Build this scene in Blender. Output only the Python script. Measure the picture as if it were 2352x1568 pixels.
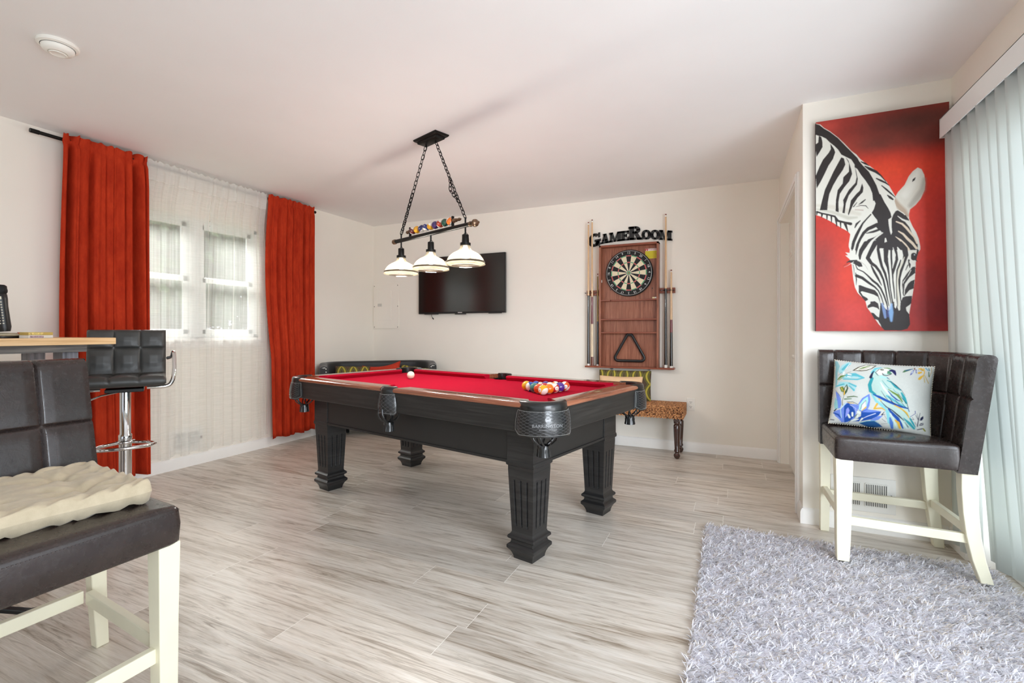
import bpy, math, random
import numpy as np
from mathutils import Matrix, Vector, noise as mnoise
R = math.radians
PI = math.pi
scene = bpy.context.scene
for _o in list(bpy.data.objects):
    bpy.data.objects.remove(_o)
random.seed(7)
RNG = np.random.default_rng(7)

# ------------------------------------------------------------------ camera
YAW = 24.68
cam_data = bpy.data.cameras.new('camera')
cam_data.sensor_width = 36
cam_data.lens = 1095 / 2352 * 36
cam_data.shift_y = -21 / 2352
cam_data.clip_start = 0.05
cam = bpy.data.objects.new('camera', cam_data)
cam.location = (0, 0, 1.109)
cam.rotation_euler = (R(90), 0, R(YAW))
scene.collection.objects.link(cam)
scene.camera = cam

# ------------------------------------------------------------------ world, lights, exposure
world = bpy.data.worlds.new('world')
scene.world = world
world.use_nodes = True
world.node_tree.nodes['Background'].inputs[0].default_value = (0.86, 0.93, 1.0, 1)
world.node_tree.nodes['Background'].inputs[1].default_value = 1.25

def area_light(name, loc, rot, sx, sy, power, color, spread=None):
    l = bpy.data.lights.new(name, 'AREA')
    l.shape = 'RECTANGLE'
    l.size, l.size_y = sx, sy
    l.energy = power
    l.color = color
    if spread:
        l.spread = spread
    o = bpy.data.objects.new(name, l)
    o.location = loc
    o.rotation_euler = rot
    scene.collection.objects.link(o)
    return o

def aim(loc, target):
    return (Vector(target) - Vector(loc)).to_track_quat('-Z', 'Y').to_euler()
def daylight(name, loc, target, sx, sy, power, color):
    return area_light(name, loc, aim(loc, target), sx, sy, power, color)
# daylight entering by the sliding glass door on the right: open sky, and an added low lamp for bounce
daylight('day_across', (1.6, 0.9, 1.15), (-2.0, 0.9, 1.15), 3.6, 1.9, 34, (0.82, 0.91, 1.0))
daylight('day_slant', (2.5, -1.1, 1.4), (-1.4, 4.2, 1.2), 2.4, 2.2, 228, (0.86, 0.93, 1.0))
daylight('day_sky', (2.9, -0.9, 3.1), (0.2, 2.3, 0.0), 3.0, 2.6, 200, (0.74, 0.85, 1.0))
daylight('bounce_fill', (2.1, 0.9, 0.06), (0.6, 1.5, 2.44), 1.4, 3.2, 76, (0.95, 0.97, 1.0))  # added lamp lighting the ceiling from below; no deck is built
# skylight falling on the left window from above the trees
daylight('day_window', (-6.6, 3.0, 3.9), (-3.2, 2.7, 0.9), 4.0, 1.6, 560, (0.97, 1.0, 0.97))
vs = scene.view_settings
vs.view_transform = 'Standard'
vs.look = 'None'
vs.exposure = 0.0
vs.gamma = 1.0
vs.use_curve_mapping = False
scene.cycles.max_bounces = 12
scene.cycles.diffuse_bounces = 10
scene.cycles.transparent_max_bounces = 12
scene.cycles.caustics_reflective = False
scene.cycles.caustics_refractive = False
scene.cycles.sample_clamp_indirect = 6

# ------------------------------------------------------------------ helpers
def lin(c):
    if isinstance(c, str):
        c = c.lstrip('#')
        c = [int(c[i:i + 2], 16) / 255 for i in (0, 2, 4)]
    return tuple((x / 12.92 if x <= 0.04045 else ((x + 0.055) / 1.055) ** 2.4) for x in c[:3])

class NT:
    """small node-tree writer"""
    def __init__(s, name):
        s.m = bpy.data.materials.new(name)
        s.m.use_nodes = True
        s.t = s.m.node_tree
        s.bsdf = s.t.nodes['Principled BSDF']
        s.out = s.t.nodes['Material Output']
    def n(s, typ, **kw):
        nd = s.t.nodes.new(typ)
        for k, v in kw.items():
            if k.startswith('i_'):
                key = k[2:]
                nd.inputs[int(key) if key.isdigit() else key.replace('_', ' ')].default_value = v
            else:
                setattr(nd, k, v)
        return nd
    def l(s, a, b):
        s.t.links.new(a, b)
    def coords(s, kind='Object', scale=(1, 1, 1), rot=(0, 0, 0)):
        tc = s.n('ShaderNodeTexCoord')
        mp = s.n('ShaderNodeMapping')
        mp.inputs['Scale'].default_value = scale
        mp.inputs['Rotation'].default_value = rot
        s.l(tc.outputs[kind], mp.inputs[0])
        return mp.outputs[0]
    def noise(s, vec, scale, detail=4, rough=0.6, dist=0):
        nd = s.n('ShaderNodeTexNoise')
        nd.inputs['Scale'].default_value = scale
        nd.inputs['Detail'].default_value = detail
        nd.inputs['Roughness'].default_value = rough
        nd.inputs['Distortion'].default_value = dist
        s.l(vec, nd.inputs['Vector'])
        return nd.outputs['Fac']
    def ramp(s, fac, stops):
        nd = s.n('ShaderNodeValToRGB')
        e = nd.color_ramp.elements
        while len(e) < len(stops):
            e.new(0.5)
        for i, (p, c) in enumerate(stops):
            e[i].position = p
            e[i].color = (*lin(c), 1) if not isinstance(c, (int, float)) else (c, c, c, 1)
        s.l(fac, nd.inputs[0])
        return nd.outputs[0]
    def math(s, op, a, b=None, c=None):
        nd = s.n('ShaderNodeMath', operation=op)
        for i, v in enumerate((a, b, c)):
            if v is None: continue
            if isinstance(v, (int, float)): nd.inputs[i].default_value = v
            else: s.l(v, nd.inputs[i])
        return nd.outputs[0]
    def mix(s, fac, a, b, blend='MIX'):
        nd = s.n('ShaderNodeMix', data_type='RGBA', blend_type=blend)
        for sock, v in ((nd.inputs[0], fac), (nd.inputs[6], a), (nd.inputs[7], b)):
            if isinstance(v, (int, float)): sock.default_value = v
            elif isinstance(v, (tuple, str)): sock.default_value = (*lin(v), 1)
            else: s.l(v, sock)
        return nd.outputs[2]
    def bump(s, height, strength=0.3, dist=0.002, normal=None):
        nd = s.n('ShaderNodeBump')
        nd.inputs['Strength'].default_value = strength
        nd.inputs['Distance'].default_value = dist
        s.l(height, nd.inputs['Height'])
        if normal: s.l(normal, nd.inputs['Normal'])
        return nd.outputs[0]
    def set(s, **kw):
        for k, v in kw.items():
            sock = s.bsdf.inputs[k.replace('_', ' ')]
            if isinstance(v, (int, float)): sock.default_value = v
            elif isinstance(v, (tuple, str)): sock.default_value = (*lin(v), 1)
            else: s.l(v, sock)
        return s

def mat(name, col, rough=0.5, metal=0.0, var=0.06, vscale=12, bump=0.0, bscale=200, spec=0.5, coat=0, sheen=0):
    t = NT(name)
    v = t.coords()
    nz = t.noise(v, vscale, 3)
    c = lin(col)
    lo = tuple(x * (1 - var) for x in c)
    hi = tuple(min(1, x * (1 + var)) for x in c)
    rp = t.n('ShaderNodeValToRGB')
    rp.color_ramp.elements[0].color = (*lo, 1); rp.color_ramp.elements[1].color = (*hi, 1)
    rp.color_ramp.elements[0].position = 0.3; rp.color_ramp.elements[1].position = 0.7
    t.l(nz, rp.inputs[0])
    t.l(rp.outputs[0], t.bsdf.inputs['Base Color'])
    t.set(Roughness=rough, Metallic=metal, Specular_IOR_Level=spec)
    if coat: t.set(Coat_Weight=coat, Coat_Roughness=0.08)
    if sheen: t.set(Sheen_Weight=sheen)
    if bump:
        b = t.noise(v, bscale, 3)
        t.l(t.bump(b, bump, 0.001), t.bsdf.inputs['Normal'])
    return t.m

# ---- mesh builder
class MB:
    def __init__(s):
        s.v = []; s.f = []; s.mi = []; s.M = Matrix(); s.cur = 0
    def add(s, vs, fs, mi=None):
        o = len(s.v)
        s.v.extend([tuple(s.M @ Vector(p)) for p in vs])
        s.f.extend([tuple(o + i for i in f) for f in fs])
        s.mi.extend([s.cur if mi is None else mi] * len(fs))
        return s
    def box(s, x0, x1, y0, y1, z0, z1, mi=None):
        vs = [(x, y, z) for x in (x0, x1) for y in (y0, y1) for z in (z0, z1)]
        fs = [(0, 1, 3, 2), (4, 6, 7, 5), (0, 4, 5, 1), (2, 3, 7, 6), (0, 2, 6, 4), (1, 5, 7, 3)]
        return s.add(vs, fs, mi)
    def cbox(s, c, sx, sy, sz, mi=None):
        return s.box(c[0] - sx / 2, c[0] + sx / 2, c[1] - sy / 2, c[1] + sy / 2, c[2] - sz / 2, c[2] + sz / 2, mi)
    def bar(s, a, b, w, h, mi=None, w2=None, h2=None, up=(0, 0, 1)):
        a, b = Vector(a), Vector(b)
        d = (b - a).normalized()
        up = Vector(up)
        if abs(d.dot(up)) > 0.99: up = Vector((0, 1, 0))
        x = d.cross(up).normalized(); y = x.cross(d)
        w2 = w if w2 is None else w2; h2 = h if h2 is None else h2
        vs = [p + x * sx * ww / 2 + y * sy * hh / 2 for p, ww, hh in ((a, w, h), (b, w2, h2)) for sx, sy in ((-1, -1), (1, -1), (1, 1), (-1, 1))]
        return s.add(vs, [(3, 2, 1, 0), (4, 5, 6, 7), (0, 1, 5, 4), (1, 2, 6, 5), (2, 3, 7, 6), (3, 0, 4, 7)], mi)
    def tube(s, pts, r, seg=10, mi=None, closed=False, caps=True, flat=None):
        pts = [Vector(p) for p in pts]
        n = len(pts)
        rs = r if isinstance(r, (list, tuple)) else [r] * n
        vs = []; fs = []
        prev = None
        for i, p in enumerate(pts):
            if closed:
                d = pts[(i + 1) % n] - pts[(i - 1) % n]
            else:
                d = pts[min(i + 1, n - 1)] - pts[max(i - 1, 0)]
            d.normalize()
            if prev is None:
                u = d.cross(Vector((0, 0, 1)))
                if u.length < 0.05: u = d.cross(Vector((0, 1, 0)))
            else:
                u = prev - d * prev.dot(d)
            u.normalize(); prev = u.copy(); w = d.cross(u)
            fl = flat or 1
            for k in range(seg):
                a = 2 * PI * k / seg
                vs.append(p + (u * math.cos(a) + w * math.sin(a) * fl) * rs[i])
        m = n if closed else n - 1
        for i in range(m):
            for k in range(seg):
                a, b = i * seg + k, i * seg + (k + 1) % seg
                c, d2 = ((i + 1) % n) * seg + (k + 1) % seg, ((i + 1) % n) * seg + k
                fs.append((a, b, c, d2))
        if caps and not closed:
            fs.append(tuple(range(seg - 1, -1, -1)))
            fs.append(tuple((n - 1) * seg + k for k in range(seg)))
        return s.add(vs, fs, mi)
    def lathe(s, prof, seg=24, mi=None, axis='z', caps=True, c=(0, 0, 0)):
        vs = []; fs = []; n = len(prof)
        for r, z in prof:
            for k in range(seg):
                a = 2 * PI * k / seg
                x, y = r * math.cos(a), r * math.sin(a)
                p = {'z': (x, y, z), 'x': (z, x, y), 'y': (y, z, x)}[axis]
                vs.append((p[0] + c[0], p[1] + c[1], p[2] + c[2]))
        for i in range(n - 1):
            for k in range(seg):
                fs.append((i * seg + k, i * seg + (k + 1) % seg, (i + 1) * seg + (k + 1) % seg, (i + 1) * seg + k))
        if caps:
            fs.append(tuple(range(seg - 1, -1, -1)))
            fs.append(tuple((n - 1) * seg + k for k in range(seg)))
        return s.add(vs, fs, mi)
    def square_lathe(s, prof, mi=None, c=(0, 0, 0)):
        vs = []; fs = []
        for h, z in prof:
            for sx, sy in ((-1, -1), (1, -1), (1, 1), (-1, 1)):
                vs.append((c[0] + sx * h, c[1] + sy * h, c[2] + z))
        n = len(prof)
        for i in range(n - 1):
            for k in range(4):
                fs.append((i * 4 + k, i * 4 + (k + 1) % 4, (i + 1) * 4 + (k + 1) % 4, (i + 1) * 4 + k))
        fs.append((3, 2, 1, 0)); fs.append(tuple((n - 1) * 4 + k for k in range(4)))
        return s.add(vs, fs, mi)
    def sphere(s, c, r, seg=12, rings=8, mi=None, sc=(1, 1, 1)):
        vs = [(c[0], c[1], c[2] - r * sc[2])]
        for i in range(1, rings):
            ph = -PI / 2 + PI * i / rings
            for k in range(seg):
                a = 2 * PI * k / seg
                vs.append((c[0] + r * sc[0] * math.cos(ph) * math.cos(a), c[1] + r * sc[1] * math.cos(ph) * math.sin(a), c[2] + r * sc[2] * math.sin(ph)))
        vs.append((c[0], c[1], c[2] + r * sc[2]))
        fs = [(0, 1 + (k + 1) % seg, 1 + k) for k in range(seg)]
        for i in range(rings - 2):
            for k in range(seg):
                a = 1 + i * seg
                fs.append((a + k, a + (k + 1) % seg, a + seg + (k + 1) % seg, a + seg + k))
        a = 1 + (rings - 2) * seg
        fs += [(a + k, a + (k + 1) % seg, len(vs) - 1) for k in range(seg)]
        return s.add(vs, fs, mi)
    def prism(s, poly, z0, z1, mi=None, plane='xy'):
        """poly of 2D points extruded between z0 and z1 (third axis)"""
        def P(a, b, c):
            return {'xy': (a, b, c), 'xz': (a, c, b), 'yz': (c, a, b)}[plane]
        n = len(poly)
        vs = [P(a, b, z0) for a, b in poly] + [P(a, b, z1) for a, b in poly]
        fs = [tuple(range(n - 1, -1, -1)), tuple(range(n, 2 * n))] + [(i, (i + 1) % n, n + (i + 1) % n, n + i) for i in range(n)]
        if plane == 'xz': fs = [tuple(reversed(f)) for f in fs]
        return s.add(vs, fs, mi)
    def grid(s, fn, nu, nv, mi=None, flip=False):
        vs = [fn(i / nu, j / nv) for i in range(nu + 1) for j in range(nv + 1)]
        fs = []
        for i in range(nu):
            for j in range(nv):
                a = i * (nv + 1) + j
                q = (a, a + nv + 1, a + nv + 2, a + 1)
                fs.append(tuple(reversed(q)) if flip else q)
        return s.add(vs, fs, mi)
    def build(s, name, mats, parent=None, smooth=35, bevel=0, bseg=2, loc=None, subsurf=0):
        me = bpy.data.meshes.new(name)
        me.from_pydata(s.v, [], s.f)
        if not isinstance(mats, (list, tuple)): mats = [mats]
        for m in mats: me.materials.append(m)
        if len(mats) > 1:
            me.polygons.foreach_set('material_index', s.mi)
        if smooth:
            me.polygons.foreach_set('use_smooth', [True] * len(me.polygons))
            if smooth < 180: me.set_sharp_from_angle(angle=R(smooth))
        me.update()
        o = bpy.data.objects.new(name, me)
        scene.collection.objects.link(o)
        if parent: o.parent = parent
        if loc is not None: o.location = loc
        if bevel:
            b = o.modifiers.new('bevel', 'BEVEL')
            b.width = bevel; b.segments = bseg; b.limit_method = 'ANGLE'; b.angle_limit = R(40)
            b.harden_normals = False
        if subsurf:
            m = o.modifiers.new('sub', 'SUBSURF'); m.levels = subsurf; m.render_levels = subsurf
        return o

def tag(o, label, cat, group=None, kind=None):
    o['label'] = label; o['category'] = cat
    if group: o['group'] = group
    if kind: o['kind'] = kind
    return o

def thing(name, label, cat, loc=(0, 0, 0), rotz=0, group=None, rot=None):
    o = bpy.data.objects.new(name, None)
    scene.collection.objects.link(o)
    o.empty_display_size = 0.05
    o.location = loc
    o.rotation_euler = rot if rot else (0, 0, rotz)
    return tag(o, label, cat, group)

def struct(o):
    o['kind'] = 'structure'
    return o

def text_mesh(body, size, extrude=0.0, align='CENTER', bold=0.0, res=3):
    cu = bpy.data.curves.new('txt', 'FONT')
    cu.body = body; cu.size = size; cu.extrude = extrude; cu.offset = bold
    cu.align_x = align; cu.align_y = 'CENTER'; cu.resolution_u = res
    o = bpy.data.objects.new('txt', cu)
    scene.collection.objects.link(o)
    dg = bpy.context.evaluated_depsgraph_get()
    me = bpy.data.meshes.new_from_object(o.evaluated_get(dg))
    vs = [tuple(v.co) for v in me.vertices]
    fs = [tuple(p.vertices) for p in me.polygons]
    bpy.data.objects.remove(o); bpy.data.curves.remove(cu); bpy.data.meshes.remove(me)
    return vs, fs

def add_text(mb, body, size, fn, mi, bold=0.0):
    vs, fs = text_mesh(body, size, bold=bold)
    mb.add([fn(*v) for v in vs], fs, mi)

def smooth01(x, a, b):
    t = max(0, min(1, (x - a) / (b - a))); return t * t * (3 - 2 * t)

# ------------------------------------------------------------------ materials
def m_wall(name, col, bs=0.12):
    t = NT(name); v = t.coords()
    c = t.ramp(t.noise(v, 1.3, 3), [(0.3, col), (0.75, tuple(min(1, x * 1.02) for x in [int(col[i:i + 2], 16) / 255 for i in (1, 3, 5)]))])
    t.set(Base_Color=c, Roughness=0.75, Specular_IOR_Level=0.25)
    t.l(t.bump(t.noise(v, 160, 4), bs, 0.001), t.bsdf.inputs['Normal'])
    return t.m
WALL = m_wall('wall_paint_cream', '#efeae0')
CEIL = m_wall('ceiling_paint', '#efeeed', 0.2)
TRIM = mat('trim_white_paint', '#f0eeea', 0.4, var=0.01)
DOORW = mat('door_white_paint', '#ece8df', 0.45, var=0.02)
VINYL = mat('window_white_vinyl', '#eef0ee', 0.35, var=0.01)

def m_floor():
    t = NT('floor_oak_planks')
    tc = t.n('ShaderNodeTexCoord')
    sp = t.n('ShaderNodeSeparateXYZ'); t.l(tc.outputs['Object'], sp.inputs[0])
    PW, PL = 0.178, 1.22
    yr = t.math('DIVIDE', t.math('ADD', sp.outputs[1], 0.05), PW)
    row = t.math('FLOOR', yr)
    wn = t.n('ShaderNodeTexWhiteNoise', noise_dimensions='1D'); t.l(row, wn.inputs['W'])
    xr = t.math('ADD', t.math('DIVIDE', sp.outputs[0], PL), t.math('MULTIPLY', wn.outputs[0], 7.31))
    col = t.math('FLOOR', xr)
    cb = t.n('ShaderNodeCombineXYZ'); t.l(row, cb.inputs[0]); t.l(col, cb.inputs[1])
    w2 = t.n('ShaderNodeTexWhiteNoise', noise_dimensions='3D'); t.l(cb.outputs[0], w2.inputs[0])
    fy = t.math('FRACT', yr); fx = t.math('FRACT', xr)
    ey = t.math('MINIMUM', fy, t.math('SUBTRACT', 1.0, fy))
    ex = t.math('MINIMUM', fx, t.math('SUBTRACT', 1.0, fx))
    gy = t.math('LESS_THAN', t.math('MULTIPLY', ey, PW), 0.0010)
    gx = t.math('LESS_THAN', t.math('MULTIPLY', ex, PL), 0.0012)
    # grain coordinates: stretched along x, shifted for every plank
    sh = t.n('ShaderNodeCombineXYZ')
    t.l(t.math('MULTIPLY', w2.outputs[0], 37.0), sh.inputs[0])
    t.l(t.math('MULTIPLY', w2.outputs[0], 11.0), sh.inputs[1])
    t.l(t.math('MULTIPLY', w2.outputs[0], 5.0), sh.inputs[2])
    va = t.n('ShaderNodeVectorMath', operation='ADD'); t.l(tc.outputs['Object'], va.inputs[0]); t.l(sh.outputs[0], va.inputs[1])
    def stretch(x, y):
        mp = t.n('ShaderNodeMapping'); mp.inputs['Scale'].default_value = (x, y, 1); t.l(va.outputs[0], mp.inputs[0]); return mp.outputs[0]
    n1 = t.noise(stretch(0.8, 7), 1.5, 4, 0.6, 1.0)
    n2 = t.noise(stretch(1.6, 26), 2.0, 6, 0.68, 0.9)
    n3 = t.noise(stretch(6, 160), 2.5, 3, 0.6, 0.3)
    base = t.ramp(n1, [(0.36, '#a59481'), (0.47, '#ddd2c5'), (0.62, '#ece4d9')])
    streak = t.ramp(n2, [(0.36, '#857460'), (0.47, '#d9cebf'), (0.60, '#efe8de')])
    c = t.mix(0.55, base, streak)
    fine = t.ramp(n3, [(0.35, 0.80), (0.65, 1.0)])
    c = t.mix(0.65, c, fine, 'MULTIPLY')
    tone = t.ramp(w2.outputs[0], [(0.0, 0.78), (1.0, 1.0)])
    c = t.mix(1.0, c, tone, 'MULTIPLY')
    seam = t.math('MAXIMUM', t.math('MULTIPLY', gy, 0.45), t.math('MULTIPLY', gx, 0.9))
    c = t.mix(seam, c, '#f6f2ea')
    t.set(Base_Color=c, Roughness=t.ramp(n2, [(0.2, 0.40), (0.8, 0.26)]), Specular_IOR_Level=0.6)
    h = t.math('SUBTRACT', t.math('MULTIPLY', n2, 0.4), t.math('MAXIMUM', gx, gy))
    t.l(t.bump(h, 0.25, 0.0012), t.bsdf.inputs['Normal'])
    return t.m
FLOOR = m_floor()

def m_wood(name, lo, mid, hi, rough=0.35, sc=(60, 60, 2.5), coat=0.0, bump=0.1, kind='Object'):
    t = NT(name); v = t.coords(kind, sc)
    n1 = t.noise(v, 1.0, 4, 0.6, 0.8)
    c = t.ramp(n1, [(0.30, lo), (0.5, mid), (0.70, hi)])
    t.set(Base_Color=c, Roughness=rough)
    if coat: t.set(Coat_Weight=coat, Coat_Roughness=0.1)
    t.l(t.bump(n1, bump, 0.001), t.bsdf.inputs['Normal'])
    return t.m
BLACKWOOD = m_wood('black_stained_oak', '#191818', '#232222', '#2e2d2c', 0.42, (3, 3, 60), bump=0.35)
BLACKWOOD_X = m_wood('black_stained_oak_lengthwise', '#191818', '#242322', '#302f2d', 0.42, (3, 70, 70), bump=0.35)
BLACKWOOD_Y = m_wood('black_stained_oak_crosswise', '#191818', '#242322', '#302f2d', 0.42, (70, 3, 70), bump=0.35)
BLACKPAINT = mat('black_table_paint', '#222120', 0.5, var=0.08, bump=0.05)
RAILWOOD = m_wood('mahogany_rail', '#6e3b26', '#8d5038', '#a4684a', 0.2, (3, 60, 60), coat=0.8, bump=0.02)
RAILWOOD_Y = m_wood('mahogany_rail_crosswise', '#6e3b26', '#8d5038', '#a4684a', 0.2, (60, 3, 60), coat=0.8, bump=0.02)
CHERRY = m_wood('cherry_cabinet_wood', '#764028', '#92573e', '#a86c50', 0.4, (70, 70, 4))
CHERRY_DARK = m_wood('cherry_edge_wood', '#72341f', '#84432b', '#95543a', 0.35, (4, 60, 60))
FELT = mat('red_billiard_cloth', '#b40f2e', 0.95, var=0.06, vscale=60, bump=0.3, bscale=900, spec=0.08)
FELT2 = mat('red_cushion_cloth', '#a80f2b', 0.92, var=0.05, vscale=60, bump=0.3, bscale=900, spec=0.08)
BLEATHER = mat('black_pocket_leather', '#161616', 0.28, var=0.1, bump=0.15, bscale=260, coat=0.3)
BLACKMETAL = mat('black_iron', '#191817', 0.4, metal=0.6, var=0.05)
BRONZE = mat('antique_bronze', '#7a6350', 0.32, metal=0.9, var=0.2, vscale=60)
CHROME = mat('polished_chrome', '#dcdcdc', 0.06, metal=1.0, var=0.01)
BLACKPLASTIC = mat('black_plastic', '#121213', 0.35, var=0.05)
WHITEPLASTIC = mat('white_plastic', '#efece4', 0.4, var=0.01)
CREAMPAINT = mat('cream_painted_wood', '#e6e1c9', 0.42, var=0.03, vscale=8, bump=0.04, bscale=60)

def m_leather(name, lo, hi, rough=(0.24, 0.42), vs=9, bs=0.25):
    t = NT(name); v = t.coords()
    n1 = t.noise(v, vs, 6, 0.7, 0.4)
    n2 = t.noise(v, 70, 4, 0.6, 0.5)
    c = t.ramp(n1, [(0.3, lo), (0.72, hi)])
    t.set(Base_Color=c, Roughness=t.ramp(n2, [(0.3, rough[0]), (0.7, rough[1])]), Specular_IOR_Level=0.55)
    n3 = t.noise(v, 26, 5, 0.62, 1.6)
    cr = t.ramp(n3, [(0.44, 1.0), (0.50, 0.0), (0.56, 1.0)])
    n4 = t.noise(v, 420, 2)
    h = t.math('ADD', t.math('MULTIPLY', cr, 0.22), t.math('ADD', t.math('MULTIPLY', n2, 0.5), t.math('MULTIPLY', n4, 0.25)))
    t.l(t.bump(h, bs, 0.0012), t.bsdf.inputs['Normal'])
    return t.m
BROWNLEATHER = m_leather('dark_brown_leather', '#251d1b', '#362c29', (0.16, 0.32))
BLACKVINYL = m_leather('black_faux_leather', '#2b2b2a', '#3a3a38', (0.38, 0.5), 5, 0.08)

def m_velvet(name, c0, c1):
    t = NT(name); v = t.coords('Object', (1, 1, 0.35))
    n1 = t.noise(v, 18, 5, 0.7)
    lw = t.n('ShaderNodeLayerWeight'); lw.inputs['Blend'].default_value = 0.35
    c = t.ramp(n1, [(0.3, c0), (0.7, c1)])
    t.set(Base_Color=c, Roughness=0.85, Specular_IOR_Level=0.1, Sheen_Weight=0.12, Sheen_Roughness=0.35)
    t.bsdf.inputs['Sheen Tint'].default_value = (*lin('#e8553a'), 1)
    t.l(t.bump(t.noise(v, 120, 3), 0.2, 0.001), t.bsdf.inputs['Normal'])
    return t.m
VELVET = m_velvet('rust_red_velvet', '#a02b16', '#bf3d20')

def m_sheer(name, dens=0.62, col='#f4f3ee'):
    t = NT(name); v = t.coords('Object', (1, 1, 1))
    wv = t.noise(t.coords('Object', (8, 8, 400)), 1.0, 2)
    tr = t.n('ShaderNodeBsdfTransparent')
    df = t.n('ShaderNodeBsdfDiffuse'); df.inputs[0].default_value = (*lin(col), 1)
    tl = t.n('ShaderNodeBsdfTranslucent'); tl.inputs[0].default_value = (*lin(col), 1)
    m1 = t.n('ShaderNodeMixShader'); m1.inputs[0].default_value = 0.45
    t.l(df.outputs[0], m1.inputs[1]); t.l(tl.outputs[0], m1.inputs[2])
    m2 = t.n('ShaderNodeMixShader')
    t.l(t.ramp(wv, [(0.3, dens - 0.04), (0.7, dens + 0.04)]), m2.inputs[0])
    t.l(tr.outputs[0], m2.inputs[1]); t.l(m1.outputs[0], m2.inputs[2])
    t.l(m2.outputs[0], t.out.inputs[0])
    return t.m
SHEER = m_sheer('white_sheer_voile', 0.50)
SHEERHEAD = m_sheer('white_sheer_doubled', 0.85)

def m_glass(name, tint='#ffffff', gl=0.10):
    t = NT(name)
    tr = t.n('ShaderNodeBsdfTransparent'); tr.inputs[0].default_value = (*lin(tint), 1)
    g = t.n('ShaderNodeBsdfGlossy'); g.inputs['Roughness'].default_value = 0.02
    fr = t.n('ShaderNodeLayerWeight'); fr.inputs[0].default_value = 0.5
    m = t.n('ShaderNodeMixShader')
    t.l(t.math('ADD', t.math('MULTIPLY', t.math('POWER', fr.outputs['Facing'], 5.0), 0.8), gl * 0.4), m.inputs[0])
    t.l(tr.outputs[0], m.inputs[1]); t.l(g.outputs[0], m.inputs[2]); t.l(m.outputs[0], t.out.inputs[0])
    return t.m
GLASS = m_glass('window_glass')

def m_emit(name, col, s):
    t = NT(name)
    t.set(Base_Color=col, Roughness=0.3)
    t.bsdf.inputs['Emission Color'].default_value = (*lin(col), 1)
    t.bsdf.inputs['Emission Strength'].default_value = s
    return t.m
# ------------------------------------------------------------------ painted pictures as colour attributes on dense grids
def homography(src, dst):
    A = []
    for (x, y), (u, v) in zip(src, dst):
        A.append([x, y, 1, 0, 0, 0, -u * x, -u * y]); A.append([0, 0, 0, x, y, 1, -v * x, -v * y])
    h = np.linalg.solve(np.array(A, float), np.array([c for p in dst for c in p], float))
    return np.append(h, 1).reshape(3, 3)

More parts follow.
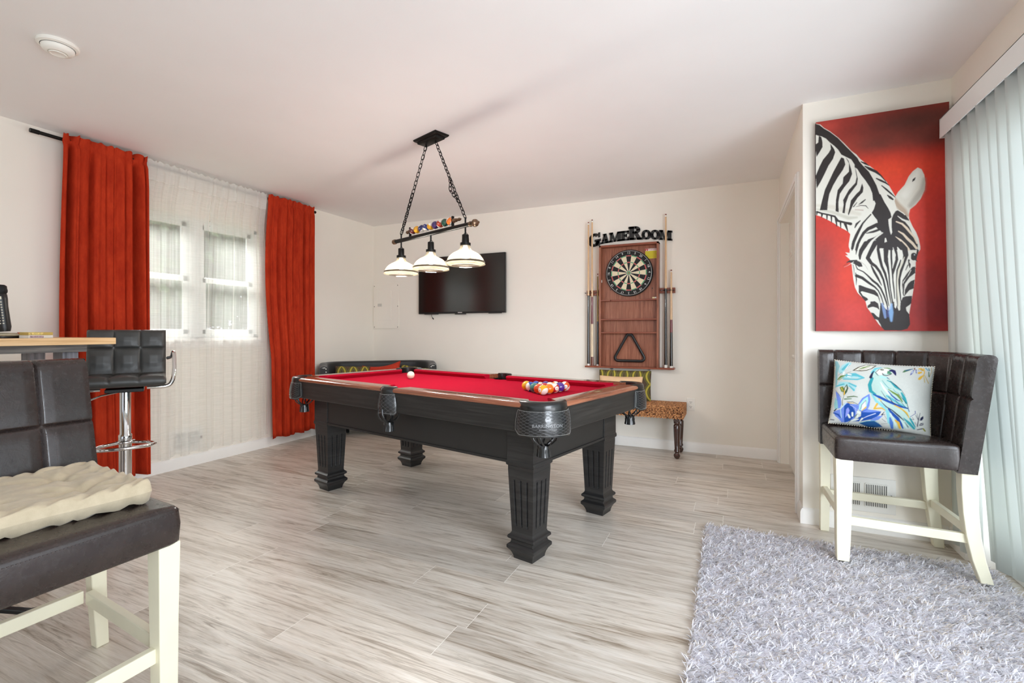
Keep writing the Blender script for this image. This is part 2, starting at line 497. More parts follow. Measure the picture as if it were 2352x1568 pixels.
class Paint:
    """raster of W x H with shapes given in picture coordinates of several zooms of the photograph"""
    def __init__(s, W, H, quad, zooms, base):
        s.W, s.H = W * 2, H * 2
        s.h = homography(quad, [(0, 0), (s.W, 0), (s.W, s.H), (0, s.H)])
        s.zooms = zooms
        s.img = np.ones((s.H, s.W, 3)) * np.array(lin(base))
        s.scale = s.W / abs(quad[1][0] - quad[0][0])
    def P(s, z, pts):
        x0, y0, k = s.zooms[z]
        out = []
        for p in pts:
            q = s.h @ np.array([x0 + p[0] / k, y0 + p[1] / k, 1])
            out.append((q[0] / q[2], q[1] / q[2]))
        return np.array(out)
    def poly(s, z, pts, col, a=1.0):
        p = s.P(z, pts)
        x0, y0 = np.maximum(np.floor(p.min(0)).astype(int) - 1, 0)
        x1 = min(int(p[:, 0].max()) + 2, s.W); y1 = min(int(p[:, 1].max()) + 2, s.H)
        if x1 <= x0 or y1 <= y0: return
        X, Y = np.meshgrid(np.arange(x0, x1) + 0.5, np.arange(y0, y1) + 0.5)
        ins = np.zeros(X.shape, bool)
        n = len(p)
        for i in range(n):
            ax, ay = p[i]; bx, by = p[(i + 1) % n]
            if ay == by: continue
            c = ((ay > Y) != (by > Y)) & (X < (bx - ax) * (Y - ay) / (by - ay) + ax)
            ins ^= c
        sub = s.img[y0:y1, x0:x1]
        sub[ins] = sub[ins] * (1 - a) + np.array(lin(col)) * a
    def stroke(s, z, pts, col, a=1.0, soft=0.0):
        k = s.zooms[z][2]
        p = s.P(z, pts); w = np.array([q[2] for q in pts]) / k * s.scale / 2
        m = w.max() * (1 + soft) + 2
        x0, y0 = np.maximum(np.floor(p.min(0) - m).astype(int), 0)
        x1 = min(int(p[:, 0].max() + m), s.W); y1 = min(int(p[:, 1].max() + m), s.H)
        if x1 <= x0 or y1 <= y0: return
        X, Y = np.meshgrid(np.arange(x0, x1) + 0.5, np.arange(y0, y1) + 0.5)
        best = np.full(X.shape, -1e9)
        for i in range(len(p) - 1):
            d = p[i + 1] - p[i]; L = max(d @ d, 1e-9)
            t = np.clip(((X - p[i, 0]) * d[0] + (Y - p[i, 1]) * d[1]) / L, 0, 1)
            dist = np.hypot(X - p[i, 0] - t * d[0], Y - p[i, 1] - t * d[1])
            best = np.maximum(best, (w[i] * (1 - t) + w[i + 1] * t) - dist)
        cov = np.clip(best + 0.5, 0, 1) if not soft else np.clip(best / (soft * w.max() + 1e-6) + 0.5, 0, 1)
        cov = (cov * a)[..., None]
        s.img[y0:y1, x0:x1] = s.img[y0:y1, x0:x1] * (1 - cov) + np.array(lin(col)) * cov
    def blob(s, cx, cy, rx, ry, col, a=1.0):
        """soft patch in uv (0..1) units"""
        X, Y = np.meshgrid((np.arange(s.W) + 0.5) / s.W, (np.arange(s.H) + 0.5) / s.H)
        g = np.exp(-(((X - cx) / rx) ** 2 + ((Y - cy) / ry) ** 2))[..., None] * a
        s.img = s.img * (1 - g) + np.array(lin(col)) * g
    def mottling(s, amt, nx=40, ny=60):
        r = RNG.random((ny, nx)); X = np.linspace(0, nx - 1.001, s.W); Y = np.linspace(0, ny - 1.001, s.H)
        xi, yi = X.astype(int), Y.astype(int); fx, fy = (X - xi)[None, :], (Y - yi)[:, None]
        g = (r[yi][:, xi] * (1 - fx) * (1 - fy) + r[yi][:, np.minimum(xi + 1, nx - 1)] * fx * (1 - fy)
             + r[np.minimum(yi + 1, ny - 1)][:, xi] * (1 - fx) * fy + r[np.minimum(yi + 1, ny - 1)][:, np.minimum(xi + 1, nx - 1)] * fx * fy)
        s.img *= (1 + amt * (g - 0.5))[..., None]
    def down(s):
        i = s.img
        return (i[0::2, 0::2] + i[1::2, 0::2] + i[0::2, 1::2] + i[1::2, 1::2]) / 4
    def sample(s, u, v):
        """u,v arrays 0..1 (v down)"""
        im = s.down(); H, W, _ = im.shape
        x = np.clip(u * W - 0.5, 0, W - 1.001); y = np.clip(v * H - 0.5, 0, H - 1.001)
        xi, yi = x.astype(int), y.astype(int); fx, fy = (x - xi)[..., None], (y - yi)[..., None]
        xj, yj = np.minimum(xi + 1, W - 1), np.minimum(yi + 1, H - 1)
        return im[yi, xi] * (1 - fx) * (1 - fy) + im[yi, xj] * fx * (1 - fy) + im[yj, xi] * (1 - fx) * fy + im[yj, xj] * fx * fy

def fast_mesh(name, verts, faces, mats, parent=None, colors=None, smooth=True, fmat=None):
    """verts (N,3), faces (M,4) numpy arrays; colors (N,3) -> attribute 'paint'"""
    me = bpy.data.meshes.new(name)
    me.vertices.add(len(verts)); me.vertices.foreach_set('co', np.asarray(verts, np.float32).ravel())
    F = np.asarray(faces, np.int32)
    me.loops.add(F.size); me.loops.foreach_set('vertex_index', F.ravel())
    me.polygons.add(len(F))
    me.polygons.foreach_set('loop_start', np.arange(0, F.size, F.shape[1], dtype=np.int32))
    me.polygons.foreach_set('loop_total', np.full(len(F), F.shape[1], np.int32))
    if smooth: me.polygons.foreach_set('use_smooth', np.ones(len(F), bool))
    for m in (mats if isinstance(mats, (list, tuple)) else [mats]): me.materials.append(m)
    if fmat is not None: me.polygons.foreach_set('material_index', np.asarray(fmat, np.int32))
    me.update(calc_edges=True)
    if colors is not None:
        at = me.color_attributes.new('paint', 'FLOAT_COLOR', 'POINT')
        c4 = np.ones((len(verts), 4), np.float32); c4[:, :3] = colors
        at.data.foreach_set('color', c4.ravel())
    me.validate()
    o = bpy.data.objects.new(name, me)
    scene.collection.objects.link(o)
    if parent: o.parent = parent
    return o

def m_painted(name, rough=0.6, bscale=900, bs=0.2):
    t = NT(name)
    at = t.n('ShaderNodeVertexColor', layer_name='paint')
    v = t.coords()
    g = t.ramp(t.noise(v, 300, 3), [(0.3, 0.93), (0.7, 1.0)])
    t.set(Base_Color=t.mix(1.0, at.outputs[0], g, 'MULTIPLY'), Roughness=rough, Specular_IOR_Level=0.3)
    t.l(t.bump(t.noise(v, bscale, 2), bs, 0.0006), t.bsdf.inputs['Normal'])
    return t.m

def paint_zebra():
    Z = {'A': (1860, 260, 7.84), 'B': (1860, 420, 7.84), 'C': (1940, 370, 7.84), 'D': (1940, 560, 7.84)}
    p = Paint(340, 620, [(1872, 280), (2178, 235), (2182, 759), (1876, 760)], Z, '#b93329')
    p.blob(0.55, 0.42, 0.55, 0.30, '#d63a28', 0.95)
    p.blob(0.55, 0.27, 0.40, 0.07, '#e2482c', 0.9)
    p.blob(0.35, 0.14, 0.30, 0.05, '#c74a38', 0.6)
    p.blob(0.75, 0.06, 0.75, 0.115, '#5d2f28', 1.0); p.blob(0.5, 0.14, 0.2, 0.04, '#6b362d', 0.8); p.blob(0.9, 0.14, 0.25, 0.05, '#6a332b', 0.9)
    p.blob(0.08, 0.03, 0.12, 0.03, '#b8453a', 0.8)
    p.blob(0.05, 0.68, 0.16, 0.16, '#8c3a36', 0.85); p.blob(0.05, 0.95, 0.25, 0.12, '#8b3436', 0.8)
    p.blob(0.28, 0.72, 0.12, 0.2, '#d9432f', 0.7); p.blob(0.3, 0.93, 0.14, 0.08, '#cf4540', 0.7)
    p.blob(0.98, 0.55, 0.14, 0.2, '#a93130', 0.8); p.blob(1.0, 0.9, 0.3, 0.14, '#7d2b31', 0.95); p.blob(0.9, 0.75, 0.1, 0.06, '#8d2f2f', 0.6)
    p.mottling(0.14, 60, 90); p.mottling(0.10, 14, 20)
    W, K = '#dcdad0', '#2f2928'
    # ear, white body
    p.poly('C', [(915, 640), (960, 560), (1080, 430), (1150, 280), (1220, 190), (1310, 120), (1380, 150), (1430, 250), (1452, 400), (1440, 520), (1370, 680), (1280, 790), (1180, 870), (1160, 960), (1165, 1040), (1060, 960), (960, 890), (920, 860), (860, 720)], '#d3cfc3')
    p.stroke('C', [(1430, 330, 60), (1400, 520, 110), (1300, 660, 110), (1190, 800, 90)], '#8d867c', 0.55, soft=1.0)
    p.stroke('C', [(1300, 210, 80), (1230, 400, 150), (1100, 600, 140)], '#e3e1d8', 0.7, soft=1.0)
    p.stroke('C', [(900, 690, 60), (960, 790, 90), (1060, 900, 110), (1130, 980, 60)], '#a58a70', 0.75, soft=0.8)
    p.poly('C', [(1278, 290), (1262, 345), (1212, 382), (1222, 330)], K)
    body = [('A', [(60, 170), (160, 195), (240, 255), (350, 318), (500, 435), (620, 545), (740, 675), (830, 740), (910, 830), (1010, 905), (1100, 968), (1250, 1080), (1380, 1230), (1470, 1380), (1550, 1515)]),
            ('C', [(915, 640), (900, 720), (940, 860), (1060, 930), (1165, 1040), (1230, 1180), (1290, 1290), (1330, 1420), (1365, 1540)]),
            ('D', [(1370, 95), (1335, 150), (1305, 260), (1290, 330), (1285, 500), (1270, 700), (1240, 900), (1210, 1060), (1180, 1245), (1195, 1440), (1150, 1520), (1040, 1552), (740, 1552), (670, 1480), (600, 1380), (540, 1310), (480, 1220), (420, 1140), (395, 1040), (340, 970), (250, 880), (200, 780), (170, 640), (150, 480), (138, 370), (100, 275), (20, 205), (70, 200), (20, 150), (100, 160), (100, 100), (80, 50)]),
            ('B', [(710, 1180), (708, 1100), (735, 920), (690, 870), (560, 800), (400, 700), (200, 600), (60, 560)])]
    # one outline in the A zoom's coordinates
    def toA(z, q):
        x0, y0, k = Z[z]; return ((x0 + q[0] / k - 1860) * 7.84, (y0 + q[1] / k - 260) * 7.84)
    p.poly('A', [toA(z, q) for z, pts in body for q in pts], W)
    p.stroke('B', [(120, 400, 60), (400, 430, 90), (700, 510, 100), (900, 560, 70)], '#c9c3b4', 0.6, soft=0.8)
    p.stroke('B', [(130, 470, 40), (400, 520, 60), (700, 630, 70), (850, 620, 40)], '#b2b0a0', 0.6, soft=0.9)
    p.stroke('B', [(820, 480, 20), (960, 490, 24)], '#a98a80', 0.6, soft=0.8)
    def K_(z, pts): p.poly(z, pts, K)
    def S(z, pts, c=K, **k): p.stroke(z, pts, c, **k)
    K_('A', [(60, 172), (160, 205), (240, 265), (350, 330), (500, 445), (620, 555), (740, 690), (850, 800), (890, 870), (960, 950), (1060, 1050), (1130, 1170), (1200, 1300), (1250, 1440), (1325, 1575), (1140, 1575), (1125, 1440), (1080, 1330), (1000, 1210), (920, 1110), (850, 1000), (800, 970), (800, 920), (740, 830), (640, 780), (560, 740), (500, 650), (430, 580), (350, 520), (280, 450), (200, 410), (150, 400), (60, 370)])
    K_('C', [(500, 540), (650, 600), (720, 740), (790, 850), (830, 930), (850, 1010), (790, 1050), (800, 1150), (820, 1260), (840, 1325), (900, 1345), (1000, 1568), (640, 1568), (560, 1400), (690, 1290), (640, 1250), (580, 1200), (600, 1120), (590, 1060), (540, 1000), (490, 930), (530, 860), (560, 760), (520, 680)])
    S('A', [(170, 195, 10), (240, 262, 12), (350, 325, 10), (500, 438, 10), (660, 600, 18), (740, 680, 12), (830, 750, 18), (900, 850, 30), (940, 910, 20)], '#d8d0c6', a=0.85)
    K_('A', [(150, 400), (195, 420), (215, 500), (220, 600), (170, 690), (112, 780), (85, 560), (140, 520)])
    K_('A', [(360, 540), (430, 640), (450, 700), (410, 820), (330, 940), (260, 1090), (190, 1230), (118, 1350), (100, 1120), (170, 950), (230, 830), (330, 710), (370, 640)])
    K_('A', [(560, 790), (610, 810), (635, 920), (590, 1020), (500, 1150), (420, 1290), (350, 1450), (325, 1600), (315, 1740), (180, 1740), (220, 1560), (270, 1370), (350, 1200), (420, 1050), (500, 900)])
    K_('A', [(630, 775), (690, 850), (740, 1000), (760, 1090), (710, 1220), (620, 1330), (540, 1450), (515, 1600), (522, 1780), (465, 1760), (470, 1560), (500, 1380), (590, 1260), (600, 1150), (700, 1050), (700, 900)])
    K_('A', [(805, 960), (835, 1050), (862, 1180), (850, 1280), (760, 1400), (700, 1480), (650, 1620), (630, 1800), (588, 1790), (610, 1640), (600, 1560), (700, 1380), (820, 1250), (840, 1150), (822, 1050)])
    K_('A', [(940, 1260), (965, 1340), (955, 1420), (860, 1520), (780, 1650), (700, 1840), (690, 1810), (720, 1680), (740, 1568), (830, 1460), (900, 1390)])
    S('B', [(1000, 300, 20), (940, 350, 34), (880, 390, 8)]); S('B', [(850, 350, 12), (790, 425, 22)])
    S('B', [(830, 428, 6), (920, 404, 14), (1010, 410, 16), (1055, 460, 8)])
    S('B', [(125, 515, 34), (220, 545, 32), (330, 568, 32), (450, 600, 38), (510, 680, 42), (640, 712, 42), (740, 735, 60)])
    for q in ([(130, 520, 36), (125, 570, 20)], [(220, 560, 44), (215, 610, 20)], [(310, 570, 36), (310, 655, 20)], [(390, 600, 36), (395, 705, 16)], [(470, 640, 42), (490, 775, 20)], [(555, 700, 36), (562, 805, 16)], [(640, 730, 56), (690, 870, 16)]): S('B', q)
    # far side of the neck
    S('C', [(290, 10, 18), (370, 45, 36), (440, 85, 8)]); S('C', [(360, 90, 20), (450, 140, 56), (560, 190, 50), (650, 262, 26), (745, 370, 12)])
    S('C', [(570, 312, 22), (650, 350, 38), (740, 392, 30), (800, 440, 12)]); S('C', [(665, 440, 16), (750, 510, 32), (830, 580, 28), (912, 652, 12)])
    S('C', [(770, 612, 16), (820, 655, 46), (870, 690, 30)])
    # right forehead
    K_('C', [(850, 1040), (880, 960), (920, 900), (960, 885), (1060, 950), (1150, 1050), (1225, 1190), (1285, 1330), (1322, 1500), (1325, 1600), (700, 1600), (840, 1330), (862, 1280), (852, 1200)])
    OW = '#dccbb4'
    S('C', [(960, 990, 10), (1040, 1050, 28), (1120, 1085, 40), (1190, 1180, 40), (1260, 1330, 46), (1300, 1420, 40)], W)
    S('C', [(935, 1090, 22), (1040, 1130, 34), (1120, 1205, 40), (1190, 1290, 36), (1260, 1370, 30), (1310, 1480, 24)], OW)
    S('C', [(975, 1262, 18), (1060, 1312, 34), (1140, 1400, 44), (1230, 1480, 44), (1300, 1568, 40)], OW)
    S('C', [(925, 1360, 10), (1010, 1420, 34), (1090, 1500, 46), (1160, 1590, 46)], OW)
    S('C', [(1130, 1090, 60), (1200, 1180, 50), (1270, 1290, 44), (1320, 1400, 36), (1350, 1540, 34)], W)
    S('C', [(1090, 990, 40), (1150, 1060, 26)], K)
    # left forehead
    S('C', [(590, 1150, 90), (430, 1215, 66), (350, 1290, 60), (290, 1390, 50), (240, 1500, 50), (218, 1590, 44)])
    S('C', [(640, 1230, 50), (520, 1270, 44), (400, 1295, 20)]); S('C', [(570, 1200, 26), (480, 1245, 30), (405, 1282, 16)], W)
    S('C', [(640, 1260, 26), (540, 1310, 46), (440, 1340, 40), (350, 1420, 30), (290, 1520, 40), (260, 1600, 40)], W)
    S('C', [(700, 1300, 60), (560, 1390, 66), (450, 1430, 66), (390, 1500, 76), (320, 1590, 80)])
    S('C', [(690, 1290, 20), (600, 1350, 32), (500, 1440, 40), (440, 1520, 50), (410, 1600, 50)], W)
    S('C', [(475, 960, 26), (400, 1040, 26), (330, 1120, 34), (270, 1230, 52), (220, 1330, 60), (170, 1450, 60), (145, 1570, 50)])
    S('C', [(285, 1070, 18), (220, 1130, 42), (190, 1195, 20)])
    S('C', [(742, 1390, 22), (748, 1450, 44), (735, 1510, 10)], W)
    # ---- face
    for q in ([(160, 0, 60), (140, 115, 14)], [(240, 20, 56), (222, 120, 30), (213, 190, 8)], [(390, -10, 96), (310, 115, 84), (285, 200, 60), (285, 270, 30)],
              [(560, -20, 96), (470, 150, 76), (425, 250, 74), (490, 345, 60), (570, 400, 50), (645, 500, 46), (710, 640, 36), (748, 800, 30), (778, 960, 24), (812, 1110, 12)],
              [(490, 390, 24), (545, 500, 44), (615, 620, 40), (680, 745, 12)],
              [(630, -20, 70), (610, 100, 52), (640, 250, 54), (680, 400, 46), (740, 530, 42), (780, 680, 30), (802, 800, 26), (830, 950, 22), (855, 1085, 12)],
              [(770, 20, 130), (758, 150, 96), (755, 300, 76), (790, 420, 42), (812, 560, 26), (822, 700, 24), (845, 850, 22), (870, 1000, 24), (880, 1060, 30)],
              [(845, 40, 34), (850, 250, 34), (862, 400, 32), (870, 520, 40), (880, 650, 26), (900, 800, 24), (918, 980, 16)],
              [(890, 0, 46), (935, 150, 46), (950, 280, 50), (905, 430, 52), (880, 540, 30)],
              [(1010, -10, 80), (1090, 90, 100), (1110, 200, 92), (1075, 340, 56), (1015, 500, 62), (995, 620, 44), (1002, 800, 26), (1020, 950, 22), (1032, 1060, 12)],
              [(1020, 290, 20), (965, 470, 44), (950, 650, 26), (950, 800, 24), (960, 1000, 20), (970, 1120, 12)],
              [(1165, 290, 30), (1180, 360, 44), (1185, 430, 12)], [(1150, 380, 20), (1110, 470, 12)],
              [(1250, 440, 66), (1150, 545, 46), (1070, 660, 36), (1055, 740, 20), (1062, 850, 20), (1080, 930, 16)],
              [(160, 370, 10), (180, 450, 12), (183, 560, 6)], [(210, 520, 16), (225, 640, 22), (222, 740, 6)],
              [(205, 370, 14), (240, 450, 20), (350, 500, 22), (420, 560, 28), (520, 660, 40), (600, 720, 40), (665, 800, 32), (722, 920, 30), (772, 1060, 26), (800, 1180, 14)],
              [(225, 570, 60), (330, 610, 56), (450, 700, 44), (560, 775, 32), (622, 840, 24), (672, 940, 22), (720, 1090, 14)],
              [(90, 320, 8), (-20, 400, 4)]):
        S('D', q)
    S('D', [(880, 60, 6), (905, 200, 48), (890, 330, 30), (872, 440, 6)], W)
    S('D', [(960, 60, 14), (1010, 160, 80), (1000, 260, 40)], W)
    S('D', [(806, 110, 10), (806, 230, 36), (825, 360, 24), (838, 480, 30), (852, 640, 36), (862, 800, 30), (890, 960, 28)], W)
    S('D', [(1085, 235, 10), (1050, 330, 34), (990, 470, 36), (965, 640, 26), (965, 800, 28), (985, 1000, 30), (1000, 1180, 20)], '#cfcab8')
    S('D', [(1205, 470, 12), (1150, 580, 12), (1070, 680, 12), (1055, 860, 8)], W)
    K_('D', [(1280, 400), (1282, 520), (1180, 600), (1095, 720), (1078, 900), (1060, 900), (1062, 720), (1115, 620), (1200, 520), (1215, 450)])
    K_('D', [(1272, 640), (1255, 800), (1180, 830), (1120, 900), (1090, 945), (1100, 820), (1150, 720), (1200, 670)])
    K_('D', [(265, 745), (290, 738), (400, 780), (560, 830), (612, 890), (645, 980), (660, 1080), (615, 950), (540, 910), (440, 880), (330, 850), (300, 862), (345, 930), (420, 970), (442, 1000), (390, 1032), (330, 960), (268, 870)])
    K_('D', [(480, 1035), (560, 1028), (620, 1070), (645, 1190), (600, 1150), (540, 1130), (500, 1132), (430, 1155), (428, 1110), (480, 1070)])
    K_('D', [(490, 1230), (540, 1240), (600, 1300), (655, 1330), (660, 1440), (600, 1360), (555, 1350), (510, 1270)])
    K_('D', [(635, 1340), (650, 1210), (662, 1050), (700, 1100), (760, 1170), (800, 1195), (850, 1170), (880, 1060), (905, 1030), (915, 1140), (940, 1160), (955, 1100), (990, 1195), (1015, 1190), (1020, 1060), (1060, 960), (1110, 940), (1228, 930), (1215, 1060), (1190, 1090), (1120, 1140), (1130, 1200), (1180, 1260), (1197, 1440), (1150, 1522), (1040, 1552), (740, 1552), (680, 1490), (670, 1460), (640, 1380)])
    p.poly('D', [(570, 1350), (620, 1370), (675, 1475), (640, 1450)], W)
    S('D', [(690, 1070, 30), (730, 1200, 60), (750, 1320, 40)], '#7d95c4', a=0.85, soft=0.5)
    S('D', [(860, 1080, 30), (850, 1230, 90), (860, 1380, 40)], '#86aedb', a=0.85, soft=0.5)
    S('D', [(790, 1150, 30), (800, 1300, 40)], '#4a4f86', a=0.7, soft=0.5)
    # eyes
    K_('D', [(30, 335), (100, 290), (230, 285), (310, 340), (335, 405), (270, 412), (210, 372), (160, 345), (90, 328)])
    S('D', [(170, 322, 12), (60, 390, 4), (0, 415, 3)], W); S('D', [(240, 300, 10), (300, 320, 12), (380, 380, 10), (430, 460, 8)], '#b9b2a6')
    S('D', [(1250, 200, 90), (1255, 250, 100)]); S('D', [(1325, 120, 36), (1300, 230, 24), (1290, 290, 20), (1320, 315, 8)])
    S('D', [(1265, 195, 22), (1266, 197, 22)], '#b7c4cc')
    S('D', [(1200, 320, 50), (1240, 370, 60)], W)
    return p

def paint_parrot():
    Z = {'P': (1900, 820, 8.71), 'Q': (2000, 820, 8.71)}
    p = Paint(250, 210, [(1907, 827), (2127, 824), (2149, 997), (1920, 972)], Z, '#cdd1cc')
    def G(z, pts, c, **k): p.poly(z, pts, c, **k)
    def S(z, pts, c, **k): p.stroke(z, pts, c, **k)
    LT, TE, DT, NV, BL, PW_, GR, YE = '#a3d6dc', '#5fb6c4', '#2f9aa5', '#1d2246', '#1f4fa6', '#6f8bdc', '#6b8a3c', '#dcb040'
    # flower top left
    S('P', [(90, 130, 110), (140, 200, 90), (130, 330, 60), (160, 500, 50), (170, 620, 30)], '#7fb9c1', a=0.9)
    S('P', [(220, 300, 120), (260, 200, 110), (340, 120, 90)], LT); S('P', [(250, 260, 60), (330, 150, 70)], TE)
    S('P', [(300, 420, 110), (480, 370, 110), (640, 410, 60)], LT); S('P', [(350, 380, 70), (500, 360, 80), (680, 420, 30), (560, 460, 40), (300, 460, 30)], TE)
    S('P', [(420, 420, 40), (560, 410, 30)], LT); S('P', [(250, 560, 110), (380, 560, 110), (540, 600, 70), (540, 690, 40)], LT)
    S('P', [(420, 540, 30), (560, 600, 40)], TE); S('P', [(440, 600, 26), (540, 680, 40)], TE); S('P', [(190, 600, 36), (320, 560, 40)], TE)
    for q in ([(280, 320, 40), (280, 370, 36)], [(370, 360, 30), (430, 370, 26)], [(370, 405, 26), (420, 412, 22)], [(350, 130, 14), (300, 250, 10)]): S('P', q, '#e9efec')
    S('P', [(180, 470, 20), (240, 410, 50), (330, 380, 10)], GR); S('P', [(205, 480, 16), (300, 420, 10)], GR)
    S('P', [(180, 385, 6), (240, 320, 6)], '#3b4a1c'); S('P', [(330, 345, 6), (410, 305, 8)], '#3b4a1c')
    # leaf top
    G('P', [(430, 275), (520, 190), (640, 125), (730, 110), (860, 118), (790, 210), (700, 260), (600, 280)], '#4a3f1e'); G('P', [(470, 265), (560, 185), (660, 130), (830, 125), (770, 205), (690, 245), (600, 262)], '#e7e8df')
    S('P', [(540, 240, 10), (620, 200, 36), (740, 140, 16)], GR); S('P', [(560, 262, 6), (700, 200, 8), (800, 135, 6)], '#8a5b22')
    # small twig
    G('P', [(250, 630), (310, 605), (345, 650), (350, 720), (300, 715)], GR); S('P', [(290, 640, 20), (330, 700, 16)], YE)
    G('P', [(340, 640), (382, 560), (425, 640), (415, 720), (375, 790), (345, 720)], '#3f5a44'); G('P', [(355, 640), (382, 590), (395, 650), (370, 720)], '#cfd4c8'); S('P', [(360, 690, 20), (370, 770, 26)], YE)
    S('P', [(320, 690, 6), (370, 800, 8), (355, 900, 12), (375, 980, 16)], '#5a5a22')
    S('P', [(395, 860, 30), (520, 850, 20)], '#5e7f60'); S('P', [(440, 820, 26), (560, 800, 24), (630, 810, 16)], '#4d6a3f'); S('P', [(450, 915, 12), (560, 910, 12), (680, 965, 8)], '#2c3a1a'); S('P', [(470, 930, 16), (580, 940, 14)], YE)
    # blue flowers lower left
    G('P', [(180, 700), (250, 750), (320, 850), (350, 960), (340, 1040), (290, 1050), (250, 900)], PW_); S('P', [(175, 680, 6), (320, 825, 8)], NV)
    G('P', [(200, 820), (260, 900), (300, 1040), (240, 1070), (200, 960)], '#8fc4c8')
    G('P', [(230, 1100), (340, 1060), (420, 930), (520, 950), (660, 960), (690, 1010), (650, 1240), (520, 1320), (400, 1320), (260, 1180)], PW_)
    G('P', [(410, 990), (470, 930), (540, 960), (640, 1110), (640, 1200), (560, 1290), (470, 1330), (440, 1200)], BL); G('P', [(460, 1060), (490, 1020), (530, 1080), (520, 1160), (470, 1230)], '#8e9be6')
    S('P', [(430, 940, 20), (350, 1060, 16), (400, 1230, 14)], '#b9dfe2'); S('P', [(520, 970, 14), (640, 1040, 12), (660, 1150, 8)], '#b9c4f0')
    S('P', [(230, 1130, 30), (330, 1170, 40), (380, 1230, 20)], BL); S('P', [(235, 1090, 30), (270, 1050, 20)], NV)
    G('P', [(670, 950), (720, 830), (840, 735), (880, 850), (885, 980), (860, 1060), (740, 1100), (690, 1060)], PW_)
    G('P', [(690, 960), (750, 850), (820, 790), (845, 880), (830, 1010), (750, 1080), (700, 1060)], '#a9e0df'); G('P', [(740, 960), (800, 870), (820, 960), (800, 1050), (750, 1080)], '#e8e4ee')
    S('P', [(730, 1050, 8), (740, 960, 8), (800, 870, 6), (815, 960, 4)], NV); S('P', [(760, 1080, 14), (825, 1010, 30)], YE)
    G('P', [(750, 1100), (860, 1050), (980, 1060), (1125, 1080), (1090, 1160), (960, 1250), (760, 1300), (600, 1300), (760, 1190)], BL); G('P', [(760, 1110), (870, 1050), (1120, 1082), (900, 1110)], PW_)
    S('P', [(1020, 1125, 18), (880, 1190, 16), (760, 1260, 10)], '#c9d2ee'); G('P', [(940, 1270), (1060, 1180), (1170, 1160), (1100, 1250), (1000, 1290)], PW_)
    G('P', [(740, 1340), (900, 1290), (1020, 1280), (1130, 1340), (1200, 1400), (950, 1420)], '#1d5590'); S('P', [(740, 1335, 12), (880, 1290, 14), (1020, 1275, 12), (1120, 1320, 10)], '#79bcc6')
    for q in ([(520, 1170, 40), (550, 1220, 44)], [(590, 1130, 40), (600, 1190, 36)], [(690, 1110, 50), (730, 1130, 50)], [(600, 1290, 20), (660, 1270, 44), (720, 1255, 20)], [(750, 1300, 14), (790, 1240, 36)], [(700, 1180, 40), (690, 1230, 20)]): S('P', q, '#e3ece2')
    S('P', [(640, 1220, 16), (680, 1160, 16)], '#5f7448'); S('P', [(530, 1340, 10), (580, 1280, 10)], '#5f7448')
    S('P', [(200, 1260, 30), (260, 1270, 30)], NV, a=0.7); S('P', [(240, 1180, 8), (330, 1240, 10), (400, 1310, 10)], '#e9e9e0')
    # parrot body (Q zoom)
    G('Q', [(-60, 340), (-60, 250), (-10, 190), (80, 155), (190, 150), (280, 170), (300, 300), (200, 350), (310, 420), (560, 620), (660, 740), (740, 900), (800, 1080), (860, 1210), (960, 1360), (990, 1400), (940, 1420), (860, 1380), (720, 1420), (560, 1420), (440, 1380), (420, 1200), (330, 1020), (200, 940), (100, 850), (20, 760), (-50, 690), (-70, 560), (-60, 420)], '#b7d3cc')
    S('Q', [(-40, 420, 60), (-60, 560, 70), (-20, 680, 70), (80, 740, 40)], DT); S('Q', [(20, 745, 40), (120, 880, 50), (250, 960, 60), (370, 1080, 60), (440, 1300, 60)], '#86ccd4')
    S('Q', [(-60, 300, 60), (-20, 200, 50), (80, 160, 20)], '#6fc3cf'); S('Q', [(-70, 400, 60), (-60, 330, 40), (-40, 260, 16)], NV); S('Q', [(-20, 270, 10), (20, 310, 16), (60, 350, 10)], NV)
    G('Q', [(10, 270), (60, 190), (180, 165), (250, 210), (220, 300), (150, 290), (130, 330), (60, 330)], '#e6e2da')
    S('Q', [(10, 275, 10), (50, 210, 10), (110, 180, 8)], '#6b1f3a')
    S('Q', [(90, 215, 30), (125, 212, 34)], '#3f5a34'); S('Q', [(110, 213, 22), (112, 213, 22)], NV); S('Q', [(112, 212, 8), (113, 212, 8)], '#e8e8e0')
    S('Q', [(140, 165, 20), (210, 158, 26), (270, 175, 20)], GR)
    G('Q', [(235, 210), (290, 178), (360, 200), (392, 270), (398, 328), (370, 310), (300, 240), (250, 235)], '#232357')
    G('Q', [(215, 220), (250, 232), (310, 280), (280, 300), (215, 290)], '#4f8a6c'); S('Q', [(130, 290, 14), (150, 325, 20), (210, 340, 16), (290, 300, 16), (305, 285, 8)], '#3a1736')
    S('Q', [(140, 350, 20), (110, 380, 40), (240, 380, 40)], '#a7dde2', a=0.8); S('Q', [(235, 380, 16), (290, 415, 10)], '#232a6b')
    # wings and tail
    S('Q', [(250, 440, 20), (330, 470, 30), (430, 560, 46), (540, 620, 30)], DT); S('Q', [(310, 450, 12), (430, 530, 20), (560, 625, 8), (650, 730, 6)], NV)
    S('Q', [(155, 450, 8), (230, 530, 12), (310, 600, 12), (360, 608, 8)], DT); S('Q', [(390, 605, 8), (440, 660, 10), (500, 685, 8)], DT)
    S('Q', [(130, 490, 10), (220, 610, 36), (300, 690, 30), (350, 740, 12)], '#efeae4')
    S('Q', [(310, 660, 12), (400, 750, 26), (500, 820, 30), (560, 850, 16)], BL)
    S('Q', [(300, 620, 12), (400, 680, 34), (500, 730, 46), (570, 800, 34), (620, 860, 20)], GR)
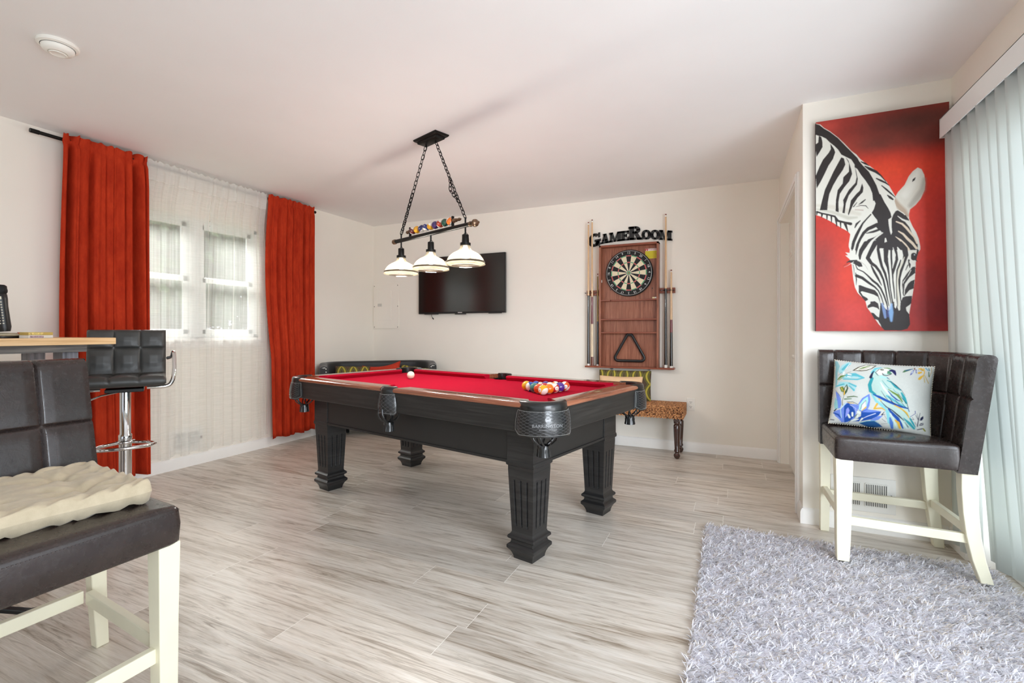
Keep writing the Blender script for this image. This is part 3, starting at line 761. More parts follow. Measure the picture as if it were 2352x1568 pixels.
    S('Q', [(570, 680, 30), (640, 780, 60), (700, 880, 40)], DT); S('Q', [(300, 760, 40), (430, 830, 50), (540, 890, 40), (690, 970, 50)], TE)
    S('Q', [(40, 745, 20), (160, 790, 56), (300, 850, 56), (430, 900, 50), (600, 960, 40), (740, 985, 26)], BL)
    S('Q', [(175, 665, 6), (270, 780, 12), (330, 830, 8)], NV); S('Q', [(330, 760, 8), (420, 870, 16), (500, 930, 14)], NV); S('Q', [(470, 830, 8), (560, 920, 10), (660, 960, 8)], NV)
    S('Q', [(500, 690, 8), (600, 790, 10), (720, 900, 12), (760, 990, 12)], NV); S('Q', [(560, 830, 8), (700, 970, 10), (750, 990, 10)], NV); S('Q', [(750, 980, 14), (790, 1050, 16)], '#1d4f8e')
    S('Q', [(160, 825, 24), (220, 870, 16)], YE); S('Q', [(480, 940, 20), (620, 1000, 30), (740, 1080, 36), (810, 1180, 16)], YE); S('Q', [(670, 1040, 6), (780, 1140, 10)], '#5c6f35')
    S('Q', [(205, 875, 8), (330, 980, 20), (450, 1040, 20), (600, 1150, 30), (720, 1240, 12)], NV)
    S('Q', [(380, 1020, 30), (470, 1110, 60), (580, 1200, 70), (660, 1300, 50), (720, 1400, 24)], BL)
    S('Q', [(700, 1190, 16), (830, 1290, 60), (940, 1390, 40)], DT); S('Q', [(830, 1190, 30), (900, 1280, 40), (960, 1360, 20)], DT)
    S('Q', [(640, 1220, 10), (740, 1330, 30), (800, 1400, 20)], '#cfe6e4'); S('Q', [(740, 1270, 6), (820, 1370, 16)], '#111111')
    S('Q', [(540, 1240, 30), (610, 1290, 56), (660, 1400, 44)], YE); S('Q', [(440, 1200, 30), (480, 1300, 70), (510, 1410, 50)], '#4a76c4'); S('Q', [(430, 1110, 26), (500, 1200, 20), (600, 1400, 22)], '#cfe0da')
    # yellow twig, dark twigs
    S('Q', [(150, 930, 36), (110, 1030, 34), (250, 1010, 30), (320, 1050, 18)], YE)
    S('Q', [(310, 1080, 8), (270, 1150, 20), (330, 1130, 8)], NV); S('Q', [(290, 1230, 8), (370, 1290, 8)], NV); S('Q', [(290, 1340, 5), (410, 1320, 5)], NV); S('Q', [(320, 1150, 5), (380, 1230, 5)], NV)
    S('Q', [(1015, 1060, 8), (1005, 1200, 14), (1000, 1340, 18)], NV); S('Q', [(930, 1110, 8), (1000, 1210, 12)], NV); S('Q', [(950, 1080, 6), (1000, 1190, 8)], NV)
    G('Q', [(1030, 1220), (1040, 1160), (1090, 1115), (1105, 1160), (1080, 1210)], NV); G('Q', [(1030, 1320), (1060, 1270), (1120, 1260), (1125, 1300), (1070, 1320)], NV); S('Q', [(1060, 1300, 10), (1110, 1280, 10)], '#d9dad4')
    S('Q', [(825, 1160, 8), (920, 1080, 10), (905, 1030, 14)], '#3b4a8e'); S('Q', [(850, 1200, 8), (910, 1210, 8), (870, 1160, 6)], NV); S('Q', [(940, 1260, 8), (970, 1310, 8)], NV)
    S('Q', [(1010, 1410, 14), (1110, 1380, 20)], NV); S('Q', [(1130, 1380, 30), (1170, 1420, 30)], '#8a8a30')
    # flowers top right
    G('Q', [(500, 240), (530, 180), (640, 140), (720, 120), (620, 190), (540, 235)], '#4e7a55'); S('Q', [(560, 190, 14), (680, 145, 14)], '#23409a'); S('Q', [(720, 110, 22), (730, 150, 20)], '#7a4a3a')
    S('Q', [(710, 170, 26), (690, 240, 34), (670, 285, 12)], '#3f4a9c'); S('Q', [(705, 180, 12), (690, 240, 18)], '#c9d3e6')
    S('Q', [(760, 150, 20), (780, 220, 26)], '#23409a'); S('Q', [(770, 160, 8), (785, 215, 12)], '#ddddee')
    S('Q', [(810, 120, 30), (850, 110, 40), (890, 150, 40)], YE); S('Q', [(830, 220, 50), (870, 200, 40)], YE); S('Q', [(790, 140, 5), (830, 180, 5)], NV); S('Q', [(830, 130, 5), (870, 170, 5)], NV); S('Q', [(860, 120, 5), (895, 160, 5)], NV)
    S('Q', [(900, 100, 20), (940, 200, 20), (930, 260, 16)], YE); S('Q', [(930, 260, 16), (890, 310, 50), (865, 350, 50)], YE); S('Q', [(935, 260, 10), (990, 410, 14)], '#bfa43c'); S('Q', [(950, 250, 10), (1075, 420, 14)], '#bfa43c')
    S('Q', [(940, 90, 26), (1000, 140, 20)], '#5d9bb8'); S('Q', [(1000, 90, 16), (1030, 140, 16)], '#2e6a68'); S('Q', [(1050, 70, 20), (1080, 160, 16), (1060, 290, 10)], '#b5a27c'); S('Q', [(1020, 170, 14), (1050, 270, 20)], '#3d6a3c')
    p.mottling(0.05, 120, 100)
    return p
# ------------------------------------------------------------------ room shell
XL, YB, XC, YZ, XR, H = -4.086, 4.72, 0.38, 3.234, 1.05, 2.44
YF = -2.6
b = MB(); b.box(XL - 0.3, XR + 0.3, YF, YB + 0.2, -0.1, 0.0); struct(b.build('floor', FLOOR, smooth=0))
b = MB(); b.box(XL - 0.3, XR + 0.3, YF, YB + 0.2, H, H + 0.1); struct(b.build('ceiling', CEIL, smooth=0))
# left wall with the window opening
WY0, WY1, WZ0, WZ1 = 1.98, 3.12, 1.06, 2.07
b = MB()
b.box(XL - 0.14, XL, YF, WY0, 0, H); b.box(XL - 0.14, XL, WY1, YB + 0.14, 0, H)
b.box(XL - 0.14, XL, WY0, WY1, 0, WZ0); b.box(XL - 0.14, XL, WY0, WY1, WZ1, H)
struct(b.build('wall_left', WALL, smooth=0))
b = MB(); b.box(XL, XC + 0.12, YB, YB + 0.14, 0, H); struct(b.build('wall_back', WALL, smooth=0))
# closet wall (faces left) with the doorway
CY0, CY1, CZ = 3.42, 4.62, 2.03
b = MB()
b.box(XC, XC + 0.12, YZ + 0.12, CY0, 0, H); b.box(XC, XC + 0.12, CY1, YB, 0, H); b.box(XC, XC + 0.12, CY0, CY1, CZ, H)
struct(b.build('wall_closet', WALL, smooth=0))
b = MB(); b.box(XC, XR + 0.14, YZ, YZ + 0.12, 0, H); struct(b.build('wall_front', WALL, smooth=0))
# right wall with the slider opening
SY0, SY1, SZ = -0.8, 2.97, 2.06
b = MB()
b.box(XR, XR + 0.14, SY1, YZ, 0, H); b.box(XR, XR + 0.14, YF, SY0, 0, H); b.box(XR, XR + 0.14, SY0, SY1, SZ, H)
struct(b.build('wall_right', WALL, smooth=0))

def baseboard(name, segs, n):
    """segs: list of (p0, p1) on the wall plane; n = 2D inward normal"""
    b = MB()
    for (x0, y0), (x1, y1) in segs:
        prof = [(0, 0), (0.014, 0), (0.014, 0.066), (0.010, 0.080), (0.006, 0.088), (0, 0.092)]
        vs = [(x + n[0] * d, y + n[1] * d, z) for x, y in ((x0, y0), (x1, y1)) for d, z in prof]
        k = len(prof)
        fs = [(i, (i + 1) % k, k + (i + 1) % k, k + i) for i in range(k)] + [tuple(range(k)), tuple(range(2 * k - 1, k - 1, -1))]
        b.add(vs, fs)
    return struct(b.build(name, TRIM, smooth=30))
baseboard('baseboard_left', [((XL, YF), (XL, YB))], (1, 0))
baseboard('baseboard_back', [((XL + 0.014, YB), (XC - 0.004, YB))], (0, -1))
baseboard('baseboard_front', [((XC, YZ), (XR - 0.014, YZ))], (0, -1))
baseboard('baseboard_closet', [((XC, YZ - 0.014), (XC, CY0 - 0.062))], (-1, 0))
baseboard('baseboard_right', [((XR, SY1 + 0.06), (XR, YZ))], (-1, 0))

# closet door casing, jamb and bifold door
b = MB()
for y0, y1, z0, z1 in ((CY0 - 0.058, CY0, 0, CZ + 0.058), (CY1, CY1 + 0.058, 0, CZ + 0.058), (CY0, CY1, CZ, CZ + 0.058)):
    b.box(XC - 0.016, XC, y0, y1, z0, z1)
    b.box(XC - 0.022, XC - 0.016, y0 + 0.02, y1 - 0.006, z0 + (0.02 if z0 > 1 else 0), z1 - 0.006)
struct(b.build('trim_1', TRIM, smooth=0, bevel=0.003))
dm = thing('door_1', 'white panelled bifold closet door with two small knobs', 'door', (XC + 0.062, 0, 0)); struct(dm)
yy = [CY0 + 0.004, CY0 + 0.302, CY0 + 0.600, CY0 + 0.898, CY1 - 0.006]
for i in range(4):
    b = MB(); y0, y1 = yy[i] + 0.002, yy[i + 1] - 0.002
    b.box(0, 0.03, y0, y1, 0.012, CZ - 0.012)
    for z0, z1 in ((0.16, 0.86), (1.0, 1.62), (1.72, 1.92)):
        b.prism([(y0 + 0.05, z0), (y1 - 0.05, z0), (y1 - 0.05, z1), (y0 + 0.05, z1)], -0.003, 0.001, plane='yz')
        b.prism([(y0 + 0.075, z0 + 0.025), (y1 - 0.075, z0 + 0.025), (y1 - 0.075, z1 - 0.025), (y0 + 0.075, z1 - 0.025)], -0.007, 0.001, plane='yz')
    pn = b.build('door_leaf', DOORW, dm, smooth=0, bevel=0.002)
    if i in (1, 2):
        b = MB(); yk = y1 - 0.04 if i == 1 else y0 + 0.04
        b.lathe([(0.004, 0), (0.007, -0.006), (0.006, -0.012), (0.014, -0.018), (0.017, -0.026), (0.012, -0.033), (0.001, -0.035)], 16, axis='x', c=(0, yk, 0.93))
        b.build('knob', DOORW, pn, smooth=60)

# window behind the sheer curtains: two double-hung sashes
wm = thing('window_1', 'white double-hung twin window seen through the sheer curtains', 'window', (XL, 0, 0)); struct(wm)
b = MB()
b.box(-0.10, -0.03, WY0, WY0 + 0.035, WZ0, WZ1); b.box(-0.10, -0.03, WY1 - 0.035, WY1, WZ0, WZ1)
b.box(-0.10, -0.03, WY0, WY1, WZ1 - 0.035, WZ1); b.box(-0.10, -0.03, WY0, WY1, WZ0, WZ0 + 0.035)
ym = 2.55; b.box(-0.105, -0.025, ym - 0.055, ym + 0.055, WZ0, WZ1)
b.build('window_frame', VINYL, wm, smooth=0, bevel=0.003)
for y0, y1 in ((WY0 + 0.035, ym - 0.055), (ym + 0.055, WY1 - 0.035)):
    for z0, z1, x in ((WZ0 + 0.035, 1.575, -0.045), (1.545, WZ1 - 0.035, -0.07)):
        b = MB()
        b.box(x - 0.02, x, y0, y0 + 0.04, z0, z1); b.box(x - 0.02, x, y1 - 0.04, y1, z0, z1)
        b.box(x - 0.02, x, y0, y1, z0, z0 + 0.04); b.box(x - 0.02, x, y0, y1, z1 - 0.04, z1)
        sa = b.build('sash', VINYL, wm, smooth=0, bevel=0.003)
        b = MB(); b.box(x - 0.012, x - 0.008, y0 + 0.04, y1 - 0.04, z0 + 0.04, z1 - 0.04)
        b.build('pane', GLASS, sa, smooth=0)
b = MB(); b.box(XL - 0.11, XL + 0.03, WY0 - 0.04, WY1 + 0.04, WZ0 - 0.028, WZ0); b.box(XL, XL + 0.016, WY0 - 0.02, WY1 + 0.02, WZ0 - 0.085, WZ0 - 0.028)
struct(b.build('window_sill', TRIM, smooth=0, bevel=0.004))

# sliding glass door on the right, recessed behind the blinds
sm = thing('door_2', 'white framed sliding glass door behind the vertical blinds', 'door', (XR + 0.125, 0, 0)); struct(sm)
b = MB()
b.box(-0.02, 0.05, SY0, SY0 + 0.05, 0, SZ); b.box(-0.02, 0.05, SY1 - 0.05, SY1, 0, SZ); b.box(-0.02, 0.05, SY0, SY1, SZ - 0.05, SZ); b.box(-0.02, 0.05, SY0, SY1, 0, 0.03)
b.build('door_frame', VINYL, sm, smooth=0, bevel=0.003)
yc = (SY0 + SY1) / 2
for y0, y1, x in ((SY0 + 0.05, yc + 0.03, 0.0), (yc - 0.03, SY1 - 0.05, 0.02)):
    b = MB()
    for q in ((y0, y0 + 0.06, 0.03, SZ - 0.05), (y1 - 0.06, y1, 0.03, SZ - 0.05), (y0, y1, 0.03, 0.11), (y0, y1, SZ - 0.12, SZ - 0.05)): b.box(x, x + 0.02, *q)
    lf = b.build('door_leaf', VINYL, sm, smooth=0, bevel=0.002)
    b = MB(); b.box(x + 0.008, x + 0.012, y0 + 0.06, y1 - 0.06, 0.11, SZ - 0.12); b.build('pane', GLASS, lf, smooth=0)

# vertical blinds: valance and slats, pushed outward at the bottom
VANE = NT('blind_vane_vinyl')
_d = VANE.n('ShaderNodeBsdfDiffuse'); _d.inputs[0].default_value = (*lin('#f1f3f3'), 1)
_t = VANE.n('ShaderNodeBsdfTranslucent'); _t.inputs[0].default_value = (*lin('#f3f8f5'), 1)
_g = VANE.n('ShaderNodeBsdfGlossy'); _g.inputs['Roughness'].default_value = 0.35
_m = VANE.n('ShaderNodeMixShader'); _m.inputs[0].default_value = 0.68
VANE.l(_d.outputs[0], _m.inputs[1]); VANE.l(_t.outputs[0], _m.inputs[2])
_m2 = VANE.n('ShaderNodeMixShader'); _m2.inputs[0].default_value = 0.05
VANE.l(_m.outputs[0], _m2.inputs[1]); VANE.l(_g.outputs[0], _m2.inputs[2]); VANE.l(_m2.outputs[0], VANE.out.inputs[0])
VANE = VANE.m
vb = thing('vertical_blinds', 'white vertical blinds with a straight valance over the sliding door', 'blinds', (0.99, 0, 0))
b = MB()
b.box(-0.016, -0.010, -0.9, 3.15, 2.105, 2.205); b.box(-0.016, XR - 0.99, 3.144, 3.15, 2.105, 2.205)
b.box(-0.016, XR - 0.99, -0.9, 3.144, 2.199, 2.205)
b.build('valance', VINYL, vb, smooth=0, bevel=0.0015)
b = MB(); b.box(-0.002, 0.04, -0.9, 3.13, 2.12, 2.15); b.build('head_rail', mat('grey_rail_metal', '#9a9c9c', 0.4, 0.6), vb, smooth=0)
NV_ = 16
for i in range(NV_):
    y = 3.055 - i * 0.083
    a = R(38 + 5 * math.sin(i * 2.1))
    zb = 0.052 + 0.006 * math.sin(i * 3.3)
    lean = 0.115 + 0.02 * math.sin(i * 1.7) if y < 2.9 else 0.035
    twist = 0.12 * math.sin(i * 1.3 + 1)
    def fn(u, v, y=y, a=a, lean=lean, zb=zb, twist=twist):
        z = 2.112 + (zb - 2.112) * v
        w = (u - 0.5) * 0.089
        aa = a + twist * v
        cup = 0.006 * (1 - (2 * u - 1) ** 2)
        k = lean * v ** 1.2
        cx = 0.015 + k + math.sin(aa) * w - math.cos(aa) * cup
        cy = y - math.cos(aa) * w - math.sin(aa) * cup
        return (cx, cy, z)
    b = MB(); b.grid(fn, 6, 8)
    o = b.build('slat', VANE, vb, smooth=180)
    sd = o.modifiers.new('s', 'SOLIDIFY'); sd.thickness = 0.0009

# ------------------------------------------------------------------ outdoors beyond the left window
GRASS = mat('lawn_green', '#5c7a3a', 0.9, var=0.25, vscale=3)
b = MB(); b.box(-30, XL - 0.4, -16, 26, -0.25, -0.15); o = b.build('ground_outside', GRASS, smooth=0); struct(o)
LEAF = mat('dark_green_leaves', '#34491f', 0.6, var=0.5, vscale=1.2)
BARK = mat('grey_brown_bark', '#5a4a3c', 0.9, var=0.2)
def tree(loc, rad, hgt, n, label):
    t = thing('tree', label, 'tree', loc, group='trees outside the window')
    b = MB(); b.tube([(0, 0, 0), (0.05, 0.02, hgt * 0.4), (0, 0.05, hgt * 0.8)], [0.14, 0.1, 0.04], 8); b.build('trunk', BARK, t)
    r = RNG.normal(size=(n, 3)); r /= np.linalg.norm(r, axis=1)[:, None]
    rr_ = RNG.random(n) ** 0.45
    c = r * rr_[:, None] * np.array([rad, rad, hgt * 0.46]) + np.array([0, 0, hgt * 0.56])
    u = RNG.normal(size=(n, 3)); u /= np.linalg.norm(u, axis=1)[:, None]
    w = np.cross(u, r); w /= np.linalg.norm(w, axis=1)[:, None] + 1e-9
    s = 0.09 + 0.05 * RNG.random(n)[:, None]
    V = np.stack([c - u * s, c + w * s * 0.5, c + u * s, c - w * s * 0.5], 1).reshape(-1, 3)
    fast_mesh('foliage', V, np.arange(4 * n).reshape(n, 4), LEAF, t, smooth=False)
tree((-8.6, 4.4, -0.15), 1.5, 4.6, 9000, 'dense dark green tree outside, seen through the left half of the window')
tree((-9.6, 7.9, -0.15), 1.9, 5.0, 9000, 'dense dark green tree outside, seen through the right half of the window')
tree((-10.5, 0.9, -0.15), 1.6, 4.4, 6000, 'green tree outside, mostly hidden behind the left red curtain')

# ------------------------------------------------------------------ curtains
def curtain_fn(Ya, Yb, X, z0, z1, nf, amp, seed, rod_z, left=None, right=None, hem=0.0, shift=0.0, valleys=None):
    rs = random.Random(seed)
    ph = [rs.random() * 6.28 for _ in range(6)]
    def fn(u, v):
        # v: 0 top .. 1 bottom
        z = z1 + (z0 - z1) * v
        ya = Ya + (left(v) if left else 0); yb = Yb + (right(v) if right else 0)
        uu = u + 0.018 * math.sin(2 * PI * 2.3 * u + ph[0]) + 0.012 * math.sin(2 * PI * 5 * u + ph[1] + v * 1.5)
        y = ya + (yb - ya) * uu
        f = math.sin(2 * PI * nf * u + ph[2] + 0.9 * math.sin(3 * u + ph[3]) + 0.5 * v) + 0.35 * math.sin(2 * PI * nf * 2.3 * u + ph[4] + v)
        if valleys:
            f = 0.55 + 0.22 * math.sin(2 * PI * nf * u + ph[2] + 0.4 * v) + 0.12 * math.sin(2 * PI * nf * 2.7 * u + ph[4])
            for (uc, sw, dp) in valleys:
                uq = uc + 0.012 * math.sin(2.2 * v + uc * 30)
                f -= dp * math.exp(-((u - uq) / sw) ** 2)
        pinch = abs(z - rod_z)
        k = amp * (0.60 + 0.40 * smooth01(pinch, 0.0, 0.25)) * (0.75 + 0.35 * math.sin(2 * PI * u * 1.3 + ph[5]))
        x = X + f * k + shift * (1 - smooth01(pinch, 0.03, 0.30)) - ((0.9 if z < rod_z else 0.45) * f * k * (1 - smooth01(pinch, 0.014, 0.05)) if shift else 0)
        zz = z
        if v < 0.06: zz += 0.006 * math.sin(2 * PI * nf * 1.7 * u + ph[1]) * (1 - v / 0.06)
        if v > 0.97: zz += hem * math.sin(2 * PI * nf * 0.5 * u + ph[2])
        y += 0.006 * math.cos(2 * PI * nf * u + ph[2]) * v
        return (x, y, zz)
    return fn
def vwarp(v):  # denser rows at the top
    return v ** 1.6
rod = thing('curtain_rod', 'slim black curtain rod on the left wall above the window', 'curtain rod', (-4.0, 0, 2.379))
b = MB(); b.tube([(0, 1.475, 0), (0, 3.70, 0)], 0.0115, 14); b.build('rod_tube', BLACKMETAL, rod, smooth=60)
for y0, y1 in ((1.455, 1.50), (3.675, 3.72)):
    b = MB(); b.tube([(0, y0, 0), (0, y1, 0)], 0.014, 16); b.build('end_cap', BLACKMETAL, rod, smooth=60, bevel=0.001)
for y in (1.70, 3.60):
    b = MB(); b.box(XL + 4.0, 0.004, y - 0.006, y + 0.006, -0.018, -0.010); b.box(XL + 4.0, XL + 4.003, y - 0.012, y + 0.012, -0.04, 0.03); b.build('bracket', BLACKMETAL, rod, smooth=0)
def curtain(name, label, cat, group, fn, mats, nu, nv, headrows=0, th=0.0015):
    b = MB(); b.grid(lambda u, v: fn(u, vwarp(v)), nu, nv)
    if headrows:
        b.mi = []
        for i in range(nu):
            for j in range(nv): b.mi.append(1 if j < headrows else 0)
    o = b.build(name, mats, smooth=180)
    if th:
        m = o.modifiers.new('s', 'SOLIDIFY'); m.thickness = th
    return tag(o, label, cat, group)
curtain('curtain', 'rust red velvet curtain left of the sheers, behind the black bar stool', 'curtain', 'red velvet curtains',
        curtain_fn(1.60, 2.105, -3.985, 0.055, 2.418, 5.2, 0.052, 3, 2.379, shift=0.006, valleys=[(0.10, 0.022, 1.7), (0.21, 0.008, 0.9), (0.33, 0.018, 1.5), (0.47, 0.007, 0.8), (0.60, 0.008, 0.9), (0.71, 0.007, 0.7), (0.83, 0.024, 1.8), (0.92, 0.010, 1.2)], right=lambda v: 0.03 * v, left=lambda v: -0.02 * math.sin(PI * v), hem=0.006), VELVET, 150, 60, th=0.003)
curtain('curtain', 'rust red velvet curtain right of the sheers, beside the pool table', 'curtain', 'red velvet curtains',
        curtain_fn(3.135, 3.69, -3.985, 0.095, 2.418, 5.2, 0.050, 11, 2.379, shift=0.006, valleys=[(0.12, 0.010, 1.0), (0.24, 0.020, 1.7), (0.38, 0.008, 0.9), (0.50, 0.014, 1.3), (0.63, 0.008, 0.8), (0.76, 0.022, 1.8), (0.88, 0.010, 1.1)], left=lambda v: -0.05 * math.sin(PI * min(1, v * 1.5)) + 0.04 * v, hem=0.01), VELVET, 150, 60, th=0.003)
curtain('sheer_curtain', 'white sheer curtain panel beside the left red curtain', 'curtain', 'white sheer panels',
        curtain_fn(2.098, 2.62, -4.034, 0.115, 2.414, 7, 0.013, 21, 2.379, hem=0.012, shift=0.052), [SHEER, SHEERHEAD], 150, 50, headrows=9, th=0)
curtain('sheer_curtain', 'white sheer curtain panel beside the right red curtain', 'curtain', 'white sheer panels',
        curtain_fn(2.625, 3.140, -4.026, 0.125, 2.414, 7, 0.013, 33, 2.379, hem=0.012, right=lambda v: 0.05 * smooth01(v, 0.05, 0.4), left=lambda v: -0.03 * smooth01(v, 0.1, 0.6), shift=0.045), [SHEER, SHEERHEAD], 150, 50, headrows=9, th=0)

# ------------------------------------------------------------------ small wall and ceiling fittings
VENTWHITE = mat('vent_white_metal', '#ecebe6', 0.4, var=0.01)
DARKGAP = mat('dark_duct', '#3b3a38', 0.8)
def register(label, w, h, loc, rotz):
    t = thing('wall_vent', label, 'vent', loc, rotz)
    b = MB(); b.box(-w / 2, w / 2, -0.008, 0, -h / 2, h / 2)
    o = b.build('plate', VENTWHITE, t, smooth=0, bevel=0.003)
    for sx in (-1, 1):
        b = MB(); b.box(sx * w * 0.205 - w * 0.165, sx * w * 0.205 + w * 0.165, -0.0095, -0.006, -h * 0.33, h * 0.33)
        g = b.build('duct_opening', DARKGAP, t, smooth=0)
        b = MB(); n = 12
        for k in range(n + 1):
            x = sx * w * 0.205 - w * 0.165 + k * w * 0.33 / n
            b.box(x - 0.0022, x + 0.0022, -0.013, -0.009, -h * 0.33, h * 0.33)
        for z in ((-0.33, -0.11, 0.11, 0.33) if w < 0.28 else (-0.33, 0, 0.33)):
            b.box(sx * w * 0.205 - w * 0.165, sx * w * 0.205 + w * 0.165, -0.0125, -0.009, z * h - 0.003, z * h + 0.003)
        b.build('grille', VENTWHITE, t, smooth=0)
    b = MB(); b.cbox((w * 0.43, -0.014, 0), 0.005, 0.012, 0.02); b.build('lever', DARKGAP, t, smooth=0)
register('white wall vent low on the left wall, seen through the sheer curtain', 0.27, 0.19, (XL, 2.45, 0.225), R(90))
register('white wall vent behind the legs of the corner chair', 0.30, 0.19, (0.665, YZ, 0.208), 0)
# outlet
t = thing('wall_outlet', 'white double electrical outlet on the back wall beside the woven bench', 'outlet', (-0.339, YB, 0.44))
b = MB(); b.box(-0.036, 0.036, -0.006, 0, -0.058, 0.058); b.build('cover_plate', WHITEPLASTIC, t, smooth=0, bevel=0.003)
for z in (-0.021, 0.021):
    b = MB(); b.cbox((0, -0.007, z), 0.030, 0.004, 0.028); s_ = b.build('socket', WHITEPLASTIC, t, smooth=0, bevel=0.004)
    b = MB(); b.cbox((-0.007, -0.0095, z + 0.003), 0.003, 0.001, 0.009); b.cbox((0.007, -0.0095, z + 0.003), 0.003, 0.001, 0.008); b.cbox((0, -0.0095, z - 0.008), 0.005, 0.001, 0.005)
    b.build('slots', BLACKPLASTIC, s_, smooth=0)
# electrical panel
t = thing('electrical_panel', 'white painted breaker panel on the back wall at the corner', 'electrical panel', (-3.882, YB, 1.43))
b = MB(); b.box(-0.196, 0.196, -0.010, 0, -0.275, 0.275); b.build('cover', WALL, t, smooth=0, bevel=0.003)
b = MB(); b.box(-0.115, 0.085, -0.016, -0.010, -0.17, 0.19); d = b.build('panel_door', WALL, t, smooth=0, bevel=0.002)
b = MB(); b.box(-0.12, -0.06, -0.020, -0.016, 0.0, 0.035); b.cbox((-0.085, -0.021, 0.018), 0.008, 0.003, 0.016); b.build('latch', mat('grey_latch', '#cfccc4', 0.4), d, smooth=0)
SCREWM = mat('steel_screw', '#8c8a84', 0.4, 0.8)
for x in (-0.18, 0.18):
    for z in (-0.255, 0.0, 0.255):
        b = MB(); b.lathe([(0.006, -0.010), (0.005, -0.013), (0.001, -0.0135)], 10, axis='y', c=(x, 0, z)); b.build('screw', SCREWM, t)
# smoke detector
t = thing('smoke_detector', 'round white smoke detector on the ceiling', 'smoke detector', (-2.825, 1.125, H))
b = MB(); b.lathe([(0.001, 0), (0.074, 0), (0.076, -0.006), (0.074, -0.014), (0.062, -0.018)], 48, caps=False); b.build('base_plate', WHITEPLASTIC, t, smooth=40)
b = MB(); b.lathe([(0.058, -0.010), (0.060, -0.0195), (0.058, -0.030), (0.050, -0.040), (0.036, -0.044), (0.034, -0.0425), (0.001, -0.0425)], 48, caps=False); hd = b.build('housing', WHITEPLASTIC, t, smooth=40)
b = MB(); b.lathe([(0.0585, -0.016), (0.0605, -0.0175), (0.0605, -0.0185), (0.0585, -0.020)], 48, caps=False); b.build('sensing_gap', DARKGAP, t, smooth=40)
b = MB()
b.tube([(0.030 * math.cos(a) * 0.9, 0.030 * math.sin(a), -0.046) for a in [R(k * 12 - 150) for k in range(21)]], 0.003, 8)
b.build('test_button', WHITEPLASTIC, t)
# ------------------------------------------------------------------ pool table
ROT = R(-12.43); TX, TY = -1.6707, 2.7303
def TW(u, v, z=0.0):
    c, s = math.cos(ROT), math.sin(ROT)
    return (TX + c * u - s * v, TY + s * u + c * v, z)
pt = thing('pool_table', 'black pool table with red cloth and mahogany rails', 'pool table', (TX, TY, 0), ROT)
HU, HV = 1.095, 0.557
ZB, ZA, ZR, ZBED = 0.654, 0.766, 0.793, 0.760
PEARL = mat('pearl_sight', '#e9e4d6', 0.2)
# legs: square baluster with three flutes on every face
def leg_bm(sign_u, sign_v):
    b = MB(); b.M = Matrix.Translation((0.864 * sign_u, 0.373 * sign_v, 0))
    foot = [(0.055, 0.0), (0.0565, 0.012), (0.061, 0.026), (0.069, 0.041), (0.079, 0.052), (0.081, 0.056), (0.081, 0.068), (0.075, 0.074), (0.067, 0.080), (0.065, 0.086), (0.065, 0.094),
            (0.072, 0.098), (0.0775, 0.103), (0.0785, 0.109), (0.0765, 0.116), (0.070, 0.121), (0.065, 0.126), (0.062, 0.135)]
    b.square_lathe(foot)
    top = [(0.0755, 0.440), (0.0755, 0.455), (0.0765, 0.458), (0.082, 0.462), (0.0835, 0.470), (0.082, 0.483), (0.079, 0.487), (0.079, 0.700)]
    b.square_lathe(top)
    z0, z1 = 0.135, 0.440
    def half(z): return 0.062 + (0.0755 - 0.062) * (z - z0) / (z1 - z0)
    us = [-1.0]
    for c in (-0.52, 0.0, 0.52): us += [c - 0.082, c - 0.062, c, c + 0.062, c + 0.082]
    us += [1.0]
    zs = [z0, z0 + 0.028, z0 + 0.034, z0 + 0.040, z1 - 0.060, z1 - 0.054, z1 - 0.048, z1]
    for k in range(4):
        a = k * PI / 2; ca, sa = math.cos(a), math.sin(a)
        vs = []
        for i, uu in enumerate(us):
            for j, z in enumerate(zs):
                h = half(z)
                depth = 0
                if 1 <= i <= len(us) - 2 and 1 <= j <= len(zs) - 2:
                    r = (i - 1) % 5
                    dep = (0, 0.0085, 0.0115, 0.0085, 0)[r]
                    depth = dep * (0 if j in (1, len(zs) - 2) else (0.75 if j in (2, len(zs) - 3) else 1))
                x, y = uu * h, -(h - depth)
                vs.append((ca * x - sa * y, sa * x + ca * y, z))
        n = len(zs); fs = []
        for i in range(len(us) - 1):
            for j in range(n - 1):
                fs.append((i * n + j, (i + 1) * n + j, (i + 1) * n + j + 1, i * n + j + 1))
        b.add(vs, fs)
    return b
for su in (-1, 1):
    for sv in (-1, 1):
        leg_bm(su, sv).build('leg', BLACKWOOD, pt, smooth=30, bevel=0.0012)
# inner cabinet panels
for name, (u0, u1, v0, v1) in (('side_panel', (-0.79, 0.79, -0.447, -0.425)), ('side_panel', (-0.79, 0.79, 0.425, 0.447)), ('end_panel', (0.915, 0.937, -0.30, 0.30)), ('end_panel', (-0.937, -0.915, -0.30, 0.30))):
    b = MB(); b.box(u0, u1, v0, v1, 0.474, 0.70)
    long_ = (u1 - u0) > (v1 - v0)
    b.box(u0, u1, v0 - (0.006 if long_ and v0 < 0 else 0), v1 + (0.006 if long_ and v0 > 0 else 0), 0.470, 0.484)
    if not long_: b.box(u0 - (0.006 if u0 < 0 else 0), u1 + (0.006 if u0 > 0 else 0), v0, v1, 0.470, 0.484)
    b.build(name, BLACKPAINT, pt, smooth=0, bevel=0.002)
b = MB(); b.box(-1.02, 1.02, -0.50, 0.50, 0.70, 0.745); b.build('slate_bed', mat('grey_slate', '#4a4b4c', 0.8), pt, smooth=0)
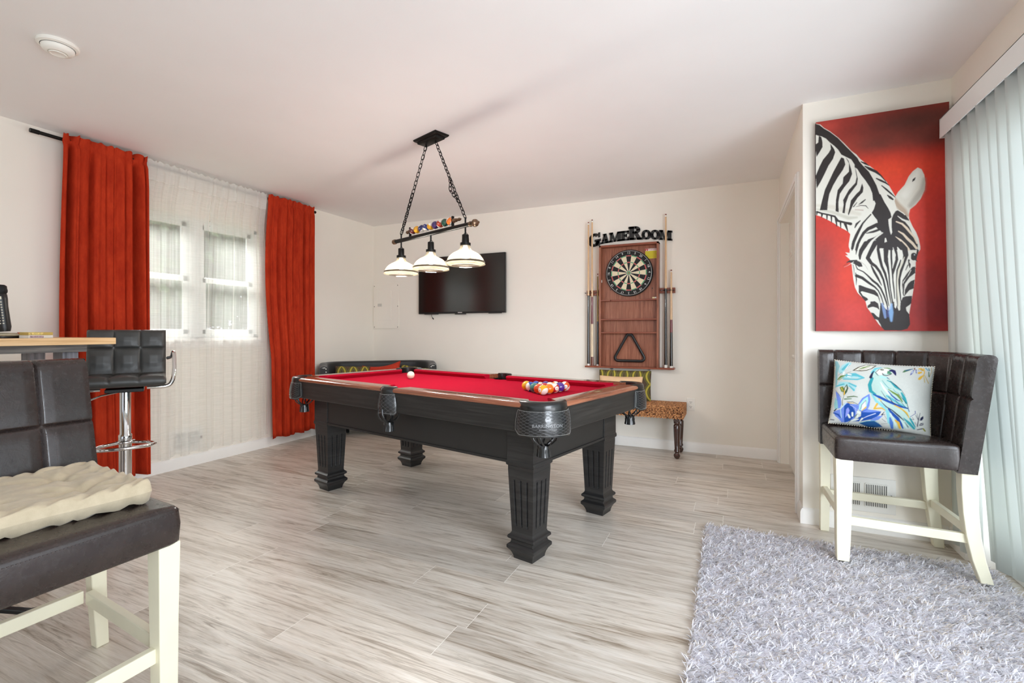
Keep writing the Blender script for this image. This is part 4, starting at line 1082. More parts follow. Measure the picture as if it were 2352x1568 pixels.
# apron boards (skirt), one for each rail
SP = 0.052      # half gap of the side pocket
CC = 0.135      # length lost at a corner
segs = [((-HU + CC, -HV), (-SP, -HV)), ((SP, -HV), (HU - CC, -HV)), ((HU, -HV + CC), (HU, HV - CC)), ((HU - CC, HV), (SP, HV)), ((-SP, HV), (-HU + CC, HV)), ((-HU, HV - CC), (-HU, -HV + CC))]
CREAMEDGE = mat('pale_edge_line', '#b9a894', 0.4)
for (a, c) in segs:
    a, c = Vector((*a, 0)), Vector((*c, 0)); d = (c - a).normalized(); n = Vector((-d.y, d.x, 0))
    ext_a = 0.075; ext_c = 0.075
    if abs(a.x) < 0.1: ext_a = 0.0
    if abs(c.x) < 0.1: ext_c = 0.0
    p, q = a - d * ext_a, c + d * ext_c
    b = MB()
    def loft(prof, p, q, mi, ca=0.0, cc=0.0):
        """prof: list of (inward distance, z); ca, cc slant the two ends"""
        vs = []
        for pp, sg, k in ((p, 1, ca), (q, -1, cc)):
            for w, z in prof: vs.append(pp + n * w + d * sg * k * w + Vector((0, 0, z)))
        m = len(prof)
        fs = [(i, m + i, m + (i + 1) % m, (i + 1) % m) for i in range(m)] + [tuple(range(m)), tuple(range(2 * m - 1, m - 1, -1))]
        b.add(vs, fs, mi)
    loft([(0, ZB + 0.004), (0.004, ZB), (0.024, ZB), (0.024, ZA), (0.0, ZA)], p, q, 0)
    b.build('apron_board', BLACKWOOD_X if abs(d.x) > 0.5 else BLACKWOOD_Y if 'BLACKWOOD_Y' in globals() else BLACKWOOD_X, pt, smooth=0, bevel=0.0015)
    # wooden rail top with rounded outer nose
    sa = 0.025 if abs(a.x) < 0.1 else 0.02; sc = 0.025 if abs(c.x) < 0.1 else 0.02
    p2, q2 = a - d * (0.037 if abs(a.x) > 0.1 else -0.006), c + d * (0.037 if abs(c.x) > 0.1 else -0.006)
    b = MB()
    loft([(0.0, ZA), (-0.006, ZA + 0.004), (-0.009, ZA + 0.011), (-0.007, ZA + 0.018), (0.0, ZA + 0.024), (0.008, ZR), (0.094, ZR), (0.094, ZA - 0.01), (0.02, ZA - 0.002)], p2, q2, 0,
         ca=(0.8 if abs(a.x) > 0.1 else 0.3), cc=(0.8 if abs(c.x) > 0.1 else 0.3))
    rl = b.build('rail', RAILWOOD if abs(d.x) > 0.5 else RAILWOOD_Y if 'RAILWOOD_Y' in globals() else RAILWOOD, pt, smooth=50)
    # diamonds (sights)
    L = (c - a).length
    for k in range(1, 4):
        b = MB(); cpos = a + d * L * k / 4 + n * 0.045
        b.add([cpos + d * 0.007 + Vector((0, 0, ZR + 0.0006)), cpos + n * 0.0035 + Vector((0, 0, ZR + 0.0006)), cpos - d * 0.007 + Vector((0, 0, ZR + 0.0006)), cpos - n * 0.0035 + Vector((0, 0, ZR + 0.0006))], [(0, 1, 2, 3)])
        b.build('sight', PEARL, rl, smooth=0)
    # cushion
    b = MB()
    loft([(0.094, ZR - 0.001), (0.118, ZR - 0.0005), (0.139, ZR - 0.004), (0.143, ZR - 0.009), (0.128, ZBED + 0.004), (0.120, ZBED - 0.004), (0.094, ZBED - 0.004)], p2, q2, 0,
         ca=(0.8 if abs(a.x) > 0.1 else 0.32), cc=(0.8 if abs(c.x) > 0.1 else 0.32))
    b.build('cushion', FELT2, pt, smooth=40)
    if abs(d.x) < 0.5 and d.y > 0:
        b = MB(); cpos = a + d * L * 0.5 + n * 0.045 + Vector((0, 0, ZR + 0.0005))
        b.add([cpos + d * x + n * y for x, y in ((-0.034, -0.012), (0.034, -0.012), (0.034, 0.012), (-0.034, 0.012))], [(0, 1, 2, 3)])
        b.build('name_plate', mat('brass_name_plate', '#b9a878', 0.3, 0.6, var=0.3, vscale=200), rl, smooth=0)
# bed cloth with cut corners and side notches
iu, iv = 1.005, 0.467
pts = []
cutc = 0.055
for su, sv in ((1, -1), (1, 1), (-1, 1), (-1, -1)):
    A = (su * iu, sv * (iv - cutc)); B2 = (su * (iu - cutc), sv * iv)
    pts += [B2, A] if su * sv < 0 else [A, B2]
    if (su, sv) == (1, 1): pts += [(0.045, iv), (0.03, iv - 0.022), (-0.03, iv - 0.022), (-0.045, iv)]
    if (su, sv) == (-1, -1): pts += [(-0.045, -iv), (-0.03, -iv + 0.022), (0.03, -iv + 0.022), (0.045, -iv)]
b = MB(); b.prism(pts, ZBED - 0.014, ZBED); b.build('bed_cloth', FELT, pt, smooth=0)

TOOLED = mat('tooled_leather_line', '#4b4b4d', 0.3, var=0.05)
# pockets
def pocket(cu, cv, ang, half_ang, rad, corner, text=False):
    """cu,cv pocket centre; ang outward direction; rim arc of radius rad"""
    root = None
    seg = 22
    def pol(r, a, z): return (cu + r * math.cos(ang + a), cv + r * math.sin(ang + a), z)
    # leather-covered rim
    b = MB()
    ha = half_ang
    arc = [(-ha + 2 * ha * i / seg) for i in range(seg + 1)]
    rr = 0.016
    for k, (ro, ri) in enumerate(((rad + 0.022, rad - 0.018),)):
        prof = [(ro, ZA - 0.016), (ro + 0.003, ZA + 0.008), (ro - 0.001, ZR - 0.001), (ro - 0.008, ZR + 0.006), (ri + 0.006, ZR + 0.007), (ri, ZR + 0.002), (ri, ZA - 0.016)]
        vs = [pol(r, a, z) for a in arc for r, z in prof]; m = len(prof)
        fs = [(i * m + j, (i + 1) * m + j, (i + 1) * m + (j + 1) % m, i * m + (j + 1) % m) for i in range(seg) for j in range(m)]
        fs += [tuple(range(m - 1, -1, -1)), tuple(seg * m + j for j in range(m))]
        b.add(vs, fs)
    root = b.build('pocket', BLEATHER, pt, smooth=50)
    # liner under the rim
    b = MB(); b.add([pol(rad - 0.012, -PI + 2 * PI * i / 24, z) for z in (ZBED - 0.002, 0.66) for i in range(24)], [(i, (i + 1) % 24, 24 + (i + 1) % 24, 24 + i) for i in range(24)] + [tuple(range(24, 48))])
    b.build('liner', BLEATHER, root, smooth=60)
    # hanging shield flap with diamond quilting lines
    sh = MB(); ns, nh = 40, 16
    sa = ha * (0.98 if corner else 0.92)
    ztop = ZA - 0.004; H0 = 0.118 if corner else 0.12
    def surf(s_, h_, off=0.0):
        """s_ -1..1, h_ 0..1 (down)"""
        edge = abs(s_)
        cut = 0.34 * smooth01(edge, 0.72, 1.0) + 0.05 * math.cos(s_ * 3)
        hh = h_ * (1 - cut * 0.55)
        a = s_ * sa * (1 + 0.05 * hh)
        r = rad + 0.027 + 0.010 * hh + 0.006 * math.sin(PI * hh) + off
        return pol(r, a, ztop - H0 * hh)
    vs = [surf(-1 + 2 * i / ns, j / nh) for i in range(ns + 1) for j in range(nh + 1)] + [surf(-1 + 2 * i / ns, j / nh, -0.004) for i in range(ns + 1) for j in range(nh + 1)]
    N = (ns + 1) * (nh + 1); w = nh + 1
    fs = []
    for i in range(ns):
        for j in range(nh):
            q = (i * w + j, i * w + j + 1, (i + 1) * w + j + 1, (i + 1) * w + j)
            fs.append(q); fs.append(tuple(N + k for k in reversed(q)))
    for i in range(ns):
        fs.append((i * w, (i + 1) * w, N + (i + 1) * w, N + i * w)); fs.append((i * w + nh, N + i * w + nh, N + (i + 1) * w + nh, (i + 1) * w + nh))
    for j in range(nh):
        fs.append((j, N + j, N + j + 1, j + 1)); fs.append((ns * w + j, ns * w + j + 1, N + ns * w + j + 1, N + ns * w + j))
    sh.add(vs, fs)
    so = sh.build('shield', BLEATHER, root, smooth=50)
    # tooled lines
    ln = MB()
    def seam(s0, h0, s1, h1, wd=0.0010, n=10):
        ln.tube([surf(s0 + (s1 - s0) * k / n, h0 + (h1 - h0) * k / n, 0.0003) for k in range(n + 1)], wd, 5)
    st = 0.20 if corner else 0.3
    k = -2.0
    while k < 1.0:
        for sgn in (1, -1):
            s0, h0, s1, h1 = k * sgn, 0.04, (k + 1.5) * sgn, 0.94
            # clip to -0.9..0.9
            def clip(sa_, ha_, sb_, hb_):
                t0, t1 = 0.0, 1.0; dx = sb_ - sa_
                for lo in (-0.88, 0.88):
                    t = (lo - sa_) / dx
                    if (lo < 0) == (dx > 0): t0 = max(t0, t)
                    else: t1 = min(t1, t)
                return (sa_ + dx * t0, ha_ + (hb_ - ha_) * t0, sa_ + dx * t1, ha_ + (hb_ - ha_) * t1) if t1 > t0 + 0.05 else None
            q = clip(s0, h0, s1, h1)
            if q: seam(*q)
        k += st
    ln.build('tooling', TOOLED, so, smooth=60)
    stt = MB()
    path = [(-0.95, 0.06 + 0.84 * k / 20) for k in range(21)] + [(-0.95 + 1.9 * k / 40, 0.93) for k in range(41)] + [(0.95, 0.9 - 0.84 * k / 20) for k in range(21)] + [(0.95 - 1.9 * k / 40, 0.04) for k in range(41)]
    if corner and text or True:
        for k in range(len(path) - 1):
            p0, p1 = path[k], path[k + 1]
            if (p0[0] - p1[0]) ** 2 + (p0[1] - p1[1]) ** 2 > 0.02: continue
            for f in (0.0, 0.5):
                g0 = (p0[0] + (p1[0] - p0[0]) * f, p0[1] + (p1[1] - p0[1]) * f); g1 = (p0[0] + (p1[0] - p0[0]) * (f + 0.28), p0[1] + (p1[1] - p0[1]) * (f + 0.28))
                stt.tube([surf(*g0, 0.0005), surf(*g1, 0.0005)], 0.0008, 4)
    stt.build('stitching', mat('grey_thread', '#b4b4b0', 0.6), so, smooth=0)
    if text:
        tx = MB()
        Lh = 0.0 
        def place(x, y, z): return surf(x / ((rad + 0.03) * sa), 0.56 - y / H0, 0.0009)
        add_text(tx, 'BARRINGTON', 0.0205, place, 0)
        def place2(x, y, z): return surf(x / ((rad + 0.03) * sa), 0.70 - y / H0, 0.0009)
        add_text(tx, 'BILLIARDS COMPANY', 0.0075, place2, 0)
        # round crest with horns above the name
        def pl3(a, r): return surf(r * math.cos(a) / ((rad + 0.03) * sa), 0.32 - r * math.sin(a) / H0, 0.0008)
        tx.add([pl3(2 * PI * i / 16, 0.012) for i in range(16)], [tuple(range(16))])
        tx.build('lettering', mat('embossed_leather', '#8a8a8c', 0.3, var=0.02), so, smooth=0)
    # straps and catcher cup below
    bs = MB()
    cz = 0.645; dirx, diry = math.cos(ang), math.sin(ang)
    cc = (cu + dirx * 0.035, cv + diry * 0.035)
    for i in range(8):
        a = 2 * PI * i / 8 + 0.2
        pth = [(cc[0] + r * math.cos(a + tw), cc[1] + r * math.sin(a + tw), cz + z) for r, z, tw in ((0.056, 0.03, 0), (0.062, 0.0, 0.1), (0.058, -0.022, 0.22), (0.042, -0.040, 0.35), (0.028, -0.048, 0.45), (0.026, -0.062, 0.5))]
        bs.tube(pth, 0.0052, 6, flat=0.45)
    bs.build('straps', BLEATHER, root, smooth=60)
    cup = MB(); cup.lathe([(0.026, cz - 0.050), (0.0285, cz - 0.058), (0.0275, cz - 0.078), (0.032, cz - 0.102), (0.030, cz - 0.102), (0.025, cz - 0.078), (0.024, cz - 0.052)], 20, c=(cc[0], cc[1], 0), caps=False)
    for i in range(10):
        a = 2 * PI * i / 10
        cup.tube([(cc[0] + r * math.cos(a), cc[1] + r * math.sin(a), cz + z) for r, z in ((0.029, -0.066), (0.028, -0.080), (0.0322, -0.101))], 0.0022, 5)
    cup.build('catcher_cup', BLEATHER, root, smooth=60)
    return root
ci = 0.098
for su in (-1, 1):
    for sv in (-1, 1):
        pocket(su * (HU - ci), sv * (HV - ci), math.atan2(sv, su), R(84), 0.092, True, text=(su == 1 and sv == -1))
for sv in (-1, 1):
    pocket(0, sv * (HV - 0.045), R(90 * sv), R(70), 0.050, False)

# ------------------------------------------------------------------ balls
BR = 0.0286
def ball_mat(name, col, stripe, white='#efe9dc'):
    t = NT(name); tc = t.n('ShaderNodeTexCoord'); sp = t.n('ShaderNodeSeparateXYZ'); t.l(tc.outputs['Object'], sp.inputs[0])
    x = t.math('DIVIDE', sp.outputs[0], BR); z = t.math('DIVIDE', sp.outputs[2], BR)
    num = t.math('GREATER_THAN', t.math('ABSOLUTE', x), 0.90)
    f = num
    if stripe:
        f = t.math('MAXIMUM', num, t.math('GREATER_THAN', t.math('ABSOLUTE', z), 0.52))
    t.set(Base_Color=t.mix(f, col, white), Roughness=0.08, Coat_Weight=0.6, Coat_Roughness=0.03)
    return t.m
NUMBLACK = mat('number_black', '#151515', 0.3)
CREAMBALL = mat('cream_cue_ball', '#efe5cf', 0.08, coat=0.6, var=0.01)
def ball_mesh(num, m, r=BR):
    b = MB(); b.sphere((0, 0, 0), r, 28, 18, 0)
    if num:
        for sx in (1, -1):
            def fn(x, y, z):
                v = Vector((math.sqrt(max(0, r * r - x * x - y * y)) * sx, x * sx, y)); return v.normalized() * (r * 1.004)
            add_text(b, str(num), r * 0.42, fn, 1)
    return b
Y_, B_, RD, PU, OR, GN, MR = '#e8b015', '#1c4fb4', '#c32426', '#54318f', '#ee7a1a', '#3f7f74', '#dd5520'
cue = ball_mesh(0, None).build('cue_ball', CREAMBALL, smooth=180)
cue.location = TW(-0.545, 0.088, ZBED + BR); tag(cue, 'cream cue ball alone near the far side pocket', 'pool ball')
cen = Vector((0.692, 0.030)); ax = R(-61)
apex = cen + Vector((math.cos(ax), math.sin(ax))) * 0.1320
dl = Vector((math.cos(ax + PI - PI / 6), math.sin(ax + PI - PI / 6))); dr = Vector((math.cos(ax + PI + PI / 6), math.sin(ax + PI + PI / 6)))
if (apex + dl * 0.2).x > (apex + dr * 0.2).x: dl, dr = dr, dl
D2 = 2 * BR + 0.0004
# (row, place, number, colour, stripe, rotation, label)
rack = [
 (0, 0, 9, Y_, 1, (0.55, 0.62, -0.5), 'yellow striped pool ball at the near tip of the rack'),
 (1, 0, 7, MR, 0, (0, -0.35, 0.94), 'red-orange pool ball just left behind the tip ball of the rack'),
 (1, 1, 5, OR, 0, (0, -0.35, 0.94), 'plain orange pool ball just right behind the tip ball of the rack'),
 (2, 0, 6, GN, 0, (0, -0.35, 0.94), 'dull green pool ball in the left front edge of the rack'),
 (2, 1, 3, RD, 0, (0, -0.35, 0.94), 'plain red pool ball in the middle of the rack'),
 (2, 2, 11, RD, 1, (-0.45, 0.25, 0.85), 'red striped pool ball with white top in the right front edge of the rack'),
 (3, 0, 10, B_, 1, (-0.92, 0.38, 0), 'blue striped pool ball showing its white side, second from left in the rack'),
 (3, 1, 8, '#161616', 0, (0.1, 0.5, 0.85), 'black eight ball with its number up inside the rack'),
 (3, 2, 14, GN, 1, (0.3, 0.3, 0.9), 'green striped pool ball inside the rack, behind the red striped ball'),
 (3, 3, 4, PU, 0, (0, -0.35, 0.94), 'plain purple pool ball in the right front edge of the rack'),
 (4, 0, 1, Y_, 0, (0, -0.35, 0.94), 'plain yellow pool ball at the left corner of the rack'),
 (4, 1, 2, B_, 0, (0, -0.35, 0.94), 'plain blue pool ball in the back row beside the yellow corner ball'),
 (4, 2, 12, PU, 1, (0, -0.9, 0.4), 'purple striped pool ball in the middle of the back row of the rack'),
 (4, 3, 13, OR, 1, (0.6, 0.0, 0.8), 'orange striped pool ball in the back row, second from the right corner'),
 (4, 4, 15, MR, 1, (-0.7, 0.0, 0.7), 'red-orange striped pool ball at the right corner of the rack'),
]
for row, k, num, col, st, rt, lab in rack:
    p = apex + dl * D2 * (row - k) + dr * D2 * k
    o = ball_mesh(num, None).build('pool_ball', [ball_mat('ball_%s_%d' % ('stripe' if st else 'solid', num), col, st), NUMBLACK], smooth=180)
    o.location = TW(p.x, p.y, ZBED + BR); 
    _r, _t, _u = rt; axv = Vector((0.9088, 0.4172, 0)) * _r + Vector((0.357, -0.934, 0)) * _t + Vector((0, 0, 1)) * _u
    o.rotation_euler = axv.to_track_quat('Z' if st else 'X', 'Y').to_euler()
    tag(o, lab, 'pool ball', 'racked pool balls')

# ------------------------------------------------------------------ billiard pendant lamp
pl = thing('pendant_lamp', 'black billiard pendant with three glass dome shades and a row of balls', 'pendant lamp', (-1.865, 2.73, H), R(-19))
DZ = 1.785 - H
b = MB(); b.prism([(-0.125, -0.055), (0.125, -0.055), (0.125, 0.055), (-0.125, 0.055)], -0.012, 0)
def rect_loft(b, prof):
    vs = []
    for (x, y, z) in prof:
        vs += [(-x, -y, z), (x, -y, z), (x, y, z), (-x, y, z)]
    n = len(prof)
    fs = [(i * 4 + k, i * 4 + (k + 1) % 4, (i + 1) * 4 + (k + 1) % 4, (i + 1) * 4 + k) for i in range(n - 1) for k in range(4)]
    fs += [(3, 2, 1, 0), tuple((n - 1) * 4 + k for k in range(4))]
    b.add(vs, fs)
b = MB(); rect_loft(b, [(0.125, 0.058, 0), (0.125, 0.058, -0.008), (0.116, 0.050, -0.016), (0.105, 0.040, -0.019), (0.102, 0.037, -0.030), (0.092, 0.030, -0.034)])
b.build('canopy', BLACKMETAL, pl, smooth=30)
def chain(b, p0, p1, L=0.038, w=0.021, r=0.0025):
    p0, p1 = Vector(p0), Vector(p1); d = p1 - p0; n = max(1, round(d.length / (L - 2 * r - 0.002))); st = d / n; dn = d.normalized()
    u = dn.cross(Vector((0, 1, 0))).normalized(); v = dn.cross(u)
    for i in range(n):
        c = p0 + st * (i + 0.5)
        side = u if i % 2 else v
        half = st.length / 2 + r * 1.3; hw = w / 2
        pts = []
        for k in range(12):
            a = 2 * PI * k / 12
            q = Vector((math.cos(a) * hw, math.sin(a) * hw))
            q.y += (half - hw) * (1 if q.y > 0 else -1) if abs(q.y) > 1e-6 else 0
            pts.append(c + side * q.x + dn * q.y)
        b.tube(pts, r, 6, closed=True)
for s, xa, xb in ((-1, -0.055, -0.36), (1, 0.055, 0.36)):
    b = MB(); chain(b, (xa, 0, -0.045), (xb, 0, DZ + 0.045)); 
    fr = 0.52 if s < 0 else 0.5; fe = 0.97 if s < 0 else 0.80
    A = Vector((xa, 0, -0.045)).lerp(Vector((xb, 0, DZ + 0.045)), fr); B2 = Vector((xa, 0, -0.045)).lerp(Vector((xb, 0, DZ + 0.045)), fe)
    off = Vector((0.022 if s < 0 else -0.028, -0.012, 0))
    chain(b, A, A.lerp(B2, 0.5) + off); chain(b, A.lerp(B2, 0.5) + off, B2)
    b.tube([(xa, 0, -0.034), (xa, 0, -0.052)], 0.005, 8); b.tube([(xb, 0, DZ + 0.05), (xb, 0, DZ - 0.055)], 0.0055, 8)
    b.tube([(xa + 0.004, 0.004, -0.04), (xb * 0.6, 0.006, DZ * 0.55), (xb + 0.003, 0.004, DZ + 0.05)], 0.0014, 6)
    b.build('chain', BLACKMETAL, pl, smooth=60)
b = MB(); b.tube([(0, 0, DZ), (0, 0, DZ - 0.055)], 0.0055, 8)
b.tube([(-0.43, 0, DZ), (0.43, 0, DZ)], [0.0145, 0.0145], 20); b.build('cross_bar', BLACKMETAL, pl, smooth=50)
b = MB(); b.lathe([(0.015, -0.43), (0.018, -0.435), (0.019, -0.445), (0.015, -0.452), (0.018, -0.458), (0.014, -0.466), (0.006, -0.468)], 18, axis='x', c=(0, 0, DZ)); b.build('finial', BRONZE, pl, smooth=50)
b = MB(); b.lathe([(0.015, 0.40), (0.018, 0.41), (0.014, 0.425), (0.012, 0.43), (0.020, 0.438), (0.025, 0.448), (0.022, 0.462), (0.010, 0.468), (0.006, 0.476), (0.009, 0.482), (0.005, 0.488)], 18, axis='x', c=(0, 0, DZ)); b.build('finial', BRONZE, pl, smooth=50)
# ball holder on top of the bar
BH = DZ + 0.057
for x in (-0.245, 0.235):
    b = MB(); b.cbox((x, 0, DZ + 0.042), 0.012, 0.016, 0.072); b.build('bracket', BLACKMETAL, pl, smooth=0, bevel=0.002)
b = MB(); b.lathe([(0.010, -0.250), (0.014, -0.256), (0.011, -0.262), (0.007, -0.268), (0.012, -0.276), (0.012, -0.282), (0.005, -0.294), (0.002, -0.302)], 14, axis='x', c=(0, 0, BH - 0.01)); b.build('finial', BRONZE, pl, smooth=50)
b = MB(); b.lathe([(0.012, 0.242), (0.016, 0.248), (0.012, 0.256), (0.008, 0.262), (0.013, 0.270), (0.010, 0.276), (0.009, 0.290), (0.011, 0.302), (0.004, 0.318)], 14, axis='x', c=(0, 0, BH - 0.01)); b.build('finial', BRONZE, pl, smooth=50)
deco = [('#5c1a1c', 1), ('#dfa01f', 0), ('#1d2358', 1), ('#1f2a70', 1), ('#dfa01f', 1), ('#37235f', 0), ('#a8371d', 1), ('#1d4a3a', 0), ('#e3762a', 1)]
for k, (c, st) in enumerate(deco):
    r0 = 0.0262
    b = MB(); b.sphere((0, 0, 0), r0, 20, 14, 0)
    o = b.build('decor_ball', ball_mat('decor_ball_%d' % k, c, st), pl, smooth=180)
    o.location = (-0.212 + k * 0.0524, 0, BH - 0.008); o.rotation_euler = (R((-28, 24, 35, -20, 30, 15, -35, 20, 40)[k]), R((18, -25, 12, -15, 28, -20, 10, 24, -30)[k]), R((-60, 40, -75, -65, 30, 50, -70, 60, -20)[k]))
# shades
SHG = NT('ribbed_shade_glass')
_tr = SHG.n('ShaderNodeBsdfTransparent'); _tr.inputs[0].default_value = (*lin('#f8f5ee'), 1)
_tl = SHG.n('ShaderNodeBsdfTranslucent'); _tl.inputs[0].default_value = (*lin('#a89e88'), 1)
_gl = SHG.n('ShaderNodeBsdfGlossy'); _gl.inputs['Roughness'].default_value = 0.12
_a = SHG.n('ShaderNodeMixShader'); _a.inputs[0].default_value = 0.26
SHG.l(_tr.outputs[0], _a.inputs[1]); SHG.l(_tl.outputs[0], _a.inputs[2])
_b = SHG.n('ShaderNodeMixShader'); _b.inputs[0].default_value = 0.14
SHG.l(_a.outputs[0], _b.inputs[1]); SHG.l(_gl.outputs[0], _b.inputs[2]); SHG.l(_b.outputs[0], SHG.out.inputs[0])
SHG = SHG.m
BULB = m_emit('lit_bulb', '#fff3dc', 9)
for x in (-0.36, 0.0, 0.36):
    zt = DZ - 0.05
    b = MB(); b.lathe([(0.0205, zt - 0.01), (0.0215, zt - 0.012), (0.0215, zt - 0.060), (0.0335, zt - 0.062), (0.0335, zt - 0.078), (0.030, zt - 0.080)], 24, c=(x, 0, 0))
    hold = b.build('lamp_holder', BLACKMETAL, pl, smooth=40)
    b = MB(); b.tube([(x + 0.033 * math.cos(a), 0, zt - 0.055 + 0.055 * math.sin(a) * 1.05) for a in [PI * k / 14 for k in range(15)]], 0.0018, 6); b.tube([(x - 0.033, 0, zt - 0.055), (x - 0.033, 0, zt - 0.075)], 0.0018, 6); b.tube([(x + 0.033, 0, zt - 0.055), (x + 0.033, 0, zt - 0.075)], 0.0018, 6)
    b.build('yoke', BLACKMETAL, hold, smooth=60)
    prof = [(0.031, zt - 0.078), (0.033, zt - 0.092), (0.040, zt - 0.105), (0.056, zt - 0.115), (0.078, zt - 0.126), (0.098, zt - 0.142), (0.112, zt - 0.162), (0.120, zt - 0.184)]
    b = MB(); b.lathe(prof, 48, c=(x, 0, 0), caps=False)
    sh = b.build('lamp_shade', SHG, pl, smooth=180)
    b = MB(); b.lathe([(0.1195, zt - 0.178), (0.1235, zt - 0.180), (0.1245, zt - 0.187), (0.1215, zt - 0.189), (0.1185, zt - 0.184)], 48, c=(x, 0, 0), caps=False); b.build('rim_band', mat('pewter_rim', '#6e675c', 0.3, 0.8), sh, smooth=60)
    b = MB(); b.lathe([(0.1205, zt - 0.189), (0.1265, zt - 0.196), (0.125, zt - 0.199), (0.108, zt - 0.203), (0.09, zt - 0.206), (0.09, zt - 0.203), (0.108, zt - 0.199), (0.1185, zt - 0.189)], 48, c=(x, 0, 0), caps=False)
    b.build('glass_rim', SHG, sh, smooth=60)
    b = MB(); b.lathe([(0.012, zt - 0.075), (0.014, zt - 0.09), (0.026, zt - 0.112), (0.031, zt - 0.130), (0.026, zt - 0.150), (0.012, zt - 0.160), (0.001, zt - 0.161)], 20, c=(x, 0, 0)); b.build('bulb', BULB, hold, smooth=180)
    l = bpy.data.lights.new('lamp_glow', 'POINT'); l.energy = 11; l.color = (1.0, 0.97, 0.93); l.shadow_soft_size = 0.035
    lo = bpy.data.objects.new('lamp_glow', l); scene.collection.objects.link(lo); lo.parent = pl; lo.location = (x, 0, zt - 0.19)
# ------------------------------------------------------------------ leather counter seats
def path_sampler(pts):
    P = [Vector((*p, 0)) for p in pts]
    L = [0]
    for i in range(len(P) - 1): L.append(L[-1] + (P[i + 1] - P[i]).length)
    def at(s):
        s = max(0, min(L[-1], s))
        for i in range(len(P) - 1):
            if s <= L[i + 1] + 1e-9:
                f = (s - L[i]) / (L[i + 1] - L[i]); return P[i].lerp(P[i + 1], f)
        return P[-1]
    def nrm(s):
        d = at(min(L[-1], s + 0.01)) - at(max(0, s - 0.01)); d.normalize(); return Vector((d.y, -d.x, 0))
    return at, nrm, L[-1]
def shell(pts, flip, th, z0, z1, lean, vseams, hseams, ns=120, gr=0.007, puff=0.008):
    """upholstered back following pts (inner surface line at z0); outward normal = right of travel (flip = left)"""
    at, nrm, L = path_sampler(pts)
    sg = -1 if flip else 1
    prof = []     # (offset outward 0..1, z frac, inner?)
    zfs = set(k / 30 * 0.955 for k in range(31))
    for q in hseams:
        for e in (-0.014, -0.009, -0.005, -0.002, 0, 0.002, 0.005, 0.009, 0.014): zfs.add((q + e - z0) / (z1 - z0))
    for zf in sorted(zfs): prof.append((0, zf, 1))
    for k in range(1, 8):
        a = PI * k / 8; prof.append((0.5 - 0.5 * math.cos(a), 0.955 + 0.045 * math.sin(a), 1 if k < 5 else 0))
    for k in range(8): prof.append((1, 0.955 * (1 - k / 7), 0))
    b = MB(); vs = []; m = len(prof)
    vseams = [s for s in vseams]
    for i in range(ns + 1):
        s = L * i / ns
        p = at(s); n = nrm(s) * sg
        for o, zf, inner in prof:
            z = z0 + (z1 - z0) * zf
            off = o * th + lean(s / L) * (z - z0)
            g = 0
            if inner:
                dv = min([abs(s - q) for q in vseams] + [9]); dh = min([abs(z - q) for q in hseams] + [9])
                g = max(math.exp(-(dv / 0.0045) ** 2), math.exp(-(dh / 0.0045) ** 2) * (1 - o))
                bl = min(1, min(dv, s + 0.02, L - s + 0.02) / 0.035) ** 0.6 * min(1, min(dh, 0.15) / 0.035) ** 0.6
                off += (-puff * bl + gr * g) * (1 - o)
                if o > 0: z -= gr * 0.6 * g
            vs.append((p.x + n.x * off, p.y + n.y * off, z))
    fs = []
    for i in range(ns):
        for j in range(m):
            q = (i * m + j, (i + 1) * m + j, (i + 1) * m + (j + 1) % m, i * m + (j + 1) % m)
            fs.append(q if flip else tuple(reversed(q)))
    fs.append(tuple(range(m)) if flip else tuple(range(m - 1, -1, -1))); e = ns * m
    fs.append(tuple(e + k for k in (range(m - 1, -1, -1) if flip else range(m))))
    b.add(vs, fs)
    return b
def saber_leg(pts, w0, w1):
    """curved square leg through pts top to bottom"""
    b = MB(); n = len(pts); vs = []
    for i, p in enumerate(pts):
        w = (w0 + (w1 - w0) * i / (n - 1)) / 2
        for sx, sy in ((-1, -1), (1, -1), (1, 1), (-1, 1)): vs.append((p[0] + sx * w, p[1] + sy * w, p[2]))
    fs = [(3, 2, 1, 0)[::-1], tuple((n - 1) * 4 + k for k in range(4))[::-1]]
    for i in range(n - 1):
        for k in range(4): fs.append((i * 4 + k, (i + 1) * 4 + k, (i + 1) * 4 + (k + 1) % 4, i * 4 + (k + 1) % 4))
    b.add(vs, fs); return b
def seat_block(poly, z0, z1, bulge=0.012, r=0.014):
    """upholstered seat from a plan polygon (ccw)"""
    b = MB(); n = len(poly)
    cx = sum(p[0] for p in poly) / n; cy = sum(p[1] for p in poly) / n
    rings = [(z0, 0.985, 0), (z0 + 0.006, 1.0, 0), (z0 + (z1 - z0) * 0.5, 1.006, 0), (z1 - 0.022, 1.0, 0), (z1 - 0.012, 0.997, 0), (z1 - 0.004, 0.985, 0), (z1, 0.962, 0), (z1 + bulge * 0.5, 0.85, 0), (z1 + bulge * 0.85, 0.6, 0), (z1 + bulge, 0.3, 0)]
    vs = []
    for z, k, _ in rings: vs += [(cx + (x - cx) * k, cy + (y - cy) * k, z) for x, y in poly]
    vs.append((cx, cy, z1 + bulge)); vs.append((cx, cy, z0))
    m = len(rings); fs = []
    for i in range(m - 1):
        for k in range(n): fs.append((i * n + k, i * n + (k + 1) % n, (i + 1) * n + (k + 1) % n, (i + 1) * n + k))
    for k in range(n):
        fs.append(((m - 1) * n + k, (m - 1) * n + (k + 1) % n, m * n)); fs.append(((k + 1) % n, k, m * n + 1))
    b.add(vs, fs); return b
